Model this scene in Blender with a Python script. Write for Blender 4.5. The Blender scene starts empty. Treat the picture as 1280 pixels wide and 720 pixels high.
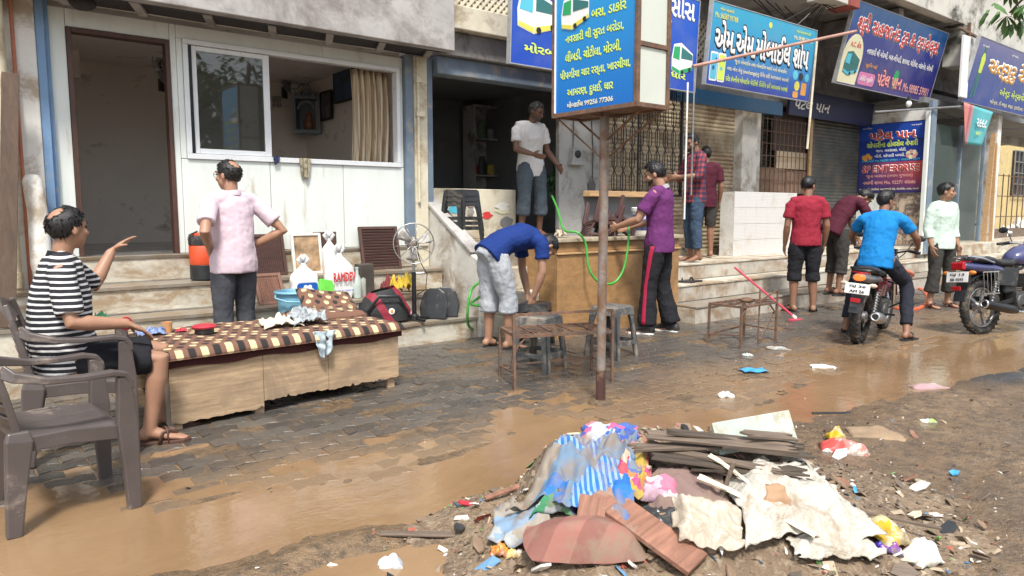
import bpy, math, random
from mathutils import Vector, Matrix, Euler, noise
R = math.radians
V = Vector
rnd = random.Random(7)
S = bpy.context.scene
C = S.collection
# ---------------------------------------------------------------- camera
CAM_A, CAM_T, CAM_F, CAM_H = R(51.5), R(6.2), 900.0, 1.32
FW = V((math.cos(CAM_A)*math.cos(CAM_T), math.sin(CAM_A)*math.cos(CAM_T), -math.sin(CAM_T)))
RT = V((math.sin(CAM_A), -math.cos(CAM_A), 0))
UP = RT.cross(FW)
cd = bpy.data.cameras.new('camera'); cam = bpy.data.objects.new('camera', cd); C.objects.link(cam)
cd.sensor_width = 36; cd.lens = CAM_F/1280*36; cd.clip_start = 0.05; cd.clip_end = 900
mw = Matrix.Identity(4)
for i in range(3):
    mw[i][0], mw[i][1], mw[i][2] = RT[i], UP[i], -FW[i]
mw[2][3] = CAM_H
cam.matrix_world = mw
S.camera = cam
# ---------------------------------------------------------------- sky, sun, exposure
SUN_EL, SUN_AZ = R(58), R(238)          # azimuth measured from +X, counter-clockwise: where the sun stands
w = bpy.data.worlds.new('World'); S.world = w; w.use_nodes = True
nt = w.node_tree; bg = nt.nodes['Background']
sky = nt.nodes.new('ShaderNodeTexSky'); sky.sky_type = 'NISHITA'; sky.sun_disc = False
sky.sun_elevation = SUN_EL; sky.sun_rotation = R(90)-SUN_AZ
sky.air_density = 1.3; sky.dust_density = 2.0; sky.ozone_density = 1.0
hs = nt.nodes.new('ShaderNodeHueSaturation'); hs.inputs['Saturation'].default_value = 0.42
nt.links.new(sky.outputs[0], hs.inputs['Color']); nt.links.new(hs.outputs[0], bg.inputs[0])
bg.inputs[1].default_value = 0.15
sl = bpy.data.lights.new('sun', 'SUN'); sl.energy = 2.9; sl.angle = R(10); sl.color = (1.0, 0.955, 0.88)
so = bpy.data.objects.new('sun', sl); C.objects.link(so)
sd = V((math.cos(SUN_EL)*math.cos(SUN_AZ), math.cos(SUN_EL)*math.sin(SUN_AZ), math.sin(SUN_EL)))
so.rotation_euler = sd.to_track_quat('Z', 'Y').to_euler(); so.location = (0, -6, 20)
S.view_settings.view_transform = 'Standard'; S.view_settings.look = 'None'
S.view_settings.exposure = 0.72; S.view_settings.gamma = 1.0
S.cycles.max_bounces = 8; S.cycles.diffuse_bounces = 5; S.cycles.glossy_bounces = 3
S.cycles.transmission_bounces = 4; S.cycles.transparent_max_bounces = 8
S.cycles.use_denoising = True
S.cycles.sample_clamp_indirect = 6.0
# ---------------------------------------------------------------- pixel -> place
def ray(px, py):
    return FW + RT*((px-640)/CAM_F) + UP*((360-py)/CAM_F)
def gz(px, py, z=0.0):                  # the point of the level z seen at a pixel
    d = ray(px, py); t = (z-CAM_H)/d.z
    return V((d.x*t, d.y*t, z))
def gy(px, py, Y):                      # ... of the plane y = Y (parallel to the shop fronts)
    d = ray(px, py); t = Y/d.y
    return V((d.x*t, Y, CAM_H+d.z*t))
def gx(px, py, X):
    d = ray(px, py); t = X/d.x
    return V((X, d.y*t, CAM_H+d.z*t))
# ---------------------------------------------------------------- mesh builder
class MB:
    def __init__(s): s.v = []; s.f = []; s.mi = []; s.cur = 0
    def add(s, vs, fs):
        n = len(s.v); s.v += [tuple(p) for p in vs]
        s.f += [tuple(i+n for i in f) for f in fs]; s.mi += [s.cur]*len(fs); return s
    def box(s, c, d, rot=None):
        c = V(c); h = V(d)*0.5
        M = Euler(rot).to_matrix() if rot is not None and not isinstance(rot, Matrix) else rot
        vs = []
        for z in (-1, 1):
            for x, y in ((-1, -1), (1, -1), (1, 1), (-1, 1)):
                p = V((x*h.x, y*h.y, z*h.z)); vs.append(c+(M @ p if M else p))
        return s.add(vs, [(3, 2, 1, 0), (4, 5, 6, 7), (0, 1, 5, 4), (1, 2, 6, 5), (2, 3, 7, 6), (3, 0, 4, 7)])
    def span(s, x0, x1, y0, y1, z0, z1):
        return s.box(((x0+x1)/2, (y0+y1)/2, (z0+z1)/2), (x1-x0, y1-y0, z1-z0))
    def bar(s, a, b, w=.03, h=None, up=(0, 0, 1)):
        a, b = V(a), V(b); d = (b-a); L = d.length; d.normalize(); u = V(up)
        if abs(d.dot(u)) > .98: u = V((1, 0, 0))
        x = d.cross(u).normalized(); y = x.cross(d)
        M = Matrix((x, d, y)).transposed()
        return s.box((a+b)/2, (w, L, h or w), M)
    def tube(s, pts, r, n=8, cap=True, flat=None, side=None):
        pts = [V(p) for p in pts]; k = len(pts)
        rr = r if isinstance(r, (list, tuple)) else [r]*k
        vs = []; fs = []; px = None
        for i, p in enumerate(pts):
            d = (pts[min(i+1, k-1)]-pts[max(i-1, 0)])
            d = d.normalized() if d.length > 1e-9 else V((0, 0, 1))
            if side is not None: x = V(side)-d*d.dot(V(side))
            elif px is None:
                x = d.cross(V((0, 0, 1))) if abs(d.z) < .95 else d.cross(V((0, 1, 0)))
            else: x = px-d*d.dot(px)
            if x.length < 1e-6: x = d.orthogonal()
            x.normalize(); px = x; y = d.cross(x)
            q = rr[i]; a, b = q if isinstance(q, (tuple, list)) else (q, q if flat is None else q*flat)
            for j in range(n):
                t = 2*math.pi*j/n; vs.append(p+x*(a*math.cos(t))+y*(b*math.sin(t)))
        for i in range(k-1):
            for j in range(n):
                q = (j+1) % n
                fs.append((i*n+j, i*n+q, (i+1)*n+q, (i+1)*n+j))
        if cap:
            fs.append(tuple(range(n-1, -1, -1))); fs.append(tuple((k-1)*n+j for j in range(n)))
        return s.add(vs, fs)
    def lathe(s, prof, c=(0, 0, 0), n=20, axis=None, sx=1, sy=1):
        c = V(c); M = V(axis).to_track_quat('Z', 'Y').to_matrix() if axis is not None else None
        vs = []; fs = []; k = len(prof)
        for r, z in prof:
            for j in range(n):
                t = 2*math.pi*j/n; p = V((r*sx*math.cos(t), r*sy*math.sin(t), z)); vs.append(c+(M @ p if M else p))
        for i in range(k-1):
            for j in range(n):
                q = (j+1) % n; fs.append((i*n+j, i*n+q, (i+1)*n+q, (i+1)*n+j))
        fs.append(tuple(range(n-1, -1, -1))); fs.append(tuple((k-1)*n+j for j in range(n)))
        return s.add(vs, fs)
    def ell(s, c, r, n=14, m=8, M=None):
        c = V(c); vs = []; fs = []
        for i in range(m+1):
            a = math.pi*i/m-math.pi/2
            for j in range(n):
                t = 2*math.pi*j/n
                p = V((r[0]*math.cos(a)*math.cos(t), r[1]*math.cos(a)*math.sin(t), r[2]*math.sin(a)))
                vs.append(c+(M @ p if M else p))
        for i in range(m):
            for j in range(n):
                q = (j+1) % n; fs.append((i*n+j, i*n+q, (i+1)*n+q, (i+1)*n+j))
        return s.add(vs, fs)
    def torus(s, c, Rr, r, axis=(0, 0, 1), n=28, m=8, ry=None, a0=0, a1=2*math.pi):
        c = V(c); M = V(axis).to_track_quat('Z', 'Y').to_matrix(); vs = []; fs = []; full = abs(a1-a0-2*math.pi) < 1e-6
        k = n if full else n+1
        for i in range(k):
            t = a0+(a1-a0)*i/n
            for j in range(m):
                u = 2*math.pi*j/m; q = Rr+r*math.cos(u)
                vs.append(c+M @ V((q*math.cos(t), q*math.sin(t), (ry or r)*math.sin(u))))
        for i in range(n):
            for j in range(m):
                i2 = (i+1) % k; q = (j+1) % m; fs.append((i*m+j, i2*m+j, i2*m+q, i*m+q))
        return s.add(vs, fs)
    def prism(s, out, M, d):            # outline in local x,y extruded by d along local z
        n = len(out); vs = [M @ V((x, y, 0)) for x, y in out]+[M @ V((x, y, d)) for x, y in out]
        fs = [tuple(range(n-1, -1, -1)), tuple(range(n, 2*n))]
        fs += [(i, (i+1) % n, n+(i+1) % n, n+i) for i in range(n)]
        return s.add(vs, fs)
    def grid(s, fn, nu, nv, th=0.0):    # fn(u,v)->point; th: thickness
        vs = [V(fn(i/nu, j/nv)) for j in range(nv+1) for i in range(nu+1)]
        q = nu+1
        fs = [(j*q+i, j*q+i+1, (j+1)*q+i+1, (j+1)*q+i) for j in range(nv) for i in range(nu)]
        if not th: return s.add(vs, fs)
        nr = [V((0, 0, 0)) for _ in vs]
        for f in fs:
            k = (vs[f[1]]-vs[f[0]]).cross(vs[f[3]]-vs[f[0]])
            for i in f: nr[i] += k
        N = len(vs); lo = [vs[i]-(nr[i].normalized() if nr[i].length > 1e-12 else V((0, 0, 1)))*th for i in range(N)]
        f2 = list(fs)+[tuple(N+i for i in reversed(f)) for f in fs]
        bd = [i for i in range(nu+1)]+[j*q+nu for j in range(1, nv+1)]+[nv*q+i for i in range(nu-1, -1, -1)]+[j*q for j in range(nv-1, 0, -1)]
        for a in range(len(bd)):
            i, j = bd[a], bd[(a+1) % len(bd)]; f2.append((j, i, N+i, N+j))
        return s.add(vs+lo, f2)
    def xf(s, M):
        s.v = [tuple(M @ V(p)) for p in s.v]; return s
    def build(s, name, mat, parent=None, smooth=False, bevel=0, seg=2, ang=40):
        me = bpy.data.meshes.new(name); me.from_pydata(s.v, [], s.f)
        for m in (mat if isinstance(mat, (list, tuple)) else [mat]):
            me.materials.append(m)
        if any(s.mi): me.polygons.foreach_set('material_index', s.mi)
        if smooth: me.polygons.foreach_set('use_smooth', [True]*len(me.polygons))
        me.update()
        o = bpy.data.objects.new(name, me); C.objects.link(o)
        if parent: o.parent = parent
        if smooth == 'auto':
            me.set_sharp_from_angle(angle=R(ang))
        if bevel:
            b = o.modifiers.new('bevel', 'BEVEL'); b.width = bevel; b.segments = seg; b.limit_method = 'ANGLE'; b.angle_limit = R(35)
        return o
def tag(o, label=None, cat=None, group=None, kind=None):
    if label: o['label'] = label
    if cat: o['category'] = cat
    if group: o['group'] = group
    if kind: o['kind'] = kind
    return o
def thing(name, label, cat, loc=(0, 0, 0), rz=0, group=None):
    o = bpy.data.objects.new(name, None); C.objects.link(o); o.location = loc; o.rotation_euler = (0, 0, rz)
    o.empty_display_size = .1
    return tag(o, label, cat, group)
def copy_tree(o, parent=None):
    c = o.copy(); C.objects.link(c); c.parent = parent
    for ch in list(o.children): copy_tree(ch, c)
    return c
# ---------------------------------------------------------------- materials
MATS = {}
class NT:
    def __init__(s, name):
        s.m = bpy.data.materials.new(name); s.m.use_nodes = True; s.t = s.m.node_tree
        s.b = s.t.nodes['Principled BSDF']; s.co = None
    def n(s, t, **k):
        x = s.t.nodes.new('ShaderNode'+t)
        for a, v in k.items(): setattr(x, a, v)
        return x
    def l(s, a, b): s.t.links.new(a, b)
    def coord(s, kind='Object', scale=(1, 1, 1)):
        tc = s.n('TexCoord'); mp = s.n('Mapping'); mp.inputs['Scale'].default_value = scale
        s.l(tc.outputs[kind], mp.inputs[0]); return mp.outputs[0]
    def world(s, scale=(1, 1, 1)):
        g = s.n('NewGeometry'); mp = s.n('Mapping'); mp.inputs['Scale'].default_value = scale
        s.l(g.outputs['Position'], mp.inputs[0]); return mp.outputs[0]
    def noise(s, vec, sc, det=4, rough=.6, dist=0):
        x = s.n('TexNoise'); x.inputs['Scale'].default_value = sc; x.inputs['Detail'].default_value = det
        x.inputs['Roughness'].default_value = rough; x.inputs['Distortion'].default_value = dist
        s.l(vec, x.inputs['Vector']); return x.outputs[0]
    def ramp(s, fac, stops, interp='LINEAR'):
        x = s.n('ValToRGB'); x.color_ramp.interpolation = interp; e = x.color_ramp.elements
        while len(e) < len(stops): e.new(0.5)
        for i, (p, c) in enumerate(stops):
            e[i].position = p; e[i].color = c if len(c) == 4 else (*c, 1)
        s.l(fac, x.inputs[0]); return x.outputs[0]
    def mix(s, fac, a, b, mode='MIX'):
        x = s.n('Mix', data_type='RGBA', blend_type=mode)
        for i, v in ((0, fac), (6, a), (7, b)):
            if hasattr(v, 'is_output'): s.l(v, x.inputs[i])
            elif i == 0: x.inputs[0].default_value = v
            else: x.inputs[i].default_value = v if len(v) == 4 else (*v, 1)
        return x.outputs[2]
    def math(s, op, a, b=0.0, c=None):
        x = s.n('Math', operation=op)
        for i, v in enumerate((a, b, c)):
            if v is None: continue
            if hasattr(v, 'is_output'): s.l(v, x.inputs[i])
            else: x.inputs[i].default_value = v
        return x.outputs[0]
    def xyz(s, vec):
        x = s.n('SeparateXYZ'); s.l(vec, x.inputs[0]); return x.outputs
    def set(s, **k):
        for a, v in k.items():
            i = s.b.inputs[{'col': 'Base Color', 'rough': 'Roughness', 'metal': 'Metallic', 'spec': 'Specular IOR Level', 'trans': 'Transmission Weight',
                            'alpha': 'Alpha', 'sss': 'Subsurface Weight', 'coat': 'Coat Weight', 'sheen': 'Sheen Weight', 'ior': 'IOR', 'emis': 'Emission Color', 'estr': 'Emission Strength'}[a]]
            if hasattr(v, 'is_output'): s.l(v, i)
            elif isinstance(v, tuple): i.default_value = v if len(v) == 4 else (*v, 1)
            else: i.default_value = v
        return s
    def bump(s, h, strength=.3, dist=.01):
        x = s.n('Bump'); x.inputs['Strength'].default_value = strength; x.inputs['Distance'].default_value = dist
        s.l(h, x.inputs['Height']); s.l(x.outputs[0], s.b.inputs['Normal']); return s
def mat(name, col, rough=.6, metal=0, var=.25, sc=6, bump=.15, bsc=None, dirt=None, dirtamt=.5, dsc=3, spec=.5, stretch=(1, 1, 1), **k):
    """plain surface: uneven tone, optional dirt patches of another colour, fine relief"""
    if name in MATS: return MATS[name]
    t = NT(name); v = t.coord('Object', stretch)
    nz = t.noise(v, sc, 5, .65)
    c = t.mix(t.ramp(nz, [(.3, (0, 0, 0)), (.7, (1, 1, 1))]), tuple(x*(1-var) for x in col), tuple(min(1, x*(1+var)) for x in col))
    rr = t.math('MULTIPLY_ADD', nz, .3, rough-.15)
    if dirt:
        dn = t.noise(v, dsc, 8, .7, .4)
        f = t.ramp(dn, [(.62-dirtamt*.35, (0, 0, 0)), (.72-dirtamt*.25, (1, 1, 1))])
        c = t.mix(f, c, dirt)
    t.set(col=c, rough=rr, metal=metal, spec=spec, **k)
    if bump: t.bump(t.noise(v, bsc or sc*6, 4, .7), bump, .006)
    MATS[name] = t.m; return t.m
# ---------------------------------------------------------------- shared materials
WHITEP = mat('white_laminate', (.70, .74, .705), .35, var=.06, sc=2, bump=.03, dirt=(.52, .47, .39), dirtamt=.12, dsc=2.2, stretch=(3.0, 3.0, .5))
PLAST = mat('old_plaster', (.58, .56, .51), .85, var=.16, sc=3, bump=.35, dirt=(.30, .25, .19), dirtamt=.42, dsc=2.2)
PLASTW = mat('pale_plaster', (.68, .67, .63), .8, var=.12, sc=3, bump=.25, dirt=(.40, .33, .25), dirtamt=.34, dsc=2.6)
CONC = mat('grey_concrete', (.40, .385, .37), .85, var=.14, sc=2.2, bump=.35, dirt=(.22, .20, .185), dirtamt=.45, dsc=1.5)
STEPM = mat('step_plaster', (.52, .49, .41), .7, var=.22, sc=5, bump=.45, dirt=(.32, .235, .15), dirtamt=.50, dsc=3.6, stretch=(.7, 1, 1.6))
STEPT = mat('step_tread', (.27, .24, .20), .35, var=.2, sc=5, bump=.3, dirt=(.24, .18, .12), dirtamt=.5, dsc=3)
BLUEP = mat('blue_paint', (.17, .29, .47), .6, var=.15, sc=3, bump=.15, dirt=(.40, .40, .38), dirtamt=.12)
GREYBLUE = mat('grey_blue_paint', (.16, .21, .27), .6, var=.2, sc=3, bump=.2, dirt=(.35, .33, .28), dirtamt=.2)
CREAM = mat('cream_paint', (.62, .57, .44), .7, var=.14, sc=4, bump=.25, dirt=(.36, .29, .2), dirtamt=.38, dsc=3)
DARKMESH = mat('dark_netting', (.045, .043, .045), .8, var=.3, sc=30, bump=.6, bsc=160)
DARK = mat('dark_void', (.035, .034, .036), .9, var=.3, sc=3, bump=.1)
DKBROWN = mat('dark_brown_wood', (.075, .035, .025), .55, var=.3, sc=6, bump=.3, stretch=(6, 6, 1))
ROOMW = mat('room_wall', (.80, .73, .66), .85, var=.06, sc=1.5, bump=.08, dirt=(.40, .35, .3), dirtamt=.1)
ROOMF = mat('room_wet_floor', (.20, .19, .18), .12, var=.2, sc=3, bump=.1)
ALU = mat('white_aluminium', (.72, .74, .76), .3, var=.05, sc=3, bump=.02)
RUST = mat('rusty_iron', (.19, .105, .065), .8, .15, var=.45, sc=18, bump=.5, dirt=(.10, .085, .075), dirtamt=.4, dsc=9)
RUSTP = mat('rusty_steel_pole', (.25, .22, .20), .75, .3, var=.3, sc=9, bump=.5, dirt=(.20, .11, .065), dirtamt=.5, dsc=5)
BLACKP = mat('black_plastic', (.022, .024, .027), .42, var=.3, sc=8, bump=.1, dirt=(.12, .10, .085), dirtamt=.25, dsc=5)
BLACKM = mat('black_metal', (.02, .02, .022), .4, .3, var=.3, sc=8, bump=.1)
CHROME = mat('chrome', (.72, .72, .72), .16, 1.0, var=.08, sc=6, bump=.02)
STEEL = mat('dull_steel', (.42, .42, .42), .38, .9, var=.2, sc=9, bump=.1)
RUBBER = mat('tyre_rubber', (.025, .024, .023), .75, var=.3, sc=12, bump=.3, dirt=(.16, .12, .085), dirtamt=.3, dsc=7)
GREYPLASTIC = mat('taupe_plastic', (.088, .072, .068), .40, var=.14, sc=3.5, bump=.06, dirt=(.27, .22, .18), dirtamt=.16, dsc=3.5)
MAROONPL = mat('maroon_plastic', (.07, .032, .03), .45, var=.2, sc=6, bump=.1)
PVC = mat('cream_pvc', (.66, .60, .44), .5, var=.12, sc=4, bump=.1, dirt=(.42, .34, .22), dirtamt=.35, dsc=3)
ROPE = mat('green_hose', (.06, .34, .05), .35, var=.2, sc=12, bump=.08)
WPLAST = mat('white_plastic', (.78, .78, .76), .4, var=.05, sc=6, bump=.04, dirt=(.55, .48, .38), dirtamt=.12)
PAPER = mat('paper', (.74, .72, .66), .8, var=.1, sc=8, bump=.2, dirt=(.44, .34, .22), dirtamt=.25)
def sheetwood(name, col, grain=(1.2, 14, 14), var=.25, dirt=None, rough=.7):
    if name in MATS: return MATS[name]
    t = NT(name); v = t.coord('Object', grain); nz = t.noise(v, 3, 6, .7, .6)
    c = t.mix(t.ramp(nz, [(.3, (0, 0, 0)), (.7, (1, 1, 1))]), tuple(x*(1-var*1.3) for x in col), tuple(min(1, x*(1+var)) for x in col))
    if dirt:
        v2 = t.coord('Object'); d = t.ramp(t.noise(v2, 2.6, 8, .75, .5), [(.5, (0, 0, 0)), (.66, (1, 1, 1))]); c = t.mix(d, c, dirt)
    t.set(col=c, rough=rough); t.bump(nz, .5, .004); MATS[name] = t.m; return t.m
PLY = sheetwood('bed_plywood', (.42, .295, .18), dirt=(.27, .195, .13), var=.3)
PLANK = sheetwood('old_plank', (.095, .06, .04), grain=(8, 8, 1))
OLDPLY = sheetwood('weathered_ply', (.155, .115, .085), grain=(1, 12, 12), var=.4)
REDPLANK = sheetwood('red_brown_plank', (.27, .13, .085), grain=(10, 1, 10), var=.35, dirt=(.32, .24, .18))
COUNTER = sheetwood('counter_board', (.37, .21, .09), grain=(2, 2, 5), var=.2, dirt=(.22, .13, .065), rough=.5)
LEDGEW = sheetwood('ledge_wood', (.48, .30, .15), grain=(1, 10, 10))

# ---------------------------------------------------------------- ground, water, paving
def interp(tab, x):
    if x <= tab[0][0]: return tab[0][1]
    for (a, b), (c, d) in zip(tab, tab[1:]):
        if x <= c: return b+(d-b)*(x-a)/(c-a)
    return tab[-1][1]
UPT = sorted((p.x, p.y) for p in (gz(*q) for q in ((120, 660), (300, 614), (455, 600), (572, 566), (642, 541), (800, 518), (951, 506), (1000, 482), (1062, 456), (1145, 441), (1280, 416))))
LOT = sorted((p.x, p.y) for p in (gz(*q) for q in ((180, 716), (300, 700), (374, 673), (487, 652), (572, 631), (657, 610), (760, 578), (960, 535), (1043, 517), (1147, 487), (1280, 460))))
def sm(a, b, x):
    t = max(0, min(1, (x-a)/(b-a))); return t*t*(3-2*t)
def fbm(x, y, s, seed=0.0, o=3):
    return noise.fractal(V((x*s+seed, y*s-seed, seed)), 1.0, 2.0, o)
def gh(x, y):
    u, l = interp(UPT, x), interp(LOT, x)
    if x < -.3: u += (-.3-x)*.1
    n = fbm(x, y, 1.1, 3.1)*.011+fbm(x, y, 5, 8.2)*.004
    if y > u-.02: return .002+.014*sm(.1, 1.6, y-u)+n*(.95-.45*sm(.8, 2.2, y-u))
    if y > l:
        t = min((u-y), (y-l)*1.5)
        return -.034*sm(-.03, .28, t)+n*.5
    d = l-y
    lowl = 1-sm(1.5, 1.9, x+(y-2.4)*.5)          # lower left: shallow mud water again
    z = .030*sm(0, .2, d)+fbm(x, y, 2.2, 5)*.020+fbm(x, y, 9, 1.7)*.009
    z -= .050*lowl*sm(.14, .34, d)
    z += .02*sm(3.2, 4.5, x)*0
    return z
def axis(lo, hi, st, ext):
    a = [lo+i*st for i in range(int((hi-lo)/st)+1)]
    return [lo-e for e in reversed(ext)]+a+[a[-1]+e for e in ext]
xs = axis(-1.6, 11.0, .055, (.3, .8, 2, 5, 12, 30, 80, 200, 420)); ys = axis(.2, 5.6, .05, (.3, .8, 2, 5, 12, 30, 80, 200, 420))
t = NT('road_mud'); v = t.world(); p3 = t.xyz(v)
n1 = t.noise(v, 1.3, 6, .7, .3); n2 = t.noise(v, 14, 6, .75); n3 = t.noise(v, 60, 3, .7)
c = t.mix(t.ramp(n1, [(.35, (0, 0, 0)), (.65, (1, 1, 1))]), (.150, .098, .055), (.265, .175, .098))
c = t.mix(t.ramp(n2, [(.42, (0, 0, 0)), (.62, (1, 1, 1))]), c, (.10, .070, .044))
asp = t.n('VectorMath', operation='DISTANCE'); t.l(t.world((.42, 1.25, 1)), asp.inputs[0]); asp.inputs[1].default_value = (7.2*.42, 1.95*1.25, 0)
am = t.ramp(t.math('ADD', asp.outputs['Value'], t.math('MULTIPLY', n2, .5)), [(.62, (1, 1, 1)), (.80, (0, 0, 0))])
c = t.mix(am, c, t.mix(n3, (.035, .034, .035), (.085, .083, .08)))
gr = t.n('TexVoronoi'); gr.inputs['Scale'].default_value = 75; t.l(v, gr.inputs['Vector'])
c = t.mix(t.ramp(gr.outputs['Distance'], [(.10, (1, 1, 1)), (.2, (0, 0, 0))]), c, t.mix(n2, (.16, .13, .10), (.34, .30, .25)))
wet = t.ramp(t.noise(v, 2.2, 5, .65), [(.38, (.08, .08, .08)), (.62, (.50, .50, .50))])
t.set(col=c, rough=wet, spec=.5)
hh = t.math('ADD', t.math('MULTIPLY', n2, 1.0), t.math('MULTIPLY', n3, .5)); t.bump(hh, .9, .028)
ROADM = t.m
g = MB(); nx, ny = len(xs), len(ys)
g.v = [(x, y, gh(x, y)-(.0055 if y > interp(UPT, x) else 0)) if -3 < x < 14 and -2 < y < 8 else (x, y, .0) for y in ys for x in xs]
g.f = [(j*nx+i, j*nx+i+1, (j+1)*nx+i+1, (j+1)*nx+i) for j in range(ny-1) for i in range(nx-1)]; g.mi = [0]*len(g.f)
ground = tag(g.build('ground', ROADM, smooth=True), kind='structure')
# muddy water: a level sheet; where the ground rises through it the shore is
t = NT('muddy_water'); v = t.world((1, 1.6, 1)); nz = t.noise(v, .9, 5, .65, .8); n2 = t.noise(v, 7, 4, .6, .5)
c = t.mix(t.ramp(nz, [(.35, (0, 0, 0)), (.68, (1, 1, 1))]), (.235, .145, .076), (.325, .208, .114))
t.set(col=c, rough=.045, spec=.5, alpha=.92); t.bump(t.math('ADD', n2, t.math('MULTIPLY', t.noise(v, 26, 3, .6), .3)), .22, .012)
WATERM = t.m
g = MB(); g.span(-6, 16, -3.0, 5.0, -.05, 0.0); g.v = [p for p in g.v]
wq = MB(); wq.add([(-6, -3, 0), (16, -3, 0), (16, 5, 0), (-6, 5, 0)], [(0, 1, 2, 3)])
tag(wq.build('puddle_water', WATERM), kind='structure')
# paver blocks
t = NT('paver_concrete'); oi = t.n('ObjectInfo'); v = t.world(); n1 = t.noise(v, 1.0, 6, .7, .5); n2 = t.noise(v, 12, 6, .75); n3 = t.noise(v, 70, 3, .6)
base = t.mix(t.math('ADD', t.math('MULTIPLY', oi.outputs['Random'], .7), t.math('MULTIPLY', n2, .3)), (.048, .044, .041), (.115, .103, .089))
mud = t.ramp(t.math('ADD', t.math('MULTIPLY', n1, .75), t.math('MULTIPLY', n2, .25)), [(.44, (0, 0, 0)), (.60, (1, 1, 1))])
silt = t.ramp(t.math('ADD', t.xyz(v)[1], t.math('MULTIPLY', n1, 1.6)), [(.0, (1, 1, 1)), (1.0, (0, 0, 0))])
mp_ = t.n('MapRange'); mp_.inputs[1].default_value = 3.5; mp_.inputs[2].default_value = 4.7; mp_.inputs[3].default_value = .29; mp_.inputs[4].default_value = -.03; t.l(t.math('ADD', t.xyz(v)[1], t.math('MULTIPLY', n1, 1.2)), mp_.inputs[0])
mud = t.ramp(t.math('ADD', t.math('ADD', t.math('MULTIPLY', n1, .7), t.math('MULTIPLY', n2, .3)), mp_.outputs[0]), [(.50, (0, 0, 0)), (.68, (1, 1, 1))])
c = t.mix(t.math('MULTIPLY', mud, .85), base, (.235, .155, .088))
ro = t.ramp(t.noise(v, 1.7, 4, .6), [(.36, (.13, .13, .13)), (.66, (.42, .42, .42))])
t.set(col=c, rough=ro); t.bump(t.math('ADD', t.math('MULTIPLY', n3, .4), n2), .55, .011)
PAVM = t.m
pavement = tag(bpy.data.objects.new('pavement', None), kind='structure'); C.objects.link(pavement)
PL, PW, PA = .232, .125, .022
def paver_mesh(sc=1.0):
    e = .004
    top = [(-PL/2+e, 0), (-PL/4, PA), (0, 0), (PL/4, PA), (PL/2-e, 0)]
    out = [(x, y-PW/2+e) for x, y in top]+[(x, y+PW/2-e) for x, y in reversed(top)]
    vs = []
    for k, (ins, z) in enumerate(((0, -.03), (0, -.0035), (.007, 0))):
        for x, y in out:
            vs.append((x*(1-ins/(PL/2)), (y-PA/2)*(1-ins/(PW/2))+PA/2, z))
    n = len(out); fs = [tuple(range(2*n, 3*n))]
    for k in range(2):
        fs += [(k*n+i, k*n+(i+1) % n, (k+1)*n+(i+1) % n, (k+1)*n+i) for i in range(n)]
    return vs, fs
pv, pf = paver_mesh()
pme = bpy.data.meshes.new('paver'); pme.from_pydata(pv, [], pf); pme.materials.append(PAVM); pme.update()
cand = []
row = 0; y = 2.75
while y < 6.0:
    x = -1.2-(row % 2)*PL/2
    while x < 13.5:
        if y > interp(UPT, x)-.42 and y < (6.0 if x < 4.4 else 5.45 if x < 6.8 else 5.12):
            d = (V((x, y, 0))-V((0, 0, CAM_H))); vis = d.dot(FW) > 0 and abs(d.dot(RT)/d.dot(FW)) < .74
            under = gh(x, y) < -.012
            if vis: cand.append((d.length+(4 if under else 0), x, y))
        x += PL
    y += PW; row += 1
cand.sort(); rest = MB()
for k, (d, x, y) in enumerate(cand):
    z = gh(x, y)+rnd.uniform(-.003, .002)-(rnd.uniform(.004, .012) if rnd.random() < .16 else 0); rot = Euler((rnd.gauss(0, .018), rnd.gauss(0, .013), rnd.uniform(-.015, .015)))
    if k < 290:
        o = bpy.data.objects.new('paver', pme); C.objects.link(o); o.parent = pavement; o.location = (x, y, z); o.rotation_euler = rot
    else:
        M = Matrix.Translation((x, y, z)) @ rot.to_matrix().to_4x4(); rest.add([M @ V(p) for p in pv], pf)
tag(rest.build('far_pavers', PAVM, pavement), kind='stuff')
# ---------------------------------------------------------------- left shop
YF = 6.96; ZL = .93
t = NT('window_glass'); t.set(col=(.03, .04, .04), rough=.02, spec=1.0, alpha=.42, ior=1.75); t.bump(t.noise(t.coord('Object'), 2.5, 2), .03, .01); GLASS = t.m
shop = thing('shop_building', 'white panelled shop front with open doorway and sliding window up four steps', 'building', (0, 0, 0))
def part(name, m, parent, fn, **k):
    b = MB(); fn(b); return b.build(name, m, parent, **k)
def panel(x0, x1, z0, z1, y=YF, m=None, name='panel', th=.05, par=None, bv=.004):
    return part(name, m or WHITEP, par or shop, lambda b: b.span(x0, x1, y, y+th, z0, z1), bevel=bv)
for a, b_ in ((1.753, 2.55), (2.556, 3.31), (3.316, 4.026)): panel(a, b_, ZL, 1.775)
panel(.80, .915, ZL, 2.94); panel(1.70, 1.75, ZL, 2.94)
panel(.918, 1.697, 2.80, 2.94); panel(1.753, 4.026, 2.83, 2.94); panel(3.99, 4.026, 1.78, 2.827); panel(1.753, 1.80, 1.78, 2.827)
# door frame
part('door_frame', DKBROWN, shop, lambda b: (b.span(.918, .955, YF-.015, YF+.09, ZL, 2.797), b.span(1.66, 1.697, YF-.015, YF+.09, ZL, 2.797), b.span(.956, 1.659, YF-.015, YF+.09, 2.757, 2.797)), bevel=.004)
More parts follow.
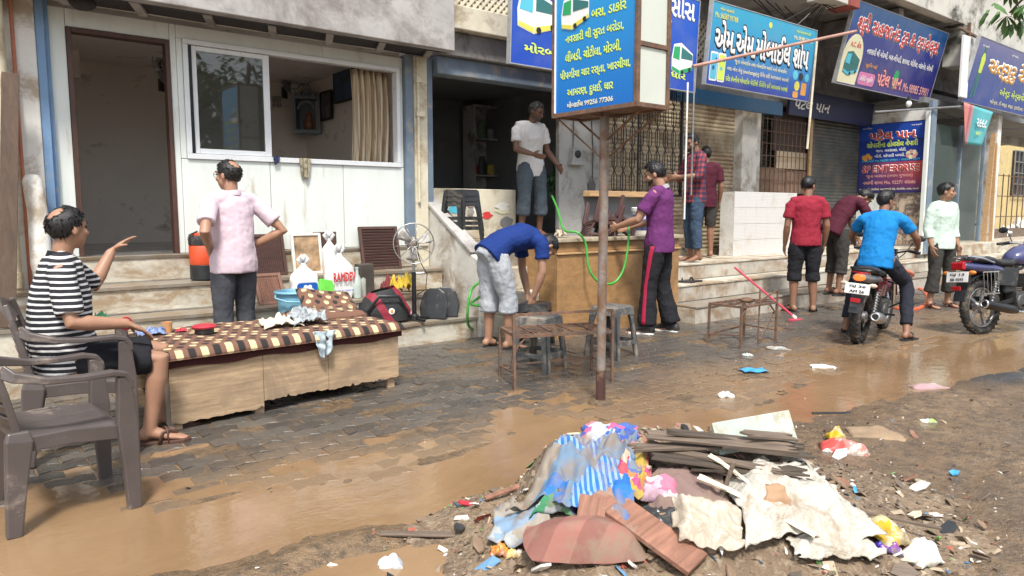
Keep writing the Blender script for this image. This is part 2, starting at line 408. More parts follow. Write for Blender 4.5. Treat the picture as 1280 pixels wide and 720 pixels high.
# window: outer frame, one sliding sash, other half open
win = part('window', ALU, shop, lambda b: (b.span(1.802, 3.985, YF-.02, YF+.08, 1.777, 1.825), b.span(1.802, 3.985, YF-.02, YF+.08, 2.785, 2.827), b.span(1.802, 1.845, YF-.02, YF+.08, 1.826, 2.784), b.span(3.945, 3.985, YF-.02, YF+.08, 1.826, 2.784)), bevel=.004)
part('sash', ALU, win, lambda b: (b.span(1.88, 1.92, YF+.01, YF+.045, 1.83, 2.78), b.span(2.52, 2.58, YF+.01, YF+.045, 1.83, 2.78), b.span(1.921, 2.519, YF+.01, YF+.045, 1.83, 1.875), b.span(1.921, 2.519, YF+.01, YF+.045, 2.74, 2.78)), bevel=.003)
part('pane', GLASS, win, lambda b: b.span(1.92, 2.52, YF+.022, YF+.03, 1.875, 2.74))
part('track', BLACKM, win, lambda b: b.span(1.848, 1.878, YF+.0, YF+.05, 1.83, 2.78))
# room behind
part('room_wall', ROOMW, shop, lambda b: (b.span(.1, 4.06, 9.6, 9.7, ZL, 3.3), b.span(.0, .1, YF+.06, 9.7, ZL, 3.3), b.span(4.03, 4.10, YF+.06, 9.6, ZL, 3.3), b.span(.1, 4.03, YF+.06, 9.6, 3.0, 3.1), b.span(.1, .80, YF+.05, YF+.12, ZL, 3.0)))
part('beam', ROOMW, shop, lambda b: b.span(.1, 1.3, 9.0, 9.6, 2.72, 2.998))
part('room_floor', ROOMF, shop, lambda b: b.span(.1, 4.03, YF+.051, 9.6, ZL-.1, ZL))
# jamb column, pillar, strip
part('blue_strip', BLUEP, shop, lambda b: b.span(.765, .797, YF-.05, YF+.03, .93, 3.0), bevel=.006)
part('blue_strip', BLUEP, shop, lambda b: b.span(.70, .763, YF-.10, YF+.03, .93, 3.0), bevel=.006)
part('pillar', PLASTW, shop, lambda b: b.span(.46, .698, YF-.12, YF+.05, 0, 3.3), bevel=.012)
part('side_wall', CREAM, shop, lambda b: b.span(-3.5, .455, YF-.02, YF+.1, 0, 4.2))
# right-hand jamb: grey blue edge, cream pier, grey blue edge
part('pier', GREYBLUE, shop, lambda b: b.span(4.03, 4.125, YF-.06, YF+.05, .3, 2.97), bevel=.006)
part('pier', CREAM, shop, lambda b: b.span(4.128, 4.29, YF-.08, YF+.1, .3, 2.97), bevel=.008)
part('pier', GREYBLUE, shop, lambda b: b.span(4.293, 4.37, YF-.06, YF+.5, .3, 2.97), bevel=.006)
part('conduit', PVC, shop, lambda b: (b.tube([(4.16, YF-.1, 1.4), (4.16, YF-.1, 2.95)], .016), b.box((4.18, YF-.1, 2.35), (.10, .05, .05)), b.box((4.17, YF-.1, 2.72), (.07, .05, .07))), smooth='auto')
# canopy
can = part('canopy', CONC, shop, lambda b: (b.span(-3.5, 4.32, 6.38, 6.50, 2.955, 4.7), b.span(-3.5, 4.32, 6.50, 7.3, 4.0, 4.7)), bevel=.008)
part('soffit', DARKMESH, can, lambda b: b.grid(lambda u, v: (-3.5+7.8*u, 6.5+.45*v, 3.03-.03*v+.012*math.sin(u*70)*math.sin(v*3)), 120, 4, .01))
for i in range(9):
    x = 4.2-.56*i
    part('bracket', CONC, can, lambda b: b.bar((x-.08, 6.50, 2.985), (x+.10, 6.94, 2.972), .07, .03), bevel=.004)
part('drip_edge', BLACKM, can, lambda b: b.tube([(-3.5+.26*i, 6.50, 2.965+.006*math.sin(i*2.1)) for i in range(31)], .016, 6))
part('sack_lump', DARKMESH, can, lambda b: b.ell((1.02, 6.75, 2.95), (.10, .06, .06)), smooth=True)
# steps
for k in range(4):
    y0 = 5.98+.3*k; z1 = ZL*(k+1)/4; x1 = 4.295 if k == 0 else 4.27
    st = part('step', STEPM, shop, lambda b: b.span(-3.5, x1, y0, 6.95 if k == 3 else y0+.32, ZL*k/4-(.05 if k == 0 else 0), z1-.026), bevel=.012)
    part('tread', STEPT, st, lambda b: b.grid(lambda u, v: (-3.5+(x1+3.5)*u, y0-.018+(.33 if k < 3 else .08)*v, z1+.003*noise.noise(V((u*90, v*3, k)))-.006*(abs(v-.5) > .49)), 160, 4, .026), smooth='auto')
# stair parapet that slopes down beside the next shop
M = Matrix(((0, 0, 1, 4.30), (1, 0, 0, 0), (0, 1, 0, 0), (0, 0, 0, 1)))
part('parapet', PLAST, shop, lambda b: b.prism([(5.93, -.05), (7.0, -.05), (7.0, 1.42), (6.10, .87), (5.93, .79)], M, .15), bevel=.015)
part('parapet_cap', CONC, shop, lambda b: b.prism([(6.10, .862), (7.0, 1.425), (7.0, 1.47), (6.06, .885)], Matrix.Translation((-.012, 0, 0)) @ M, .174), bevel=.008)
# wall fans, shrine, pictures, curtain in the room
def wall_fan(loc, rz, label):
    f = thing('wall_fan', label, 'fan', loc, rz)
    part('guard', STEEL, f, lambda b: ([b.torus((0, -.16, 0), r, .006, (0, 1, 0), 28, 5) for r in (.24, .18, .12, .06)], [b.tube([(0, -.19, 0), (.24*math.cos(a), -.155, .24*math.sin(a))], .0035, 4) for a in [i*math.pi/12 for i in range(24)]]))
    for k in range(3):
        a = k*2.094
        part('blade', mat('fan_blade', (.22, .22, .23), .4), f, lambda b: b.grid(lambda u, v: ((.03+.19*u)*math.cos(a+(v-.5)*1.0), -.15+.03*(v-.5), (.03+.19*u)*math.sin(a+(v-.5)*1.0)), 4, 5, .003), smooth=True)
    part('motor', BLACKP, f, lambda b: (b.lathe([(.02, -.08), (.06, -.06), (.065, 0), (.03, .05)], (0, -.10, 0), 14, (0, -1, 0)), b.tube([(0, -.08, 0), (0, -.02, -.12), (0, 0, -.2)], .016)), smooth='auto')
    part('mount', BLACKP, f, lambda b: b.box((0, -.012, -.22), (.09, .024, .14)), bevel=.006)
    return f
p = gy(200, 82, 9.1); wall_fan(p, .5, 'grey round wall fan seen through the open doorway')
p = gy(354, 95, 9.55); wall_fan(p, .4, 'round wall fan beside the small shrine seen through the window')
p = gy(386, 150, 9.2)
sh = thing('wall_shrine', 'small grey blue temple shaped wooden shrine hung in the room corner', 'shrine', p, -.6)
SHR = mat('shrine_paint', (.22, .25, .29), .6, var=.15)
part('cabinet', SHR, sh, lambda b: (b.box((0, 0, -.16), (.34, .26, .05)), b.box((-.155, 0, .06), (.03, .26, .40)), b.box((.155, 0, .06), (.03, .26, .40)), b.box((0, .12, .06), (.28, .02, .40)), b.box((0, 0, .27), (.36, .28, .03))), bevel=.004)
part('roof', SHR, sh, lambda b: (b.lathe([(.20, .285), (.14, .33), (.05, .38), (.02, .44), (.005, .47)], (0, 0, 0), 4), [b.lathe([(.025, .285), (.02, .32), (.004, .345)], (x, -.12, 0), 6) for x in (-.15, -.09, -.03, .03, .09, .15)]))
part('arch', SHR, sh, lambda b: b.torus((0, -.13, .12), .10, .018, (0, 1, 0), 14, 6, a0=0, a1=math.pi))
part('idol', mat('idol', (.30, .13, .07), .5, var=.5, sc=20), sh, lambda b: b.lathe([(.06, -.13), (.07, -.05), (.04, .02), (.045, .07), (.01, .12)], (0, 0, 0), 10), smooth=True)
def picture(name, label, c, wd, hgt, nrm_rz, mt, frame=BLACKM):
    o = thing(name, label, 'picture', c, nrm_rz)
    part('frame', frame, o, lambda b: (b.box((0, 0, hgt/2), (wd, .03, .025)), b.box((0, 0, -hgt/2), (wd, .03, .025)), b.box((-wd/2, 0, 0), (.025, .032, hgt+.02)), b.box((wd/2, 0, 0), (.025, .032, hgt+.02))), bevel=.003)
    part('print', mt, o, lambda b: b.box((0, .004, 0), (wd-.02, .012, hgt-.02)))
    return o
picture('framed_poster', 'dark blue framed poster high on the room side wall', gx(432, 103, 3.99), .62, .42, R(90), mat('blue_poster', (.03, .07, .14), .4, var=.8, sc=5))
picture('framed_picture', 'dark framed picture of a garlanded figure beside the shrine', gx(408, 132, 3.99), .30, .34, R(90), mat('brown_print', (.10, .09, .10), .4, var=.9, sc=9))
picture('wall_notice', 'small pale notice hanging under the wall fan by the window', gy(346, 127, 9.57), .15, .17, 0, mat('notice', (.35, .33, .30), .6, var=.5, sc=25), PAPER)
t = NT('curtain_stripes'); v = t.coord(); x = t.xyz(v)[0]
nn = t.noise(t.coord('Object', (28, 28, .15)), 1, 3, .6)
t.set(col=t.ramp(nn, [(.36, (.62, .55, .43)), (.48, (.48, .38, .25)), (.56, (.30, .20, .12)), (.66, (.60, .53, .42))]), rough=.9)
part_c = MB(); part_c.grid(lambda u, v: (3.52+.44*u+.02*math.sin(v*4), YF+.20+.035*math.sin(u*40)+.01*math.sin(u*23+v*3), 2.80-1.1*v), 60, 10, .004)
tag(part_c.build('curtain', t.m, smooth=True), 'cream and brown striped curtain hanging inside the window', 'curtain')
def rag(name, label, cat, c, sx, sy, sz, m, seed, hang=False, n=22, wr=1.0, group=None, rz=0):
    """a crumpled cloth: lumpy folded sheet lying (or hanging) at c"""
    def fn(u, v):
        a, b = (u-.5)*2, (v-.5)*2
        q = noise.noise_vector(V((a*1.5+seed, b*1.5, seed*.7)))
        e = max(0, 1-(a*a+b*b)*.52)
        if hang:
            return V((sx*a*(1-.45*v)+.12*sx*q.x, sy*(.5*math.sin(a*7+seed)+q.y), -sz*v*(1+.25*q.z)))
        f = abs(noise.noise(V((a*2.3+seed*3, b*2.3, 0))))+.5*abs(noise.noise(V((a*5, b*5+seed, 1))))
        return V((sx*a*(.82+.3*q.x), sy*b*(.82+.3*q.y), sz*(e**.5)*(.35+1.1*wr*f)+.004))
    b = MB(); b.grid(fn, n, n, .004)
    o = b.build(name, m, smooth=True); o.location = c; o.rotation_euler = (0, 0, rz)
    return tag(o, label, cat, group)
rag('sill_rag', 'small crumpled checked rag hanging over the window sill', 'cloth', V(gy(381, 198, YF-.03)), .06, .02, .20, mat('olive_rag', (.30, .27, .19), .9, var=.6, sc=25), 3.3, hang=True)
rag('sill_cloth', 'tiny dark blue cloth caught on the window sill', 'cloth', V(gy(345, 195, YF-.03)), .035, .015, .07, mat('navy_rag', (.03, .04, .09), .9), 5.1, hang=True)
rag('floor_rags', 'black wet rags lying on the room floor past the doorway', 'cloth', V(gz(206, 295, ZL)), .20, .22, .16, mat('black_rag', (.02, .018, .017), .5, var=.3), 1.3)
rag('floor_rags', 'flat black wet cloth along the room floor past the doorway', 'cloth', V(gz(165, 297, ZL)), .34, .10, .05, MATS['black_rag'], 2.9)
# paint bucket in the doorway
def paint_bucket(loc, label, s=1.0, rz=0, band=(.45, .12, .05)):
    o = thing('paint_bucket', label, 'bucket', loc, rz)
    part('tub', WPLAST, o, lambda b: b.lathe([(.115*s, 0), (.12*s, .01*s), (.145*s, .30*s), (.15*s, .31*s)], (0, 0, 0), 24), smooth='auto')
    part('lid', WPLAST, o, lambda b: b.lathe([(.156*s, .285*s), (.158*s, .325*s), (.14*s, .335*s), (.0, .336*s)], (0, 0, 0), 24), smooth='auto')
    part('print', mat('label_print_%d' % int(100*band[2]), band, .4, var=.9, sc=14), o, lambda b: b.lathe([(.1235*s, .05*s), (.141*s, .24*s)], (0, 0, 0), 24), smooth=True)
    part('handle', STEEL, o, lambda b: b.tube([(.157*s*math.cos(a), -.157*s*abs(math.sin(a))*.9, (.29-.16*math.sin(a))*s) for a in [i*math.pi/12 for i in range(13)]], .004, 5))
    return o
paint_bucket(gz(117, 291, ZL), 'white paint bucket with red print standing inside the doorway', .95)
# things at the far left edge
pip = MB(); a = gy(17, 350, 6.72); b_ = gy(2, 0, 6.72)
pip.tube([(a.x, 6.72, 0.2), (a.x, 6.72, 3.4)], .058, 14); pip.tube([(a.x, 6.72, .72), (a.x, 6.72, .84)], .068, 14); pip.tube([(a.x, 6.72, 1.9), (a.x, 6.72, 1.98)], .066, 14)
tag(pip.build('drain_pipe', PVC, smooth='auto'), 'cream plastic drain pipe running down the wall beside the pillar', 'pipe')
pip = MB(); pip.tube([(gy(27, 200, 6.80).x, 6.80, z) for z in (.3, 1.2, 2.2, 3.4)], .014, 8)
tag(pip.build('thin_pipe', mat('red_pipe', (.38, .14, .08), .6), smooth='auto'), 'thin red brown pipe between drain pipe and white pillar', 'pipe')
a = gy(45, 232, 6.70); b_ = gy(60, 345, 6.55)
pip = MB(); pip.tube([(a.x-.02, 6.74, 1.58), (a.x-.02, 6.73, 1.54), (a.x, 6.70, 1.3), (b_.x-.03, 6.6, .9), (b_.x-.02, 6.57, .72)], [.05, .068, .07, .075, .06], 14)
tag(pip.build('wrapped_pipe', PLASTW, smooth=True), 'short fat whitewashed pipe stub leaning at the foot of the pillar', 'pipe')
a = gz(3, 460, .2); 
pk = MB(); pk.bar(V((gy(4, 352, 6.3).x, 6.3, .47)), gy(13, 92, 6.62), .11, .045, up=(0, 1, 0))
tag(pk.build('leaning_plank', PLANK, bevel=.004), 'dark weathered plank leaning upright beside the drain pipe', 'plank')
for i in range(3):
    pk = MB(); q = V((-.28+.09*i, 5.7-.1*i, 0)); pk.bar(q, q+V((-.05, .5, 1.0-.12*i)), .07, .03)
    tag(pk.build('leaning_plank', PLANK, bevel=.004), ['broken board leaning on the steps behind the occupied chair, longest one', 'broken board leaning on the steps behind the occupied chair, middle one', 'broken board leaning on the steps behind the occupied chair, shortest one'][i], 'plank')
# ---------------------------------------------------------------- signs: flat print as thin raised shapes and letters
def flat(name, col, rough=.45, var=.05):
    return mat(name, col, rough, var=var, sc=3, bump=.02)
P_WHITE = flat('print_white', (.82, .82, .82)); P_YEL = flat('print_yellow', (.72, .66, .10)); P_LIME = flat('print_lime', (.62, .78, .10)); P_RED = flat('print_red', (.60, .05, .05))
P_BLACK = flat('print_black', (.015, .015, .02)); P_BLUE = flat('print_blue', (.01, .10, .42)); P_CYAN = flat('print_cyan', (.10, .50, .66)); P_GREEN = flat('print_green', (.02, .35, .12))
P_PINK = flat('print_pink', (.62, .20, .40)); P_ORANGE = flat('print_orange', (.72, .34, .06)); P_CREAM = flat('print_cream', (.74, .71, .48)); P_DKGREEN = flat('print_teal', (.03, .16, .16)); P_ROSE = flat('print_rose', (.70, .34, .30))
TXQ = []
def txt(parent, body, x, z, w_, h_, m, out=None, bold=.02, ob=.06, y=-.003, shear=0, name='lettering'):
    TXQ.append((parent, body, x, z, w_, h_, m, out, bold, ob, y, shear, name))
def run_text():
    made = []
    for it in TXQ:
        for k in ((0, 1) if it[7] else (0,)):
            c = bpy.data.curves.new('t', 'FONT'); c.body = it[1]; c.size = 1; c.bevel_depth = (it[8], it[9])[k]; c.bevel_resolution = 0; c.resolution_u = 2; c.shear = it[11]
            o = bpy.data.objects.new('t', c); C.objects.link(o); made.append((o, k, it))
    bpy.context.view_layer.update(); dg = bpy.context.evaluated_depsgraph_get(); bb = None
    for o, k, it in made:
        me = bpy.data.meshes.new_from_object(o.evaluated_get(dg))
        xs_ = [v.co.x for v in me.vertices]; ys_ = [v.co.y for v in me.vertices]
        if not xs_: continue
        if k == 0: bb = (min(xs_), max(xs_), min(ys_), max(ys_))
        sx = it[4]/(bb[1]-bb[0]); sy = it[5]/(bb[3]-bb[2])
        for v in me.vertices:
            px, py, pz = v.co; v.co = (it[2]+(px-bb[0])*sx, it[10]+(.0015 if k else 0)-pz*.02, it[3]+(py-bb[2])*sy)
        me.materials.clear(); me.materials.append(it[7] if k else it[6]); me.name = it[12]
        n = bpy.data.objects.new(it[12] if not k else it[12]+'_outline', me); C.objects.link(n); n.parent = it[0]
    for o, k, it in made:
        c = o.data; bpy.data.objects.remove(o); bpy.data.curves.remove(c)
XZ = Matrix(((1, 0, 0, 0), (0, 0, 1, 0), (0, 1, 0, 0), (0, 0, 0, 1)))     # outline x,y -> local x,z ; depth -> local y
def shape(parent, name, out, m, y=-.0015, d=.0015):
    b = MB(); b.prism(out, Matrix.Translation((0, y-d, 0)) @ XZ, d); return b.build(name, m, parent)
def rrect(x0, z0, x1, z1, r=.02, n=4):
    o = []
    for cx, cz, a0 in ((x1-r, z0+r, -90), (x1-r, z1-r, 0), (x0+r, z1-r, 90), (x0+r, z0+r, 180)):
        for i in range(n+1):
            a = R(a0+90*i/n); o.append((cx+r*math.cos(a), cz+r*math.sin(a)))
    return o
def circ(x, z, r, n=18, sz=1): return [(x+r*math.cos(2*math.pi*i/n), z+r*sz*math.sin(2*math.pi*i/n)) for i in range(n)]
def bus_print(p, x, z, w_, h_, body=P_WHITE, trim=P_YEL, glass=P_CYAN, y=-.003):
    f = lambda pts: [(x+a*w_, z+b*h_) for a, b in pts]
    o = shape(p, 'bus_print', f([(.02, .12), (.40, .0), (1, .22), (1, .72), (.42, 1), (.08, .92), (0, .5)]), body, y)
    shape(o, 'windscreen', f([(.05, .50), (.36, .46), (.37, .88), (.10, .85)]), glass, y-.002)
    shape(o, 'side_windows', f([(.44, .52), (.98, .52), (.98, .68), (.44, .88)]), P_DKGREEN if body is not P_GREEN else glass, y-.002)
    shape(o, 'stripe', f([(.42, .02), (1, .23), (1, .33), (.42, .16)]), trim, y-.002)
    shape(o, 'bumper', f([(.03, .14), (.40, .02), (.40, .14), (.03, .24)]), trim, y-.0025)
    for a, b in ((.52, .10), (.86, .22)): shape(o, 'wheel_print', circ(x+a*w_, z+b*h_, .06*w_), P_BLACK, y-.004)
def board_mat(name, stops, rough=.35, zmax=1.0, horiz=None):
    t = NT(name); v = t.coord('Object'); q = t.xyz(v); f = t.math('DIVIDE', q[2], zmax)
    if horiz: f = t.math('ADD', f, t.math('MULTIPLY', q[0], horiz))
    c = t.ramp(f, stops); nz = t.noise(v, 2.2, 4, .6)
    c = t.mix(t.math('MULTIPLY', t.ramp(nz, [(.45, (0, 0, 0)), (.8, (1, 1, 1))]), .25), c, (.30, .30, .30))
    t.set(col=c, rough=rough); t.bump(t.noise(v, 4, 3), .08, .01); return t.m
EDGE = mat('sign_edge', (.42, .43, .43), .5, .3)
def signboard(label, bl, br, tl, th, m, edge=EDGE, name='shop_sign', hgt=None):
    """board with its lower left corner at bl; local x along the board, z up the board"""
    bl, br, tl = V(bl), V(br), V(tl); x = (br-bl); w_ = x.length; x.normalize(); z = tl-bl; z -= x*z.dot(x); h_ = z.length; z.normalize(); y = z.cross(x)
    o = thing(name, label, 'sign'); M = Matrix((x, y, z)).transposed().to_4x4(); M.translation = bl; o.matrix_world = M
    part('board', m, o, lambda b: b.span(0, w_, 0, th, 0, h_))
    e = .010
    part('frame', edge, o, lambda b: (b.span(-e, 0, -.006, th+.01, -e, h_+e), b.span(w_, w_+e, -.006, th+.01, -e, h_+e), b.span(0, w_, -.006, th+.01, -e, 0), b.span(0, w_, -.006, th+.01, h_, h_+e)))
    return o, w_, h_
# mobile shop sign
def leaned(x0, x1, y0, z0, z1, lean): return V((x0, y0, z0)), V((x1, y0, z0)), V((x0, y0-lean, z1))
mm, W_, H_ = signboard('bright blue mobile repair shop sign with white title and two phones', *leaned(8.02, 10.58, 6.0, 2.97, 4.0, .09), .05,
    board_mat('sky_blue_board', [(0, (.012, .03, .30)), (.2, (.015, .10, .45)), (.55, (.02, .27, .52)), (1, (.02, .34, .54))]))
txt(mm, 'એમ.એમ.મોબાઈલ શોપ', .10, .43, W_-.24, .40, P_WHITE, P_BLACK, .035, .085)
txt(mm, 'મોન સ્વામી', .16, .93, .30, .06, P_YEL); txt(mm, 'Mo.96387 91788', .06, .84, .50, .07, P_YEL)
txt(mm, 'પ્રો.શ્યામભાઈ', W_-.56, .92, .40, .06, P_LIME); txt(mm, 'Mo.98985 59901', W_-.60, .83, .50, .06, P_CREAM)
txt(mm, 'જુના મોબાઈલ તથા મોબાઈલ આપો અને મોબાઈલ', .58, .31, 1.28, .085, P_CREAM)
txt(mm, 'નવા મોન લેવુ (exchange)નુ રીપેર કરી આપવામાં આવશે', .42, .20, 1.52, .085, P_CREAM)
txt(mm, 'દરેક કંપનીના મોબાઈલ ગેરંટીથી રીપેરીંગ કરી આપવામાં આવશે', .42, .08, 1.52, .085, P_LIME)
for k, (x, c1) in enumerate(((.05, P_CYAN), (.22, P_LIME))):
    ph = shape(mm, 'phone_print', rrect(x, .05, x+.16, .42, .025), P_WHITE, -.0015 if k == 0 else -.003)
    shape(ph, 'phone_screen', rrect(x+.015, .075, x+.145, .395, .015), c1, -.004-.003*k)
    shape(ph, 'phone_camera', circ(x+.12, .33, .02), P_BLUE, -.008); shape(ph, 'phone_mark', circ(x+.07, .22, .025), P_CYAN if k else P_BLUE, -.008)
shape(mm, 'round_badge', circ(W_/2+.05, .93, .04), P_YEL)
for k, (x, z, r, m_) in enumerate(((W_-.45, .34, .07, P_CYAN), (W_-.30, .33, .06, P_BLACK), (W_-.13, .33, .06, P_CYAN), (W_-.38, .19, .07, P_YEL))): shape(mm, 'round_badge', circ(x, z, r), m_)
shape(mm, 'square_badge', rrect(W_-.47, .02, W_-.33, .11), P_ORANGE); shape(mm, 'square_badge', rrect(W_-.26, .07, W_-.12, .25), P_ORANGE)
# travel agency sign
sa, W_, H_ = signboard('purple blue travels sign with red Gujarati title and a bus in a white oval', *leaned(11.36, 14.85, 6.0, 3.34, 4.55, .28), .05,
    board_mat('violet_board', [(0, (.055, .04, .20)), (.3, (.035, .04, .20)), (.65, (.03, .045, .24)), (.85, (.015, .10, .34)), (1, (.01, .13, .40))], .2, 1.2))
txt(sa, 'શ્રી સહજાનંદ ટુર & ટ્રાવેલ્સ', .22, .76, W_-.45, .36, P_RED, P_WHITE, .03, .075)
txt(sa, 'નવસારી થી મોરબી, બસ-લીંબડી, સાયલા, ચોટીલા, વાંકાનેર, મોરબી', .72, .52, W_-.95, .13, P_WHITE)
txt(sa, 'પટેલ પાન', 1.30, .09, .92, .27, P_ROSE, P_RED, .02, .05); txt(sa, 'Mo.98985 59901', 2.30, .09, 1.05, .15, P_ROSE)
shape(sa, 'pink_label', rrect(.66, .05, 1.22, .25, .06), P_PINK); txt(sa, 'ટિકિટ બુકિંગ', .72, .09, .44, .11, P_WHITE, y=-.006); txt(sa, 'બુકિંગ માટે', .80, .32, .40, .09, P_ORANGE)
ov = shape(sa, 'white_oval', [(.02, .02), (.60, .02)]+[(.31+.31*math.cos(R(a)), .42+.36*math.sin(R(a))) for a in range(0, 181, 15)], P_CREAM)
bus_print(sa, .10, .14, .46, .38, P_DKGREEN, P_CYAN, P_CYAN, y=-.005); txt(sa, 'A.C. કોચ', .16, .58, .34, .10, P_RED, y=-.006)
part('green_leaf_print', P_GREEN, sa, lambda b: b.prism(circ(1.95, .25, .10, 14, 1.6), Matrix.Translation((0, -.0012, 0)) @ XZ, .001))
# readymade clothes sign
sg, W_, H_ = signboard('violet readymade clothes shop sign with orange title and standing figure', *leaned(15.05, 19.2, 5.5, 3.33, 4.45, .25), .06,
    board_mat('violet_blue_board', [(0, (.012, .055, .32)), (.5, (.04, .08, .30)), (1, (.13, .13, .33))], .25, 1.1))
txt(sg, 'સત્ગુરુ રેડીમેડ', .75, .52, 3.0, .42, P_ORANGE, P_WHITE, .03, .075); txt(sg, 'એન્ડ મેન્સવેર', 1.65, .22, 1.5, .2, P_LIME); txt(sg, 'જીન્સ, ટી શર્ટ, શર્ટ, ટ્રાઉઝર, નાઈટ ડ્રેસ', 1.3, .06, 2.6, .10, P_CREAM)
txt(sg, 'જય માતાજી', .2, 1.0, .3, .05, P_WHITE); txt(sg, 'શ્રી ગણેશ', 1.7, 1.0, .35, .06, P_WHITE)
shape(sg, 'model_print', [(.26, .10), (.34, .10), (.37, .45), (.41, .12), (.49, .10), (.47, .55), (.52, .80), (.44, .92), (.42, 1.0), (.36, 1.0), (.34, .92), (.27, .82), (.33, .55)], P_DKGREEN); shape(sg, 'shirt_print', [(.33, .55), (.47, .55), (.50, .80), (.42, .90), (.35, .90), (.30, .80)], P_LIME, -.0035)
# paan wholesale board on the side wall
t = NT('paan_board'); v = t.coord('Object'); q = t.xyz(v)
up_ = t.ramp(q[2], [(.0, (.02, .03, .16)), (.60, (.02, .05, .30)), (1.0, (.015, .035, .22)), (1.28, (.02, .07, .40))])
lo_ = t.mix(t.math('DIVIDE', q[0], 1.2), (.03, .05, .22), (.55, .08, .05)); lo_ = t.mix(t.ramp(q[2], [(0, (0, 0, 0)), (.45, (1, 1, 1))]), (.03, .03, .14), lo_)
t.set(col=t.mix(t.math('GREATER_THAN', q[2], .575), lo_, up_), rough=.35); 
sp, W_, H_ = signboard('blue and red paan wholesale board reading SP ENTERPRISE on the side wall', (14.27, 6.98, 1.65), (14.27, 5.78, 1.65), (14.27, 6.98, 2.95), .025, t.m, edge=flat('navy_edge', (.03, .03, .10)))
txt(sp, 'પટેલ પાન', .18, 1.00, .86, .20, P_RED, P_WHITE, .03, .07); txt(sp, 'સોપારીના હોલસેલ વેપારી', .14, .86, .94, .12, P_LIME, None, .03)
txt(sp, 'જામ, વલસાણ, મોટી,', .32, .76, .56, .075, P_WHITE); txt(sp, 'મોરો, સોપારી મળશે.', .30, .66, .56, .075, P_WHITE); txt(sp, 'સેવંતીભાઈ Mo.98250 59901 / 99094 79479', .05, .585, 1.08, .055, P_CYAN)
txt(sp, 'SP ENTERPRISE', .07, .385, 1.06, .135, P_RED, P_WHITE, .03, .07); txt(sp, 'જુના બારદાન (તમામ ગુજરાત)', .16, .27, .86, .075, P_ROSE); txt(sp, 'નવરંગી શાખા Mo. 92271 40686', .10, .155, .98, .085, P_ROSE)
txt(sp, 'જામનગર રોડ વેપારીઓ, આકાશવાણી ચોક, મોરબીરોડ, નાગર, આવશે', .04, .04, 1.1, .05, P_CREAM); txt(sp, 'જય ખોડીયાર', .05, 1.22, .18, .035, P_WHITE); txt(sp, 'જય માતાજી', .95, 1.22, .18, .035, P_WHITE)
for x, z, r in ((.10, .68, .045), (.17, .71, .045), (.22, .67, .04), (.13, .64, .035)): shape(sp, 'nut_print', circ(x, z, r), P_ORANGE, -.0015-.001*rnd.random())
for k in range(7): shape(sp, 'petal_print', circ(.98+.07*math.cos(k*.9), .70+.05*math.sin(k*.9), .04), P_CREAM if k % 2 else P_ROSE, -.0015-.0006*k)
# bus agency board behind the pole
ra, W_, H_ = signboard('long royal blue bus agency board over the open shop, half hidden by the pole sign', *leaned(gy(638, 74, 6.1).x, 7.92, 6.1, 2.86, 4.0, .05), .05,
    board_mat('royal_board', [(0, (.005, .055, .42)), (1, (.01, .09, .50))]))
bus_print(ra, .07, .33, .58, .46); bus_print(ra, W_-.50, .18, .42, .40, P_WHITE, P_GREEN, P_GREEN)
txt(ra, 'મોરબી, ચોટીલા, લીંબડી, દુધઈ, ધાર', .18, .10, W_-.38, .14, P_LIME, None, .03); txt(ra, 'રામદેવ ટ્રાવેલ્સ એજન્સીસ', .08, .78, W_-.16, .40, P_WHITE, None, .03)
# boxed sign on the rusty pole
bx0, bx1, by0, by1, bz0, bz1 = 3.335, 3.64, 2.99, 3.76, 1.94, 3.05
ps = thing('pole_sign', 'square boxed blue route sign on a rusty street pole', 'sign', (3.48, 3.40, 0))
def pp(name, m, fn, par=None, **k):
    b = MB(); fn(b); b.v = [(x-3.48, y-3.40, z) for x, y, z in b.v]; return b.build(name, m, par or ps, **k)
pole_ = pp('pole', RUSTP, lambda b: b.tube([(3.48, 3.40, -.02), (3.48, 3.40, .32), (3.485, 3.40, 1.2), (3.48, 3.40, 3.0)], [.031, .031, .031, .031], 16), smooth='auto')
pp('pole_sleeve', mat('pole_paint', (.075, .035, .03), .5, dirt=(.30, .20, .13), dirtamt=.35, dsc=9), lambda b: b.tube([(3.48, 3.40, -.02), (3.48, 3.40, .235)], .0335, 16), smooth='auto')
pp('base_rubble', ROADM, lambda b: b.lathe([(.10, -.02), (.085, .012), (.045, .03), (.034, .03)], (3.48, 3.40, 0), 12))
fr = pp('sign_frame', RUST, lambda b: ([b.span(x, x+.028, y, y+.028, bz0, bz1) for x in (bx0, bx1-.028) for y in (by0, by1-.028)], [b.span(bx0+.029, bx1-.029, y, y+.028, z, z+.028) for y in (by0, by1-.028) for z in (bz0, 2.30, bz1-.028)], [b.span(x, x+.028, by0+.029, by1-.029, z, z+.028) for x in (bx0, bx1-.028) for z in (bz0, bz1-.028)]), bevel=.002)
for s_ in (0, 1):
    pp('brace', RUST, lambda b: b.bar((bx1-.03 if s_ else bx0+.03, by0+.03 if s_ else by1-.03, bz0+.0), (3.48+(.03 if s_ else -.03), 3.40, 1.66), .022, .006))
    pp('brace', RUST, lambda b: b.bar((3.48, by0+.1 if s_ else by1-.1, bz0), (3.48, 3.40+(-.03 if s_ else .03), 1.78), .022, .006))
pp('crossbar', RUST, lambda b: (b.span(3.36, 3.62, 3.385, 3.415, bz0-.012, bz0-.001)))
t = NT('acrylic'); t.set(col=t.mix(t.noise(t.coord(), 2.5, 5, .6), (.50, .54, .47), (.66, .69, .62)), rough=.25, spec=.6); ACR = t.m
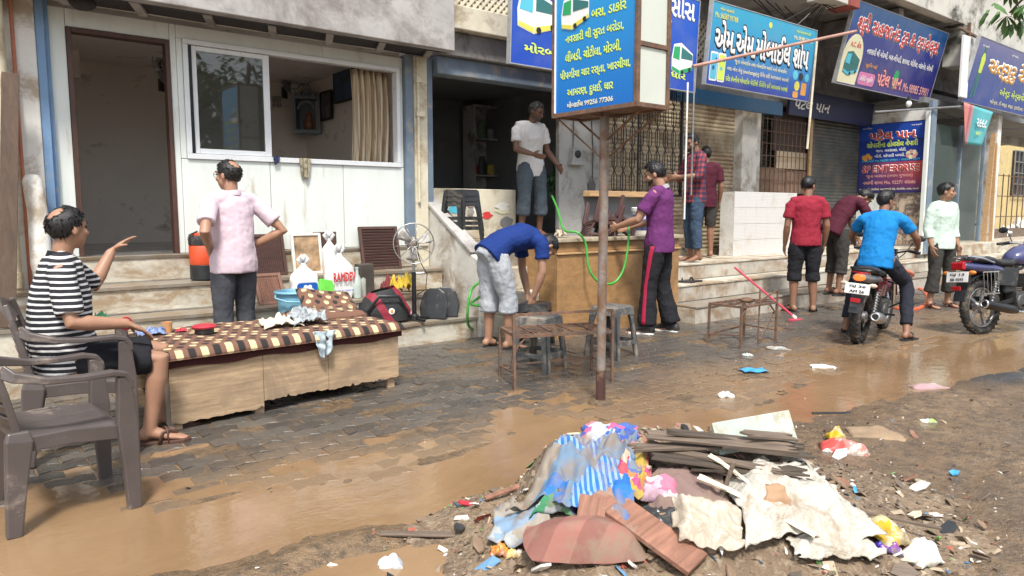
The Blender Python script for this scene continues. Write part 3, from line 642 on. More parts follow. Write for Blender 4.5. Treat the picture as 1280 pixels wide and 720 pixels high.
pp('side_panel', ACR, lambda b: (b.span(bx0+.03, bx1-.03, by0+.012, by0+.016, bz0+.03, 2.298), b.span(bx0+.03, bx1-.03, by0+.012, by0+.016, 2.33, bz1-.03)))
pp('side_panel', ACR, lambda b: b.span(bx0+.03, bx1-.03, by1-.016, by1-.012, bz0+.03, bz1-.03))
pp('back_panel', ACR, lambda b: b.span(bx1-.016, bx1-.012, by0+.03, by1-.03, bz0+.03, bz1-.03)); pp('bottom_panel', RUST, lambda b: b.span(bx0+.03, bx1-.03, by0+.03, by1-.03, bz0+.012, bz0+.016))
t = NT('route_face'); v = t.coord(); q = t.xyz(v); st = t.math('SINE', t.math('MULTIPLY', q[0], 420.)); c = t.ramp(q[2], [(0, (.005, .14, .52)), (.6, (.01, .26, .62)), (1, (.03, .38, .66))])
t.set(col=t.mix(t.math('MULTIPLY', t.math('GREATER_THAN', st, .7), .12), c, (.2, .5, .8)), rough=.3); 
fc = part('face_panel', t.m, ps, lambda b: b.span(0, .715, 0, .004, 0, 1.05))
fc.matrix_local = Matrix(((0, 1, 0, bx0+.008-3.48), (-1, 0, 0, by1-.028-3.40), (0, 0, 1, bz0+.03), (0, 0, 0, 1)))
pp('face_edge', P_WHITE, lambda b: b.span(bx0-.002, bx0+.011, by1-.036, by1-.0285, bz0+.03, bz1-.03))
for i, (s_, x, wd) in enumerate((('નવસારી થી સુરત બરોડા,', .10, .52), ('લીંબડી, ચોટીલા, મોરબી,', .10, .50), ('પીપળીયા ચાર રસ્તા, ખારચીયા,', .05, .63), ('આમરણ, દુધઈ, ધાર', .12, .42))):
    txt(fc, s_, x, .425-.115*i, wd, .082, P_LIME, None, .03, y=-.002)
txt(fc, 'મોબાઈલ 99256 77306', .12, .022, .42, .042, P_CREAM, None, .03, y=-.002); txt(fc, 'બસ, ડાકોર', .34, .545, .30, .085, P_LIME, None, .03, y=-.002)
bus_print(fc, .06, .52, .26, .22, P_WHITE, P_YEL, P_GREEN, y=-.002)
# the smaller boards
nb, W_, H_ = signboard('navy blue fascia board with white italic letters between the two big signs', (11.3, 6.75, 2.92), (14.2, 6.75, 2.92), (11.3, 6.72, 3.32), .04, flat('navy_board', (.012, .018, .075)), edge=flat('navy_edge2', (.02, .02, .06)))
txt(nb, 'પટેલ પાન', .15, .10, 1.15, .22, P_WHITE, P_BLACK, .02, .05, shear=.25)
bb_ = MB(); bb_.span(8.1, 10.9, 6.62, 6.66, 2.84, 3.05); tag(bb_.build('blue_valance', flat('valance_blue', (.015, .07, .15)), bevel=.005), 'plain dark blue strip board under the mobile shop sign', 'board')
fl, W_, H_ = signboard('tapered teal and pink cloth banner with white digits hung under the readymade sign', (15.05, 5.55, 2.55), (16.6, 5.55, 2.55), (15.05, 5.5, 3.28), .004, DARK, name='cloth_banner')
for ch in list(fl.children): bpy.data.objects.remove(ch)
fl['category'] = 'banner'
t = NT('banner_print'); q = t.xyz(t.coord()); t.set(col=t.ramp(q[0], [(.30, (.60, .22, .20)), (.36, (.35, .08, .12)), (.48, (.50, .25, .25)), (.56, (.08, .36, .40)), (1.0, (.10, .42, .46))], 'LINEAR'), rough=.6)
BAN = lambda u, v: (.02+1.5*u+(.32-.60*u)*(1-v), -.03+.03*math.sin(u*7)*(1-v), .02+.74*v-.06*v*u)
part('banner_cloth', t.m, fl, lambda b: b.grid(BAN, 24, 12, .003), smooth=True)
txt(fl, '૨૯૯૮', .66, .36, .50, .16, P_WHITE, None, .03, y=-.07); txt(fl, 'ફક્ત', .68, .20, .24, .07, P_LIME, y=-.07)
# ---------------------------------------------------------------- open shop in the middle
mid = thing('shop_building', 'open dim tea shop with inner counter and shelves between stair wall and grille', 'building')
FZ = .97
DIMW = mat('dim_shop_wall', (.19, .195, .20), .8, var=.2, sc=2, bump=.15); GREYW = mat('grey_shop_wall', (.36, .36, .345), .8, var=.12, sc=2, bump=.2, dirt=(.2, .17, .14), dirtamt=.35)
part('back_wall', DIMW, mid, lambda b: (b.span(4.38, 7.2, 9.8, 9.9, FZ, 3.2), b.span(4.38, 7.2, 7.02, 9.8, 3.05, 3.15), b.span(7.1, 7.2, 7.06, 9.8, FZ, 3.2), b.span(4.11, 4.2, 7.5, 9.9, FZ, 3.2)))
part('shop_floor', STEPT, mid, lambda b: b.span(4.46, 7.1, 6.05, 9.8, .6, FZ), bevel=.01)
for k in range(3): part('step', STEPM, mid, lambda b: b.span(4.46, 4.895, 5.5+.19*k, 6.049, .24*k if k else -.05, .24*(k+1)), bevel=.01)
part('lintel', GREYBLUE, mid, lambda b: b.span(4.375, 7.1, 6.80, 7.0, 2.80, 2.99), bevel=.01)
part('shutter_box', mat('shutter_box', (.20, .19, .18), .7, var=.2, dirt=(.10, .09, .08), dirtamt=.3), mid, lambda b: b.span(4.375, 8.0, 6.72, 7.1, 2.993, 3.25), bevel=.01)
part('cornice', CREAM, mid, lambda b: b.span(4.33, 8.0, 6.6, 7.1, 3.253, 3.50), bevel=.01)
part('wall_above', CREAM, mid, lambda b: b.span(4.33, 8.0, 6.9, 7.1, 3.503, 5.2))
def lattice(b, x0, x1, z0, z1, y, st, th):
    n = int((x1-x0+z1-z0)/st)
    for i in range(n+1):
        for s_ in (1, -1):
            q = i*st; a = (x0+q, z0); c = (x0+q-(z1-z0), z1)
            if a[0] > x1: a = (x1, z0+(a[0]-x1))
            if c[0] < x0: c = (x0, z1-(x0-c[0]))
            if a[1] >= z1 or c[1] <= z0: continue
            if s_ < 0: a, c = (x0+x1-a[0], a[1]), (x0+x1-c[0], c[1])
            b.bar((a[0], y+.012*(s_ > 0), a[1]), (c[0], y+.012*(s_ > 0), c[1]), th, .01, up=(0, 1, 0))
part('jali_screen', CREAM, mid, lambda b: lattice(b, 4.34, 6.2, 3.52, 3.9, 6.87, .085, .03))
# white meter wall
mw_ = part('meter_wall', GREYW, mid, lambda b: b.span(6.33, 7.1, 6.98, 7.05, FZ, 2.80), bevel=.005)
part('meter_box', GREYW, mw_, lambda b: (b.span(6.50, 6.66, 6.90, 6.98, 1.95, 2.12), b.span(6.47, 6.70, 6.89, 6.98, 1.90, 1.95)), bevel=.006)
part('meter_dial', BLACKP, mw_, lambda b: b.lathe([(.05, 0), (.05, .015), (.04, .02)], (6.58, 6.90, 2.04), 14, (0, -1, 0)), smooth='auto')
part('wire', BLACKM, mw_, lambda b: (b.tube([(6.55, 6.96, 2.12), (6.56, 6.96, 2.5), (6.7, 6.96, 2.78)], .006, 5), b.tube([(6.9, 6.96, 1.2), (6.92, 6.96, 2.1), (6.86, 6.96, 2.75)], .007, 5)))
# inner counter with peeling posters
ic = part('inner_counter', CREAM, mid, lambda b: b.span(4.40, 5.75, 7.15, 7.65, FZ, 1.57), bevel=.008)
for k in range(9):
    x = rnd.uniform(4.7, 5.6); z = rnd.uniform(1.15, 1.48); w_, h_ = rnd.uniform(.06, .22), rnd.uniform(.06, .18)
    m_ = [PAPER, P_CYAN, P_RED, GREYW, P_CREAM, PAPER, DIMW, P_ROSE, PAPER][k]
    part('torn_poster', m_, ic, lambda b: b.prism([(x+w_*.5*math.cos(a)*(1+.35*math.sin(a*5+k)), z+h_*.5*math.sin(a)) for a in [i*.524 for i in range(12)]], Matrix.Translation((0, 7.148-.002*k, 0)) @ XZ, .0015))
# shelf units (furniture, set inside the shop)
SHELFM = mat('shelf_laminate', (.48, .47, .45), .7, var=.12, dirt=(.18, .16, .14), dirtamt=.3)
def shelf(label, x0, x1, y, z0, z1, levels, depth=.32):
    o = thing('shelf_unit', label, 'shelf', ((x0+x1)/2, y, z0)); wd = x1-x0; hh_ = z1-z0
    part('carcass', SHELFM, o, lambda b: (b.span(-wd/2, -wd/2+.02, 0, depth, 0, hh_), b.span(wd/2-.02, wd/2, 0, depth, 0, hh_), b.span(-wd/2+.021, wd/2-.021, depth-.012, depth, 0, hh_), b.span(-wd/2+.021, wd/2-.021, 0, depth-.013, hh_-.02, hh_)), bevel=.002)
    for z in levels: part('shelf_board', SHELFM, o, lambda b: b.span(-wd/2+.021, wd/2-.021, 0, depth-.013, z-z0, z-z0+.02), bevel=.002)
    return o
a = gy(593, 110, 9.3); c_ = gy(652, 235, 9.3)
shelf('tall open shelf unit with bags and bottles behind the inner counter', a.x, c_.x, 9.3, FZ, 2.95, (FZ+.02, 1.85, 2.42)); sx0, sx1 = a.x, c_.x
a2 = gy(664, 180, 9.0); c2 = gy(702, 240, 9.0)
shelf('narrow shelf rack with small packets behind the standing man', a2.x, c2.x, 9.0, FZ, 2.6, (1.3, 1.62, 1.95, 2.28))
shc = [(.5, .10, .05), (.05, .05, .06), (.55, .38, .06), (.45, .45, .43), (.12, .2, .14), (.3, .3, .3), (.30, .05, .04), (.6, .55, .45)]
SHM = [mat('shelf_good_%d' % i, c, .5, var=.4, sc=15) for i, c in enumerate(shc)]
def bottle(b, r, h):
    b.lathe([(r*.9, 0), (r, .02), (r, h*.6), (r*.35, h*.78), (r*.35, h*.95), (r*.42, h*.95), (r*.42, h)], (0, 0, 0), 10)
gi = 0
GOODS = {'jar': 'glass jar', 'bag': 'carry bag', 'tin': 'round tin'}
COLN = ['red', 'black', 'yellow', 'pale grey', 'dark green', 'grey', 'dark red', 'cream']
for lev, zz in (('on the middle shelf of the tall unit', 1.87), ('on the upper shelf of the tall unit', 2.44)):
    for k in range(6):
        x = sx0+.08+(sx1-sx0-.16)*k/5.; b = MB(); kind = k % 3; ci = (gi*3+k) % 8
        if kind == 0: bottle(b, .05, .26); nm = 'bottle'
        elif kind == 1: b.grid(lambda u, v: V((.09*math.sin(u*6.283)*(1-.5*v)*(1+.2*math.sin(u*9+k)), .07*math.cos(u*6.283)*(1-.5*v), .30*v)), 16, 6); nm = 'carry_bag'
        else: b.lathe([(.055, 0), (.06, .01), (.06, .16), (.05, .17), (.02, .175)], (0, 0, 0), 12); nm = 'storage_tin'
        o = b.build(nm, SHM[ci], smooth='auto'); o.location = (x, 9.42, zz)
        tag(o, f"{COLN[ci]} {nm.replace('_', ' ')} {lev} of the tea shop", nm.split('_')[-1], 'goods on the shop shelves')
    gi += 1
for li, zz in enumerate((1.32, 1.64, 1.97, 2.30)):
    for k in range(4):
        b = MB(); b.box((0, 0, .07), (.07, .1, .14-.02*(k % 2))); o = b.build('packet', SHM[(li*2+k*3) % 8], bevel=.006); o.location = (a2.x+.07+(c2.x-a2.x-.14)*k/3., 9.1, zz)
        tag(o, f"small {COLN[(li*2+k*3) % 8]} packet on the {['lowest', 'second', 'third', 'top'][li]} board of the narrow rack", 'packet', 'goods on the shop shelves')
# street counter
co = thing('tea_counter', 'long ochre board faced counter with stone top at the tea shop front', 'counter', (4.9, 5.42, 0))
def cp(name, m, fn, **k):
    b = MB(); fn(b); b.v = [(x-4.9, y-5.42, z) for x, y, z in b.v]; return b.build(name, m, co, **k)
for i in range(3): cp('front_board', COUNTER, lambda b: b.span(4.9+.645*i, 4.9+.645*i+.641, 5.42, 5.45, -.03, .86), bevel=.004)
cp('side_board', COUNTER, lambda b: b.span(4.9, 4.93, 5.452, 5.95, -.03, .97), bevel=.004); cp('end_board', COUNTER, lambda b: b.span(6.80, 6.83, 5.452, 5.95, 0, .97), bevel=.004)
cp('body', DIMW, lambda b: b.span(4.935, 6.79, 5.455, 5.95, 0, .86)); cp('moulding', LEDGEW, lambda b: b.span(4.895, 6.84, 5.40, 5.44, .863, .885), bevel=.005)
cp('fascia', COUNTER, lambda b: b.span(4.9, 6.835, 5.425, 5.45, .887, .985), bevel=.004)
cp('top', mat('stone_top', (.42, .36, .26), .4, var=.2, dirt=(.25, .19, .12), dirtamt=.4), lambda b: b.span(4.87, 6.87, 5.385, 5.97, .988, 1.03), bevel=.008)
# raised cabinet rail at the counter's back
rl = thing('rail_frame', 'wooden rail and cream post raised above the counter back', 'frame', (6.4, 5.9, 1.03))
def rp(name, m, fn, **k):
    b = MB(); fn(b); b.v = [(x-6.4, y-5.9, z-1.03) for x, y, z in b.v]; return b.build(name, m, rl, **k)
a = gy(735, 240, 5.9); rp('rail', LEDGEW, lambda b: b.span(a.x, 7.12, 5.86, 5.98, 1.47, 1.535), bevel=.006)
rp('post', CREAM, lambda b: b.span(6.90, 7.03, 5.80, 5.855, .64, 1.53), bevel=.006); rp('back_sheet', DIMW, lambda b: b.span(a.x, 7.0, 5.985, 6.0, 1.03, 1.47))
# grille
gr_ = thing('window_grille', 'black patterned iron window grille above the counter rail', 'grille', (7.62, 6.62, 1.5))
def grille(b, x0, x1, z0, z1, y):
    n = int((x1-x0)/.155); w_ = (x1-x0)/n; m = int((z1-z0)/.27); h_ = (z1-z0)/m
    for i in range(n+1): b.bar((x0+i*w_, y, z0), (x0+i*w_, y, z1), .010)
    for i in range(n):
        for j in range(m):
            cx, cz = x0+(i+.5)*w_, z0+(j+.5)*h_
            pts = [(cx-w_*.5, cz-h_*.5), (cx-w_*.22, cz-h_*.28), (cx-w_*.22, cz+h_*.28), (cx-w_*.5, cz+h_*.5)]
            for s_ in (1, -1):
                q = [(cx+s_*(px-cx), pz_) for px, pz_ in pts]
                for (xa, za), (xb, zb) in zip(q, q[1:]): b.bar((xa, y-.006, za), (xb, y-.006, zb), .008)
            b.bar((cx-w_*.22, y-.006, cz), (cx+w_*.22, y-.006, cz), .008)
g1 = MB(); grille(g1, -.82, .70, .03, 1.55, 0); g1.build('bars', BLACKM, gr_)
part('frame', BLACKM, gr_, lambda b: (b.span(-.85, -.82, -.02, .02, 0, 1.6), b.span(.70, .73, -.02, .02, 0, 1.6), b.span(-.819, .699, -.02, .02, 0, .03), b.span(-.819, .699, -.02, .02, 1.56, 1.6)))
part('dark_side', BLACKM, gr_, lambda b: b.bar((-.2, -.01, .03), (-.2, -.01, 1.55), .02))
# ---------------------------------------------------------------- shops to the right
row_ = thing('shop_row', 'row of shuttered shops with concrete overhang and white steps', 'building')
def corrug(x0, x1, z0, z1, y, pitch, amp):
    b = MB(); n = int((z1-z0)/pitch*4); pr = []
    for i in range(n+1):
        z = z0+(z1-z0)*i/n; ph = (i % 4); pr.append((y-(0, amp*.8, amp, amp*.5)[ph], z))
    b.add([(x, yy, z) for yy, z in pr for x in (x0, x1)], [(2*i, 2*i+1, 2*i+3, 2*i+2) for i in range(n)]); return b
SHUT1 = mat('cream_brown_shutter', (.43, .35, .24), .6, .0, var=.22, sc=3, bump=.2, dirt=(.20, .14, .085), dirtamt=.5, dsc=2.2)
SHUT2 = mat('dark_green_shutter', (.085, .095, .088), .6, .1, var=.25, sc=3, bump=.2, dirt=(.16, .13, .10), dirtamt=.3, dsc=2.2)
s1 = corrug(7.2, 10.07, .66, 3.1, 6.96, .062, .016).build('roller_shutter', SHUT1, row_)
part('bottom_rail', SHUT1, s1, lambda b: b.span(7.2, 10.07, 6.93, 6.97, .63, .70), bevel=.004)
for x in (8.9, 9.5): part('lock', STEEL, s1, lambda b: b.box((x, 6.92, .72), (.09, .03, .05)), bevel=.006)
corrug(12.3, 14.3, .66, 3.1, 7.0, .062, .016).build('roller_shutter', SHUT2, row_); corrug(10.72, 12.28, .66, 3.1, 7.15, .062, .016).build('roller_shutter', SHUT2, row_)
part('pier', PLAST, row_, lambda b: b.span(10.08, 10.50, 6.80, 7.1, .63, 3.1), bevel=.01); part('pier', PLAST, row_, lambda b: b.span(10.505, 10.71, 6.88, 7.1, .63, 3.1), bevel=.01)
part('pier', SHUT2, row_, lambda b: b.span(12.27, 12.33, 6.85, 7.1, .63, 3.1), bevel=.008)
# barred window with boards behind
gb = part('window_bars', RUST, row_, lambda b: ([b.bar((10.72+.13*i, 6.86, 1.6), (10.72+.13*i, 6.86, 2.85), .011) for i in range(13)], [b.bar((10.7, 6.868, 1.62+.2*j), (12.29, 6.868, 1.62+.2*j), .011) for j in range(7)]))
part('dark_board', mat('dark_hardboard', (.055, .035, .028), .7, var=.3), gb, lambda b: b.span(11.15, 12.25, 6.93, 6.95, 2.32, 3.0)); part('pale_board', mat('pale_card', (.46, .37, .26), .8, var=.15), gb, lambda b: b.span(11.25, 12.22, 6.91, 6.925, 2.02, 2.318)); part('brown_card', mat('brown_card', (.22, .14, .095), .8, var=.2), gb, lambda b: (b.span(10.72, 11.5, 6.90, 6.92, 1.6, 2.02), b.span(11.51, 12.26, 6.89, 6.905, 1.6, 2.0)))
part('timber_post', LEDGEW, gb, lambda b: b.span(12.18, 12.26, 6.84, 6.885, 1.6, 3.0), bevel=.004)
# tiled dwarf wall: single tiles
t = NT('dot_tile'); v = t.coord('Object'); vo = t.n('TexVoronoi', feature='F1'); vo.inputs['Scale'].default_value = 46; vo.inputs['Randomness'].default_value = .1; t.l(v, vo.inputs['Vector'])
c = t.mix(t.ramp(vo.outputs['Distance'], [(.26, (1, 1, 1)), (.36, (0, 0, 0))]), (.66, .655, .64), (.52, .49, .46)); nz = t.noise(v, 3, 6, .7)
c = t.mix(t.ramp(nz, [(.55, (0, 0, 0)), (.75, (.7, .7, .7))]), c, (.50, .42, .32)); t.set(col=c, rough=.22); DOTT = t.m; RISET = mat('riser_tile', (.50, .47, .41), .35, var=.15, sc=3, bump=.1, dirt=(.30, .22, .15), dirtamt=.45, dsc=2.4)
dw = part('dwarf_wall', PLASTW, row_, lambda b: b.span(9.2, 10.9, 6.32, 6.55, .55, 1.585))
for i in range(6):
    for j in range(4): part('tile', DOTT, dw, lambda b: b.span(9.2+.283*i, 9.2+.283*i+.279, 6.305, 6.319, .632+.24*j, .632+.24*j+.236), bevel=.002, seg=1)
# side wall with board, white panel, mosaic below
sw_ = part('side_wall', PLASTW, row_, lambda b: b.span(14.3, 14.42, 5.74, 7.4, .0, 3.15)); part('white_panel', WHITEP, sw_, lambda b: b.span(14.285, 14.299, 6.55, 7.36, .66, 3.02))
for k in range(4): part('meter_notice', mat('notice_print', (.30, .32, .34), .6, var=.7, sc=40), sw_, lambda b: b.span(14.278, 14.2835, 7.04+.13*(k % 2), 7.04+.13*(k % 2)+(.10 if k else .22), 1.9+.26*k, 1.9+.26*k+.19))
t = NT('patchy_mosaic'); v = t.coord(); nz = t.noise(v, 5, 7, .75, .6); t.set(col=t.ramp(nz, [(.38, (.55, .47, .36)), (.48, (.40, .30, .22)), (.54, (.07, .055, .05)), (.62, (.45, .36, .30)), (.7, (.6, .52, .42))]), rough=.7); t.bump(nz, .5, .02)
part('patchy_wall', t.m, sw_, lambda b: b.span(14.288, 14.2995, 5.76, 6.545, .66, 1.62)); part('corner_post', GREYBLUE, sw_, lambda b: b.span(14.22, 14.42, 5.66, 5.735, .5, 3.3), bevel=.006)
part('corner_post', WHITEP, sw_, lambda b: b.span(14.15, 14.215, 5.68, 5.75, .5, 3.1), bevel=.006)
# steps: three, white faced
for k in range(3):
    y0 = 5.12+.35*k; z1 = .21*(k+1); x0 = 6.76 if k == 0 else 6.87
    st = part('step', STEPM if k < 2 else PLASTW, row_, lambda b: b.span(x0, 14.28, y0, 6.95 if k == 2 else y0+.37, z1-.26 if k == 0 else z1-.21, z1-.026), bevel=.01)
    for i in range(15):
        xa = x0+(14.28-x0)*i/15.; xb = x0+(14.28-x0)*(i+1)/15.
        part('riser_tile', RISET, st, lambda b: b.span(xa, xb-.006, y0-.008, y0-.001, z1-.20, z1-.03))
        part('tread_tile', STEPT if k == 0 else STEPM, st, lambda b: b.span(xa, xb-.005, y0-.02, 6.94 if k == 2 else y0+.33, z1-.024, z1+.001*(i % 3)), bevel=.004, seg=1)
# clothing shop past the side wall
part('shop_back', DIMW, row_, lambda b: (b.span(14.42, 17.6, 8.4, 8.5, .4, 3.6), b.span(17.52, 17.6, 6.0, 8.4, .4, 3.6), b.span(14.42, 26, 5.9, 8.4, 3.3, 3.4)))
part('shop_floor', STEPM, row_, lambda b: (b.span(14.42, 26, 5.35, 8.4, .0, .66), b.span(14.42, 26, 5.0, 5.345, 0, .44), b.span(13.9, 26, 4.65, 4.995, -.05, .22)), bevel=.01)
t = NT('clear_glass'); t.set(col=(.10, .16, .15), rough=.02, alpha=.18, spec=.6); CGLASS = t.m
gl = part('shop_glass', CGLASS, row_, lambda b: b.span(14.5, 16.9, 5.72, 5.73, .68, 2.9))
for x in (14.44, 15.7, 16.9): part('mullion', GREYBLUE, gl, lambda b: b.span(x, x+.05, 5.69, 5.75, .67, 2.95))
part('glass_shelf', mat('shelf_edge', (.18, .26, .25), .2), row_, lambda b: [b.span(14.7, 17.4, 7.9, 8.3, z, z+.02) for z in (1.0, 1.4, 1.8, 2.2, 2.6)])
part('door_post', PLASTW, row_, lambda b: b.span(17.55, 17.75, 5.68, 6.0, .66, 3.3), bevel=.01); part('timber_post', LEDGEW, row_, lambda b: (b.bar((17.1, 5.66, .66), (17.25, 5.66, 2.9), .09, .05), b.bar((17.3, 5.6, .66), (17.4, 5.66, 2.7), .06, .04)))
for i in range(10):
    b = MB(); b.box((0, 0, .11), (.2, .2, .22)); o = b.build('folded_clothes', SHM[(i*5+2) % 8], bevel=.02); o.location = (14.9+.27*i, 8.1, (1.02, 1.42, 1.82)[i % 3])
    tag(o, f"{COLN[(i*5+2) % 8]} pile of folded clothes on the {['low', 'middle', 'high'][i % 3]} glass shelf, {['end', 'inner'][i % 2]} row", 'clothes', 'clothes behind the shop glass')
b = MB(); b.lathe([(.14, 0), (.18, .32), (.19, .33)], (0, 0, 0), 18); o = b.build('plastic_bin', mat('blue_bin', (.02, .10, .28), .4), smooth='auto'); o.location = gz(1222, 298, .70); tag(o, 'dark blue plastic bin at the foot of the shop glass', 'bin')
# yellow house seen through the gap
yh = thing('yellow_house', 'yellow plastered house wall with barred window beyond the shop passage', 'building')
part('wall', mat('yellow_wall', (.60, .47, .22), .8, var=.1, dirt=(.40, .33, .2), dirtamt=.3), yh, lambda b: b.span(22, 34, 9.8, 10, 0, 6))
a, c_ = gy(1268, 188, 9.75), gy(1300, 245, 9.75); wn = part('window', DARK, yh, lambda b: b.span(a.x, c_.x, 9.76, 9.79, c_.z, a.z)); part('window_bars', STEEL, wn, lambda b: ([b.bar((a.x+(c_.x-a.x)*i/8, 9.7, c_.z), (a.x+(c_.x-a.x)*i/8, 9.7, a.z), .03) for i in range(9)], [b.bar((a.x, 9.7, c_.z+(a.z-c_.z)*j/4), (c_.x, 9.7, c_.z+(a.z-c_.z)*j/4), .03) for j in range(5)]))
fg = thing('barred_fence', 'thin grey barred fence panel beside the clothing shop', 'fence', (19.9, 6.2, .66)); part('bars', RUST, fg, lambda b: ([b.bar((-2+.36*i, 0, 0), (-2+.36*i, 0, 1.5), .02) for i in range(12)], [b.bar((-2, 0, .02+.48*j), (2, 0, .02+.48*j), .02) for j in range(4)])); part('base_board', OLDPLY, fg, lambda b: b.span(-2, 2, -.05, -.02, 0, .22))
for i, (px, py, s_) in enumerate(((1272, 292, .3), (1256, 296, .2), (1279, 276, .25))):
    rag('white_sack', ['large white sack lying on the far shop landing', 'small white sack slumped on the far shop landing', 'white sack propped behind the other sacks on the far landing'][i], 'sack', gz(px, py, .67), s_, s_*.7, s_*1.3, WPLAST, 3.3+i)
rag('dropped_cloth', 'black cloth dropped on the upper far step', 'cloth', gz(1222, 327, .45), .3, .16, .08, MATS['black_rag'], 4.4); rag('dropped_cloth', 'black cloth dropped on the lower far step', 'cloth', gz(1228, 343, .23), .24, .14, .06, MATS['black_rag'], 6.4)
# upper storey, overhang, beams
MOSS = mat('mossy_plaster', (.52, .50, .45), .9, var=.12, sc=2, bump=.4, dirt=(.055, .055, .042), dirtamt=.32, dsc=1.1)
part('upper_wall', CONC, row_, lambda b: (b.span(8.0, 27, 7.16, 7.3, 3.1, 6.5), b.span(8.0, 14.3, 6.98, 7.15, 3.1, 3.5)))
part('overhang', CONC, row_, lambda b: (b.span(7.9, 11.25, 6.05, 7.15, 4.55, 4.8)), bevel=.01)
part('overhang_end', mat('red_band', (.30, .07, .055), .8, var=.2), row_, lambda b: (b.span(11.0, 11.28, 5.62, 6.0, 4.38, 5.6)), bevel=.01)
part('overhang_beam', MOSS, row_, lambda b: (b.span(10.4, 10.995, 5.66, 6.0, 4.40, 5.6), b.span(8.0, 10.39, 5.75, 6.03, 4.85, 5.6)), bevel=.01)
part('fascia', MOSS, row_, lambda b: (b.span(11.29, 15.6, 5.55, 5.75, 4.72, 6.2), b.span(15.1, 15.65, 5.5, 5.9, 4.0, 4.718), b.span(15.61, 27, 5.55, 5.75, 4.50, 6.2)), bevel=.01)
part('slab', CONC, row_, lambda b: b.span(11.3, 27, 5.76, 7.15, 4.75, 4.9)); part('red_stripe', MATS['red_band'], row_, lambda b: b.span(11.3, 27, 5.50, 5.549, 5.75, 5.98))

for x in (13.0, 16.5): part('beam', CONC, row_, lambda b: b.span(x, x+.16, 5.8, 7.15, 4.3, 4.72))
part('cross_beam', CONC, row_, lambda b: (b.span(14.9, 22, 6.6, 6.8, 3.45, 3.75), b.span(14.9, 22, 6.9, 7.1, 3.95, 4.2)))
part('jali_screen', CREAM, row_, lambda b: lattice(b, 8.0, 9.6, 3.6, 4.2, 7.1, .11, .04))
part('wire_bundle', BLACKM, row_, lambda b: [b.tube([V((9.3+.25*i, 6.3, 4.4)), V((9.9+.2*i, 6.1, 4.05-.12*(i % 2))), V((10.6+.05*i, 5.9, 4.42)), V((10.9, 5.8, 4.3+.05*i))], .009, 5) for i in range(5)])
part('cable', BLACKM, row_, lambda b: [b.tube([V((14.4+6*u, 5.9, 3.25-.6*u*(1-u)*1.2)) for u in [i/10 for i in range(11)]], .012, 5), b.tube([V((14.7+.4*u, 5.9+u, 4.3-1.1*u)) for u in (0, .3, .6, 1)], .01, 5)])
def sbar(name, label, a, b_, r, m, cat='pole'):
    q = MB(); q.tube([a, b_], r, 8); return tag(q.build(name, m, smooth='auto'), label, cat)
sbar('angle_bar', 'pinkish steel bar slanting across the mobile shop sign', gy(866, 83, 5.85), gy(1070, 39, 5.6), .022, mat('pink_primer', (.42, .24, .19), .7))
sbar('sign_post', 'thin cream post hanging below the end of the mobile shop sign', gy(1021, 52, 5.9), gy(1009, 186, 5.9), .018, CREAM)
sbar('steel_post', 'thin white steel post carrying the edge of the bus agency board', V((gy(858, 170, 5.84).x, 5.84, 2.9)), V((gy(858, 170, 5.84).x, 5.84, 1.2)), .012, WPLAST)
sbar('steel_post', 'thin pale tube beside the plaid shirt man at the board edge', V((gy(866, 170, 5.7).x, 5.7, 3.05)), V((gy(866, 170, 5.7).x, 5.7, 1.5)), .010, STEEL)
tl_ = thing('light_panel', 'white upright light box hung beside the readymade sign', 'light', gy(1203, 122, 5.45)); part('housing', WPLAST, tl_, lambda b: b.box((0, 0, .55), (.30, .05, 1.1)), bevel=.008); part('bracket', RUST, tl_, lambda b: (b.bar((-.35, 0, 1.2), (.45, .0, 1.15), .04), b.bar((.1, 0, 1.1), (.1, 0, 1.35), .05)))
sbar('bare_rod', 'bare rod hanging beneath the travels sign', gy(1093, 140, 5.9), gy(1200, 133, 5.5), .018, STEEL)
cf = thing('bulb_lamp', 'small white bulb holder under the travels sign', 'lamp', gy(1136, 127, 5.85)); part('bulb', WPLAST, cf, lambda b: b.ell((0, 0, -.04), (.05, .05, .06)), smooth=True); part('holder', BLACKP, cf, lambda b: b.lathe([(.03, 0), (.025, .08)], (0, 0, .01), 10))
# ---------------------------------------------------------------- people
def skin(name, col):
    if name in MATS: return MATS[name]
    t = NT(name); v = t.coord(); nz = t.noise(v, 9, 4, .6)
    t.set(col=t.mix(nz, tuple(x*.8 for x in col), tuple(x*1.18 for x in col)), rough=.5, sss=.0); t.bump(t.noise(v, 90, 3), .12, .003); MATS[name] = t.m; return t.m
SK1 = skin('skin_tan', (.36, .195, .125)); SK2 = skin('skin_brown', (.25, .125, .075)); SK3 = skin('skin_dark', (.15, .075, .046))
HAIR = mat('black_hair', (.012, .011, .011), .45, var=.5, sc=60, bump=.6, bsc=160, stretch=(1, 1, .25))
GHAIR = mat('greying_hair', (.05, .047, .045), .5, var=.6, sc=60, bump=.6, bsc=160)
def cloth(name, col, var=.14, sc=9, rough=.85, bump=.3, bsc=20):
    if name in MATS: return MATS[name]
    t = NT(name); v = t.coord(); n1 = t.noise(v, sc, 4, .6); n2 = t.noise(t.coord('Object', (1, 1, .45)), bsc, 3, .55, .8)
    t.set(col=t.mix(n1, tuple(x*(1-var) for x in col), tuple(min(1, x*(1+var)) for x in col)), rough=rough, spec=.2); t.bump(n2, bump, .012); MATS[name] = t.m; return t.m
TEX = {}
def wrinkle(o, strength, scale, seed=0):
    key = round(scale, 3)
    if key not in TEX:
        x = bpy.data.textures.new('folds', 'CLOUDS'); x.noise_scale = scale; x.noise_depth = 2; TEX[key] = x
    d = o.modifiers.new('folds', 'DISPLACE'); d.texture = TEX[key]; d.strength = strength; d.mid_level = .41; d.texture_coords = 'LOCAL'
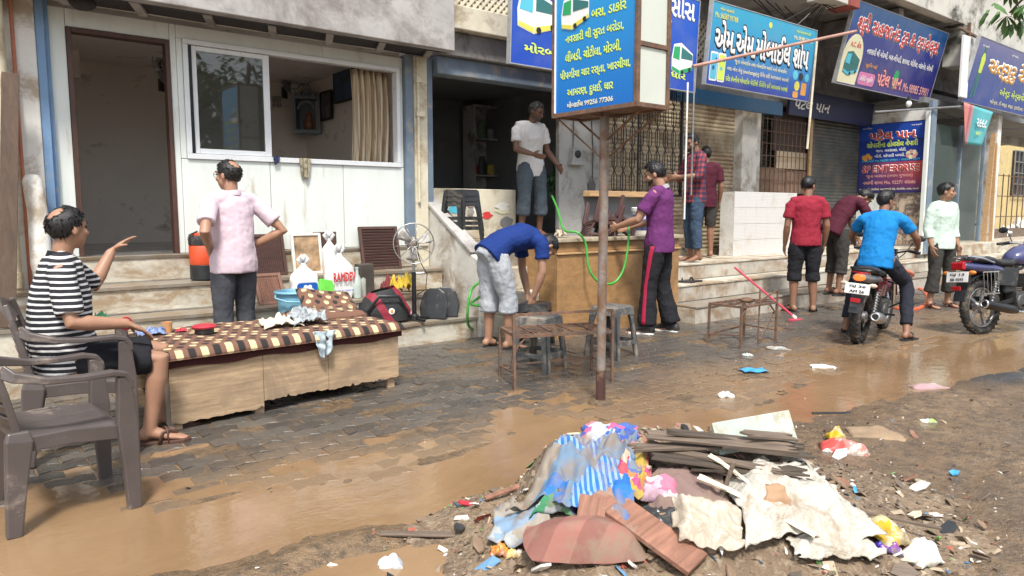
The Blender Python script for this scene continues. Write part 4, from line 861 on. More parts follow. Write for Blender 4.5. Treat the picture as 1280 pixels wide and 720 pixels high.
def remesh(o, vox, it=4, fac=.5):
    r = o.modifiers.new('skin', 'REMESH'); r.mode = 'VOXEL'; r.voxel_size = vox; r.use_smooth_shade = True
    if it:
        s_ = o.modifiers.new('soft', 'SMOOTH'); s_.factor = fac; s_.iterations = it
def lerp(a, b, t): return V(a)*(1-t)+V(b)*t
def along(path, t):                                     # point at fraction t of a two-segment limb
    a, b, c = [V(p) for p in path[:3]]; L1, L2 = (b-a).length, (c-b).length; s_ = t*(L1+L2)
    return a.lerp(b, s_/L1) if s_ < L1 else b.lerp(c, min(1, (s_-L1)/L2))
def hand_mesh(b, wr, el, side, curl=.5, fwd=None, up=None):
    """palm, four fingers and a thumb; wr wrist, el elbow; fwd = direction the fingers point"""
    wr, el = V(wr), V(el); d = (V(fwd) if fwd is not None else (wr-el)).normalized()
    n = V(up) if up is not None else V((side*-1.0, 0.2, 0.1))       # palm normal
    n = (n-d*d.dot(n)); n = n.normalized() if n.length > 1e-4 else d.orthogonal().normalized(); s_ = d.cross(n)*side
    pc = wr+d*.05
    M = Matrix((s_, n, d)).transposed()
    b.ell(pc, (.040, .017, .052), 12, 8, M); b.tube([wr-d*.03, wr+d*.02], [(.026, .020), (.032, .018)], 10, side=s_)
    for k in range(4):
        o = pc+s_*(-.029+.0195*k)+d*.040; L = (.058, .070, .074, .066)[k]; p = [o]; dd = d.copy(); a = curl*(.5+.1*k)
        for seg in (.45, .32, .23):
            dd = (dd*math.cos(a)+n*math.sin(a)*1.0).normalized(); p.append(p[-1]+dd*L*seg*1.15)
        b.tube([p[0]-d*.02]+p, [.0095, .0095, .0090, .0082, .0070], 8)
    t0 = pc+s_*.028-d*.025; td = (s_*.75+d*.7+n*.35).normalized()
    b.tube([t0, t0+td*.035, t0+td*.035+(d*.8+n*.5+s_*.15).normalized()*.038], [.013, .0115, .0085], 8)
STAND = dict(pel=(0, 0, .93), wai=(0, .0, 1.07), che=(0, .01, 1.27), nek=(0, -.02, 1.44), hed=(0, .02, 1.585),
             la=((-.19, -.01, 1.385), (-.235, -.035, 1.10), (-.235, .05, .86)), ra=((.19, -.01, 1.385), (.235, -.035, 1.10), (.235, .05, .86)),
             ll=((-.09, 0, .90), (-.10, .02, .49), (-.105, -.02, .085)), rl=((.09, 0, .90), (.10, .02, .49), (.105, -.02, .085)))
def person(label, loc, rz, J=None, sc=1.0, sk=SK2, hair='short', hairm=None, top=None, sleeve=.32, hem=.0, collar=None, bottom=None, leg=.92, flare=1.0, tight=1.0, feet='sandal', shoe=None,
           yaw=0, pitch=0, belly=0.0, beard=None, lhand=None, rhand=None, vox=.0085, turnup=None, stripe=None, fl=0, fr=0, wr=1.0, glasses=False):
    """local frame: x to the person's right, y forward, z up"""
    j = dict(STAND); j.update(J or {})
    o = thing('person', label, 'person', loc, rz); o.scale = (sc, sc, sc)
    pel, wai, che, nek, hed = [V(j[k]) for k in ('pel', 'wai', 'che', 'nek', 'hed')]
    sidev = V(j['ra'][0])-V(j['la'][0]); hipv = V(j['rl'][0])-V(j['ll'][0])
    axis_ = (nek-pel).normalized(); down = (pel-wai).normalized()
    HM = (Euler((0, 0, R(yaw))).to_matrix() @ Euler((R(-pitch), 0, 0)).to_matrix())
    b = MB()
    # torso
    b.tube([pel+down*.10, pel, wai, che, lerp(che, nek, .55), lerp(che, nek, .85), nek], [(.11, .09), (.145, .095), (.130, .088+belly), (.150, .100+belly*.3), (.118, .074), (.072, .058), (.052, .052)], 16, side=sidev)
    b.tube([nek-axis_*.03, lerp(nek, hed, .5), hed-HM @ V((0, .01, .02))], [.046, .054, .056], 12)
    # head
    hp = lambda x, y, z: hed+HM @ V((x, y, z))
    b.ell(hp(0, -.008, .03), (.076, .097, .087), 16, 12, HM); b.ell(hp(0, .030, -.042), (.060, .062, .064), 14, 10, HM); b.ell(hp(0, .056, -.085), (.030, .026, .022), 10, 8, HM)
    b.ell(hp(0, .075, .028), (.052, .022, .016), 10, 6, HM); b.tube([hp(0, .086, .022), hp(0, .102, -.008), hp(0, .113, -.026), hp(0, .098, -.034)], [.009, .011, .015, .012], 8)
    b.ell(hp(0, .088, -.055), (.024, .010, .010), 8, 6, HM)
    for s_ in (-1, 1):
        b.ell(hp(s_*.042, .062, -.018), (.024, .022, .024), 8, 6, HM); b.ell(hp(s_*.078, -.008, -.008), (.010, .020, .032), 8, 6, HM)
    # limbs
    for k, s_, hk in (('la', -1, lhand), ('ra', 1, rhand)):
        sh_, el, wr_ = [V(p) for p in j[k][:3]]; hk = hk or {}
        b.tube([lerp(che, sh_, .55), sh_, lerp(sh_, el, .35), lerp(sh_, el, .75), el, lerp(el, wr_, .3), lerp(el, wr_, .7), wr_], [.046, .046, .043, .041, .039, .042, .034, .027], 12)
        hand_mesh(b, wr_, el, s_, **hk)
    for k, s_, fa in (('ll', -1, fl), ('rl', 1, fr)):
        hp_, kn, an = [V(p) for p in j[k][:3]]
        b.tube([lerp(pel, hp_, .6), hp_, lerp(hp_, kn, .4), lerp(hp_, kn, .85), kn, lerp(kn, an, .28), lerp(kn, an, .65), an], [.085, .092, .082, .060, .056, .058, .043, .037], 14)
        fd = V(j[k][3]) if len(j[k]) > 3 else Euler((0, 0, R(fa))).to_matrix() @ V((s_*.12, 1, 0)); fd.normalize()
        upv = V((0, 0, 1)) if abs(fd.z) < .7 else V((0, 1, 0)); ln = an+V((0, 0, 0))
        sx = fd.cross(upv).normalized(); uz = sx.cross(fd)
        b.tube([an, an-fd*.035-uz*.03, an-fd*.045-uz*.05], [.036, .036, .026], 10)
        b.tube([an-uz*.01, an+fd*.05-uz*.028, an+fd*.11-uz*.048, an+fd*.165-uz*.057], [(.034, .036), (.038, .032), (.044, .022), (.043, .013)], 12, side=sx)
        for q in range(5):
            tp = an+fd*(.160+.012*(2-abs(q-1.2)))+sx*(-.034+.017*q)*(-s_)-uz*.058; b.tube([tp-fd*.02, tp, tp+fd*.022], [.010, .011 if q else .011, .008], 6)
    body = b.build('body', sk, o); remesh(body, vox, 3)
    # hair
    if hair:
        hm = hairm or HAIR; hb = MB(); nu, nv = 36, 12; vs = []; fs = []; sd_ = sum(map(ord, label)) % 97
        for i in range(nv+1):
            for k in range(nu):
                az = 2*math.pi*k/nu; fr_ = math.sin(az)            # +1 front
                lowz = .058 if fr_ > .75 else (.058-.075*sm(.75, .25, fr_) if fr_ > .25 else -.017-.068*sm(.25, -.5, fr_))+.008*noise.noise(V((az*4, sd_, 0)))
                lo_el = math.asin(max(-.95, min(.95, lowz/.105))); el_ = lo_el+(math.pi/2-lo_el)*i/nv
                d = V((math.cos(el_)*math.cos(az), math.cos(el_)*math.sin(az), math.sin(el_)))
                th = 1.065+(.10 if hair == 'full' else .02)*max(0, d.z+.4*d.y)+.05*noise.noise(d*4+V((sd_, 0, 0)))+.05*noise.noise(d*11)
                if i == 0: th = .97
                if hair == 'bald' and d.z > .55 and d.y > -.62: th = .88
                if hair == 'bald2': th = th*(1-.21*(1-sm(.34, .66, (d-V((0, -.60, .80))).length+.12*noise.noise(d*9))))
                vs.append(hp(d.x*.078*th, -.008+d.y*.099*th, .026+d.z*.091*th))
        fs = [(i*nu+k, i*nu+(k+1) % nu, (i+1)*nu+(k+1) % nu, (i+1)*nu+k) for i in range(nv) for k in range(nu)]
        hb.add(vs, fs); rh = random.Random(sd_)
        for q in range(260):
            i = rh.randint(1, nv-1); k = rh.randrange(nu); p = vs[i*nu+k]; nrm = (p-hp(0, -.008, .026)).normalized(); az = 2*math.pi*k/nu
            if (hair == 'bald2' and (p-hp(0, -.008, .026)).length < .080): continue
            tg = HM @ V((rh.gauss(0, .5), (.9 if math.sin(az) > 0 and hair == 'full' else -.3)+rh.gauss(0, .4), -.8 if i < 7 else -.1)); tg = (tg-nrm*tg.dot(nrm)).normalized(); dr_ = (tg+nrm*rh.uniform(.12, .5)).normalized(); sd2 = nrm.cross(tg)*rh.uniform(.004, .009); L_ = rh.uniform(.014, .030)
            p0 = p-nrm*.004; hb.add([p0-sd2, p0+sd2, p0+nrm*.008, p0+dr_*L_], [(0, 1, 3), (1, 2, 3), (2, 0, 3)])
        hb.build('hair', hm, o, smooth=True)
        for s_ in (-1, 1):
            eb = MB(); eb.tube([hp(s_*.014, .096, .032), hp(s_*.032, .093, .038), hp(s_*.052, .078, .032)], [.0035, .005, .003], 6); eb.build('eyebrow', hm, o, smooth=True)
        if beard:
            bd = MB(); bd.tube([hp(-.03, .09, -.045), hp(0, .103, -.040), hp(.03, .09, -.045)], [.005, .008, .005], 6)
            if beard == 'full':
                bd.grid(lambda u, v: hp(.0625*math.cos(math.pi*u)*(1-.12*v), .024+(.060)*math.sin(math.pi*u)*(1-.05*v), -.030-.025*math.sin(math.pi*u)-.040*v+.004*math.sin(u*40)), 16, 5, .004)
            bd.build('beard', hm, o, smooth=True)
    for s_ in (-1, 1):
        ey = MB(); ey.ell(hp(s_*.030, .081, .012), (.014, .008, .007), 8, 6, HM); ey.build('eye', mat('eye_dark', (.03, .02, .015), .2, var=.2), o, smooth=True)
    if glasses:
        gb_ = MB()
        for s_ in (-1, 1): gb_.torus(hp(s_*.031, .098, .01), .021, .002, HM @ V((0, 1, 0)), 14, 5); gb_.tube([hp(s_*.052, .095, .014), hp(s_*.079, .01, .012)], .002, 5)
        gb_.build('glasses', BLACKM, o)
    # shirt
    if top:
        s = MB(); g_ = .018
        hemp = pel+down*(.05+hem)
        s.tube([hemp, pel+down*.0, wai, che, lerp(che, nek, .5), lerp(che, nek, .82), lerp(che, nek, .98)], [(.186, .142+belly*.7), (.184, .138+belly*.95), (.166, .122+belly*1.15), (.178, .127+belly*.4), (.182, .114), (.135, .096), (.075, .072)], 18, side=sidev)
        for k in ('la', 'ra'):
            sh_, el, wr_ = [V(p) for p in j[k][:3]]; n_ = 7; pts = [lerp(che, sh_, .55)]; rr = [.070]
            for i in range(n_+1):
                f = sleeve*i/n_; pts.append(along(j[k], f)); e_ = f/.5
                r0 = .064+.004*min(1, e_*2)-.008*min(1, e_) if f < .5 else .060-.013*(f-.5)/.5
                rr.append(r0+(.004 if sleeve < .6 and i >= n_-1 else 0)); 
            s.tube(pts, rr, 14); s.tube([nek-axis_*.035, lerp(nek-axis_*.02, sh_, .5), sh_+(sh_-che)*.02], [.068, .066, .060], 12)
        sh = s.build('shirt', top, o); remesh(sh, vox*1.05, 5); wrinkle(sh, .022*wr, .12); wrinkle(sh, .008*wr, .04)
        if collar: 
            cb = MB(); nd = (hed-nek).normalized(); cb.lathe([(.066, -.012), (.070, .002), (.066, .030), (.058, .030), (.060, -.01)], nek-nd*.012, 16, nd); cb.build('collar', collar, sh, smooth='auto')
    if bottom:
        s = MB()
        s.tube([lerp(pel, wai, .2), pel, pel+down*.06, pel+down*.115], [(.130, .085+belly*.6), (.148, .102+belly*.5), (.155, .116), (.10, .09)], 16, side=hipv)
        for k in ('ll', 'rl'):
            pts = [lerp(pel, V(j[k][0]), .6)]; rr = [.092]; n_ = 9
            for i in range(n_+1):
                f = leg*i/n_; pts.append(along(j[k], f))
                r0 = .084+.012*sm(0, .15, f)-.022*sm(.1, .5, f)-.012*sm(.5, 1, f); rr.append((r0*tight if f < .5 else r0*(tight+(flare-1)*sm(.5, 1, f)))+(.006 if turnup and i >= n_-1 else 0))
            s.tube(pts, rr, 14)
        tr = s.build('trousers', bottom, o); remesh(tr, vox*1.05, 4); wrinkle(tr, .022*wr, .10); wrinkle(tr, .009*wr, .035)
        if turnup:
            for k in ('ll', 'rl'):
                c0, c1 = along(j[k], leg-.035), along(j[k], leg+.012); rb = MB(); rb.tube([c0, c0.lerp(c1, .3), c0.lerp(c1, .7), c1], [.066*tight, .076*tight, .077*tight, .068*tight], 14); q = rb.build('turn_up', turnup, tr, smooth=True); wrinkle(q, .016, .03)
        if stripe:
            for k, s_ in (('ll', -1), ('rl', 1)):
                sb = MB(); hipn = hipv.normalized()*s_
                def fn(u, v):
                    f = .02+(leg-.03)*v; p = along(j[k], f); r0 = .084+.012*sm(0, .15, f)-.022*sm(.1, .5, f)-.012*sm(.5, 1, f); r0 = (r0*tight if f < .5 else r0*(tight+(flare-1)*sm(.5, 1, f)))+.010
                    a = (u-.5)*.40; fy = V((0, 1, 0)); return p+hipn*r0*math.cos(a)+fy*r0*math.sin(a)
                sb.grid(fn, 4, 20, .004); sb.build('side_stripe', stripe, tr, smooth=True)
    # footwear
    for k, s_, fa in (('ll', -1, fl), ('rl', 1, fr)):
        if feet == 'bare': break
        an = V(j[k][2]); fd = V(j[k][3]) if len(j[k]) > 3 else Euler((0, 0, R(fa))).to_matrix() @ V((s_*.12, 1, 0)); fd.normalize()
        upv = V((0, 0, 1)) if abs(fd.z) < .7 else V((0, 1, 0)); sx = fd.cross(upv).normalized(); uz = sx.cross(fd)
        M = Matrix((sx, fd, uz)).transposed().to_4x4(); M.translation = an-uz*.085
        ol = [(.0, -.075), (.030, -.068), (.036, -.03), (.034, .05), (.047, .11), (.044, .165), (.022, .20), (-.012, .20), (-.040, .165), (-.047, .11), (-.036, .05), (-.036, -.03), (-.030, -.068)]
        fb = thing_part('shoe', o); q = MB()
        if feet == 'sandal':
            q.prism([(x*1.12, y*1.06) for x, y in ol], M, .022); sh_ = q.build('sandal', shoe or BLACKP, o, bevel=.004)
            q = MB()
            for a0, a1 in (((-.044, .07, .012), (.044, .10, .012)), ((.0, .145, .018), (.046, .05, .012)), ((.0, .145, .018), (-.046, .05, .012))):
                mid_ = ((a0[0]+a1[0])/2, (a0[1]+a1[1])/2, .094 if a0[1] < .1 else .078); q.tube([M @ V(a0), M @ V((mid_[0]+(a0[0]-mid_[0])*.6, mid_[1]+(a0[1]-mid_[1])*.6, mid_[2]*.86)), M @ V(mid_), M @ V((mid_[0]+(a1[0]-mid_[0])*.6, mid_[1]+(a1[1]-mid_[1])*.6, mid_[2]*.86)), M @ V(a1)], [(.004, .014)]*5, 6)
            q.build('strap', shoe or BLACKP, sh_, smooth=True)
        else:
            q.prism([(x*1.08, y*1.04) for x, y in ol], M, .026); sh_ = q.build('shoe_sole', WPLAST if feet == 'sneaker' else BLACKP, o, bevel=.006)
            q = MB(); q.tube([M @ V((0, -.072, .03)), M @ V((0, -.05, .06)), M @ V((0, .0, .078)), M @ V((0, .06, .068)), M @ V((0, .12, .05)), M @ V((0, .185, .036)), M @ V((0, .203, .03))], [(.026, .02), (.038, .045), (.040, .055), (.042, .044), (.046, .032), (.034, .018), (.01, .008)], 14, side=sx)
            q.build('shoe_upper', shoe or BLACKP, sh_, smooth=True)
    return o
def thing_part(*a): return None
def pose(**k): return k
# ---- who is there
NAVY = cloth('black_trousers', (.018, .018, .022)); JEANS = cloth('grey_jeans', (.065, .068, .080), .3, 14); PINKS = cloth('pink_shirt', (.62, .50, .56), .06); PURP = cloth('purple_polo', (.135, .032, .135), .12)
BLUES = cloth('royal_tee', (.012, .035, .17)); GREYP = cloth('light_grey_trousers', (.40, .42, .45), .08); WTEE = cloth('white_tee', (.62, .61, .60), .06); REDS = cloth('crimson_tee', (.27, .022, .04), .12)
MAROON = cloth('maroon_tee', (.075, .015, .028)); BLUEB = cloth('bright_blue_polo', (.012, .20, .52), .1); MINT = cloth('mint_shirt', (.56, .68, .60), .05); DGREY = cloth('dark_grey_trousers', (.048, .046, .042), .25); SLATE = cloth('slate_trousers', (.075, .095, .115), .2)
t = NT('striped_tee'); v = t.coord(); q = t.xyz(v); wv = t.math('SINE', t.math('ADD', t.math('MULTIPLY', q[2], 205.), t.math('MULTIPLY', t.noise(v, 5, 2), 3.0)))
t.set(col=t.mix(t.math('GREATER_THAN', wv, .35), (.014, .014, .019), (.66, .66, .67)), rough=.85); t.bump(t.noise(v, 22, 3), .4, .01); STRIPE = t.m
t = NT('plaid_shirt'); v = t.coord(); q = t.xyz(v); f1 = t.math('GREATER_THAN', t.math('SINE', t.math('MULTIPLY', q[2], 95.)), .1); f2 = t.math('GREATER_THAN', t.math('SINE', t.math('MULTIPLY', t.math('ADD', q[0], q[1]), 95.)), .1)
t.set(col=t.mix(f1, t.mix(f2, (.022, .025, .07), (.15, .03, .045)), t.mix(f2, (.15, .03, .045), (.30, .05, .06))), rough=.85); t.bump(t.noise(v, 22, 3), .4, .01); PLAID = t.m
REDST = cloth('crimson_stripe', (.34, .02, .055)); GREYC = cloth('grey_collar', (.35, .33, .37)); BROWNSH = mat('brown_leather', (.085, .04, .028), .5)
# purple polo, holding the hose at the counter
g0 = gz(822, 417)
person('man in purple polo and black track trousers holding the green hose', g0, R(20), dict(la=((-.19, .0, 1.385), (-.25, .13, 1.14), (-.17, .37, 1.07)), ra=((.19, .0, 1.385), (.25, .12, 1.13), (.12, .36, 1.06)), hed=(-.01, .06, 1.575),
    ll=((-.09, 0, .90), (-.12, .06, .49), (-.15, .06, .085)), rl=((.09, 0, .90), (.10, .0, .49), (.12, -.10, .085))), 1.07, SK1, hair='full', top=PURP, sleeve=.36, hem=.06, collar=GREYC, bottom=NAVY, leg=.97, flare=1.45, tight=1.05, feet='sneaker', yaw=12, pitch=16, stripe=REDST,
    lhand=dict(curl=.9), rhand=dict(curl=.9), beard='full')
# pink shirt, hands on hips
g0 = gz(298, 468)
person('balding man in pale pink shirt and grey jeans with hands on hips', g0, R(16), dict(la=((-.19, -.01, 1.385), (-.34, -.17, 1.16), (-.19, .02, 1.03)), ra=((.19, -.01, 1.385), (.36, -.16, 1.15), (.20, .02, 1.03))), 1.0, SK1, hair='bald2', top=PINKS, sleeve=.38, hem=.05, collar=PINKS, bottom=JEANS, leg=.95, feet='shoe', yaw=18, pitch=2, belly=.028, wr=.7,
    lhand=dict(curl=.35, fwd=(.35, .75, -.5), up=(1, 0, 0)), rhand=dict(curl=.35, fwd=(-.35, .75, -.5), up=(-1, 0, 0)), glasses=True)
# bent over in blue tee
g0 = gz(622, 437)
person('man in dark blue tee and rolled grey trousers bending down by the stools', g0, R(-98), dict(pel=(0, -.06, .93), wai=(0, .07, 1.02), che=(0, .27, 1.07), nek=(0, .43, 1.035), hed=(0, .555, .965), la=((-.19, .37, 1.02), (-.21, .40, .74), (-.14, .42, .50)), ra=((.19, .37, 1.02), (.22, .36, .74), (.16, .30, .50)),
    ll=((-.09, -.05, .90), (-.10, -.03, .49), (-.11, -.04, .085)), rl=((.09, -.05, .90), (.10, .06, .49), (.11, .06, .085))), 1.0, SK1, top=BLUES, sleeve=.30, hem=.02, bottom=GREYP, leg=.66, tight=1.14, flare=1.15, turnup=GREYP, pitch=72, lhand=dict(curl=.6), rhand=dict(curl=.6))
# white tee in the shop
g0 = gy(664, 290, 7.0); g0.z = FZ
person('barefoot man in white tee standing inside the tea shop', g0, R(176), dict(pel=(0, -.02, .93), wai=(.02, 0, 1.07), che=(.05, .06, 1.26), nek=(.07, .08, 1.42), hed=(.04, .15, 1.555), la=((-.12, .07, 1.37), (-.21, .05, 1.10), (-.26, .20, .92)), ra=((.25, .04, 1.37), (.30, .08, 1.10), (.17, .26, 1.03)),
    ll=((-.09, 0, .90), (-.13, .03, .49), (-.14, -.02, .085)), rl=((.09, 0, .90), (.13, .03, .49), (.15, -.02, .085))), .99, SK3, hair='short', hairm=GHAIR, top=WTEE, sleeve=.36, hem=.09, bottom=SLATE, leg=.74, tight=1.12, flare=1.25, turnup=SLATE, feet='bare', yaw=22, pitch=22, beard='full', lhand=dict(curl=.8), rhand=dict(curl=.3))
# plaid shirt + the one behind
g0 = gy(866, 323, 5.98); g0.z = .63
person('young man in red and navy plaid shirt standing beside the steel post', g0, R(64), dict(hed=(0, .06, 1.57), ra=((.19, 0, 1.385), (.25, .08, 1.13), (.14, .32, 1.10)), la=((-.19, 0, 1.385), (-.25, .06, 1.13), (-.14, .30, 1.12))), .99, SK2, hair='full', top=PLAID, sleeve=.62, hem=.09, collar=PLAID, bottom=cloth('blue_jeans', (.05, .08, .13), .3), leg=.88, feet='bare', pitch=18, yaw=18, beard='full', lhand=dict(curl=.9), rhand=dict(curl=.9))
g0 = gy(879, 322, 6.42); g0.z = .63
person('barefoot person in maroon shirt and grey shorts half hidden behind the plaid shirt man', g0, R(-40), None, .93, SK2, top=MAROON, sleeve=.4, hem=.10, bottom=DGREY, leg=.50, tight=1.1, feet='bare')
# crimson tee
g0 = gz(1003, 391)
person('man in crimson tee and black knee shorts standing with his back to the road', g0, R(-46), dict(ll=((-.09, 0, .90), (-.115, .02, .49), (-.125, -.02, .085)), rl=((.09, 0, .90), (.105, .02, .49), (.12, -.02, .085)), hed=(.01, .03, 1.585)), 1.02, SK2, top=REDS, sleeve=.36, hem=.03, bottom=NAVY, leg=.60, tight=1.1, turnup=NAVY, feet='sandal', yaw=-38, pitch=14, fl=20, fr=-10)
# maroon tee bending on the step
g0 = gz(1043, 369, .21)
person('man in maroon tee bending over the white steps', g0, R(-118), dict(pel=(0, -.08, .92), wai=(0, .0, 1.05), che=(0, .12, 1.21), nek=(0, .26, 1.31), hed=(0, .38, 1.33), la=((-.19, .20, 1.26), (-.20, .32, 1.0), (-.10, .40, .76)), ra=((.19, .20, 1.26), (.22, .34, 1.0), (.12, .44, .77))), .95, SK2, hair='full', top=MAROON, sleeve=.36, hem=.04, bottom=DGREY, leg=.72, tight=1.05, turnup=DGREY, feet='sandal', pitch=52, yaw=-15, beard='full')
# mint shirt
g0 = gz(1172, 385)
person('man in pale mint shirt and rolled dark trousers looking down the street', g0, R(160), dict(ll=((-.09, 0, .90), (-.14, .03, .49), (-.17, .0, .085)), rl=((.09, 0, .90), (.13, .03, .49), (.16, .0, .085))), .98, SK1, hair='full', top=MINT, sleeve=.80, hem=.06, collar=MINT, bottom=DGREY, leg=.82, tight=1.05, flare=1.3, turnup=DGREY, feet='sandal', shoe=BROWNSH, yaw=42, pitch=2, wr=.75)
# ---------------------------------------------------------------- furniture and goods in front of the left shop
def rect(b, pts, sizes, side):                      # box-section beam along a path; sizes (half across, half along second axis)
    pts = [V(p) for p in pts]; k = len(pts); vs = []; fs = []
    for i, p in enumerate(pts):
        d = (pts[min(i+1, k-1)]-pts[max(i-1, 0)]).normalized(); x = V(side)-d*d.dot(V(side)); x.normalize(); y = d.cross(x); a, c = sizes[i] if isinstance(sizes, list) else sizes
        vs += [p-x*a-y*c, p+x*a-y*c, p+x*a+y*c, p-x*a+y*c]
    for i in range(k-1):
        for j in range(4): fs.append((i*4+j, i*4+(j+1) % 4, (i+1)*4+(j+1) % 4, (i+1)*4+j))
    fs += [(3, 2, 1, 0), tuple((k-1)*4+j for j in range(4))]; b.add(vs, fs)
def plastic_chair(label, loc, rz, m):
    o = thing('plastic_chair', label, 'chair', loc, rz, 'moulded plastic armchairs')
    W, D, SH = .235, .22, .415
    part('seat', m, o, lambda b: b.grid(lambda u, v: ((u-.5)*2*W*(1+.05*v), -.215+.45*v, SH-.012*math.sin(math.pi*u)*math.sin(math.pi*min(1, v*1.1))-.05*sm(.86, 1.0, v)-.02*sm(.93, 1, abs(u-.5)*2)-.0035*(math.sin(u*22) > .93)), 44, 24, .012), smooth='auto')
    for s_ in (-1, 1):
        part('apron', m, o, lambda b: rect(b, [(s_*.232, -.20, SH-.035), (s_*.245, 0, SH-.028), (s_*.247, .22, SH-.05)], (.008, .032), (1, 0, 0)), bevel=.004)
        # front leg flows into the arm
        part('leg', m, o, lambda b: (rect(b, [(s_*.262, .235, 0), (s_*.258, .232, .2), (s_*.252, .225, .40), (s_*.256, .222, .55), (s_*.262, .215, .625)], [(.022, .030), (.026, .036), (.028, .046), (.026, .034), (.024, .026)], (1, 0, 0))), bevel=.008)
        part('leg', m, o, lambda b: (rect(b, [(s_*.255, -.245, 0), (s_*.243, -.225, .2), (s_*.232, -.20, .40), (s_*.225, -.20, .44)], [(.022, .030), (.027, .040), (.030, .052), (.026, .04)], (1, 0, 0))), bevel=.008)
        part('armrest', m, o, lambda b: rect(b, [(s_*.205, -.245, .700), (s_*.232, -.20, .672), (s_*.255, -.08, .646), (s_*.264, .06, .640), (s_*.265, .17, .645), (s_*.263, .225, .632), (s_*.262, .246, .60), (s_*.262, .250, .565)], [(.012, .030), (.020, .022), (.028, .014), (.030, .012), (.030, .012), (.028, .012), (.025, .012), (.022, .010)], (1, 0, 0)), bevel=.005)
        part('back_post', m, o, lambda b: rect(b, [(s_*.205, -.195, .40), (s_*.205, -.235, .60), (s_*.200, -.275, .76), (s_*.185, -.295, .835)], [(.024, .014), (.024, .014), (.022, .013), (.018, .012)], (1, 0, 0)), bevel=.005)
    bk = part('backrest', m, o, lambda b: b.grid(lambda u, v: ((u-.5)*.40*(1-.10*v), -.268-.045*v+.05*abs(u-.5)**2*4*.5-.03, .735+.115*v*(1-.35*(abs(u-.5)*2)**2.5)), 18, 6, .014), smooth='auto')
    for k in range(5):
        z = .455+.055*k; part('slat', m, bk, lambda b: b.grid(lambda u, v: ((u-.5)*.385, -.205-.20*(z-.4)-.032*(1-(2*u-1)**2)-.012*v, z+.036*v), 12, 2, .009), smooth='auto')
    part('back_rail', m, bk, lambda b: b.grid(lambda u, v: ((u-.5)*.40, -.20-.035*(1-(2*u-1)**2), .405+.04*v), 12, 2, .012), smooth='auto')
    return o
plastic_chair('empty dark taupe plastic armchair standing in muddy water', (.37, 3.70, -.004), R(-86), GREYPLASTIC).scale = (.95, .93, .97)
plastic_chair('dark taupe plastic armchair under the man in the striped tee', (.56, 4.55, .006), R(-98), GREYPLASTIC)
person('balding man in striped tee and black shorts seated and pointing at the doorway', (.60, 4.55, 0), R(-97), dict(pel=(0, -.09, .53), wai=(0, -.12, .66), che=(0, -.10, .88), nek=(0, -.09, 1.07), hed=(-.01, -.05, 1.215),
    la=((-.19, -.06, 1.0), (-.32, .06, .87), (-.42, .17, 1.07)), ra=((.19, -.09, 1.0), (.27, -.06, .74), (.20, .20, .705)),
    ll=((-.10, -.04, .50), (-.15, .38, .49), (-.14, .37, .085)), rl=((.10, -.04, .50), (.14, .35, .49), (.15, .28, .085))), 1.0, SK1, hair='bald2', top=STRIPE, sleeve=.42, hem=.02, collar=cloth('black_collar', (.015, .015, .02)), bottom=NAVY, leg=.44, tight=1.1, feet='sandal', shoe=BROWNSH, yaw=34, pitch=0, belly=.035, vox=.0075,
    lhand=dict(curl=.2, fwd=(-.30, .75, .55), up=(.3, .3, -1)), rhand=dict(curl=.35, fwd=(-.25, .8, -.5), up=(0, -.3, -1)), fl=-8, fr=0)
b = MB(); b.torus((0, 0, 0), .033, .005, (.3, -.9, .1), 16, 6); o = b.build('wrist_thread', mat('red_thread', (.5, .03, .04), .8), smooth=True); o.location = (.60+.165, 4.55-.225, .707); tag(o, 'red thread bracelet on the wrist of the seated man', 'bracelet')
rag('green_cloth', 'small green cloth tucked at the arm of the occupied chair', 'cloth', V((.72, 4.80, .655)), .05, .05, .06, mat('green_rag', (.10, .42, .20), .9), 7.7)
# ---- bed box
bed = thing('wooden_bed', 'plywood box bed with broken lower edge standing before the steps', 'bed', (1.01, 4.52, 0), R(4.0))
BL, BD, BH = 1.60, .82, .42
def ragged(x0, x1, z, amp, sd_):
    n = 34; return [(x0+(x1-x0)*i/n, z+.012*noise.noise(V((i*.35, sd_, 0)))+.006*rnd.random()+(amp*.5*rnd.random() if (i*7+int(sd_*10)) % 23 in (0, 1) else 0)) for i in range(n+1)]
for k, (x0, x1, z) in enumerate(((0, .57, .045), (.573, 1.03, .09), (1.033, BL, .085))):
    out = ragged(x0, x1, z, .05, k*3.1); out += [(x1, BH), (x0, BH)]
    part('front_panel', PLY, bed, lambda b: b.prism(out, Matrix(((1, 0, 0, 0), (0, 0, -1, .018-.0015*k), (0, 1, 0, 0), (0, 0, 0, 1))), .018))
part('end_panel', mat('end_laminate', (.42, .40, .36), .6, dirt=(.3, .22, .14), dirtamt=.4), bed, lambda b: b.span(0, .018, .02, .36, .03, BH)); part('end_panel', PLY, bed, lambda b: b.span(BL-.018, BL, .02, BD, .07, BH)); part('back_panel', PLY, bed, lambda b: b.span(.02, BL-.02, BD-.018, BD, .05, BH))
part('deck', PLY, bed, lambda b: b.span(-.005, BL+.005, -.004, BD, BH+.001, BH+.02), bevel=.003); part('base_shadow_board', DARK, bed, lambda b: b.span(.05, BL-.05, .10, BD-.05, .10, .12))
for x in (.04, .55, BL-.05):
    for y in (.04, BD-.08): part('leg', PLY, bed, lambda b: b.span(x-.03, x+.03, y-.015, y+.04, 0.0, .12))
t = NT('oval_quilt'); v = t.coord(); q = t.xyz(v); cell = .074
uu = t.math('DIVIDE', q[0], cell); vv = t.math('DIVIDE', t.math('SUBTRACT', q[1], t.math('MULTIPLY', q[2], 1.0)), cell); row2 = t.math('FLOOR', vv); off = t.math('MULTIPLY', t.math('MODULO', t.math('ADD', row2, 100.), 2.), .5)
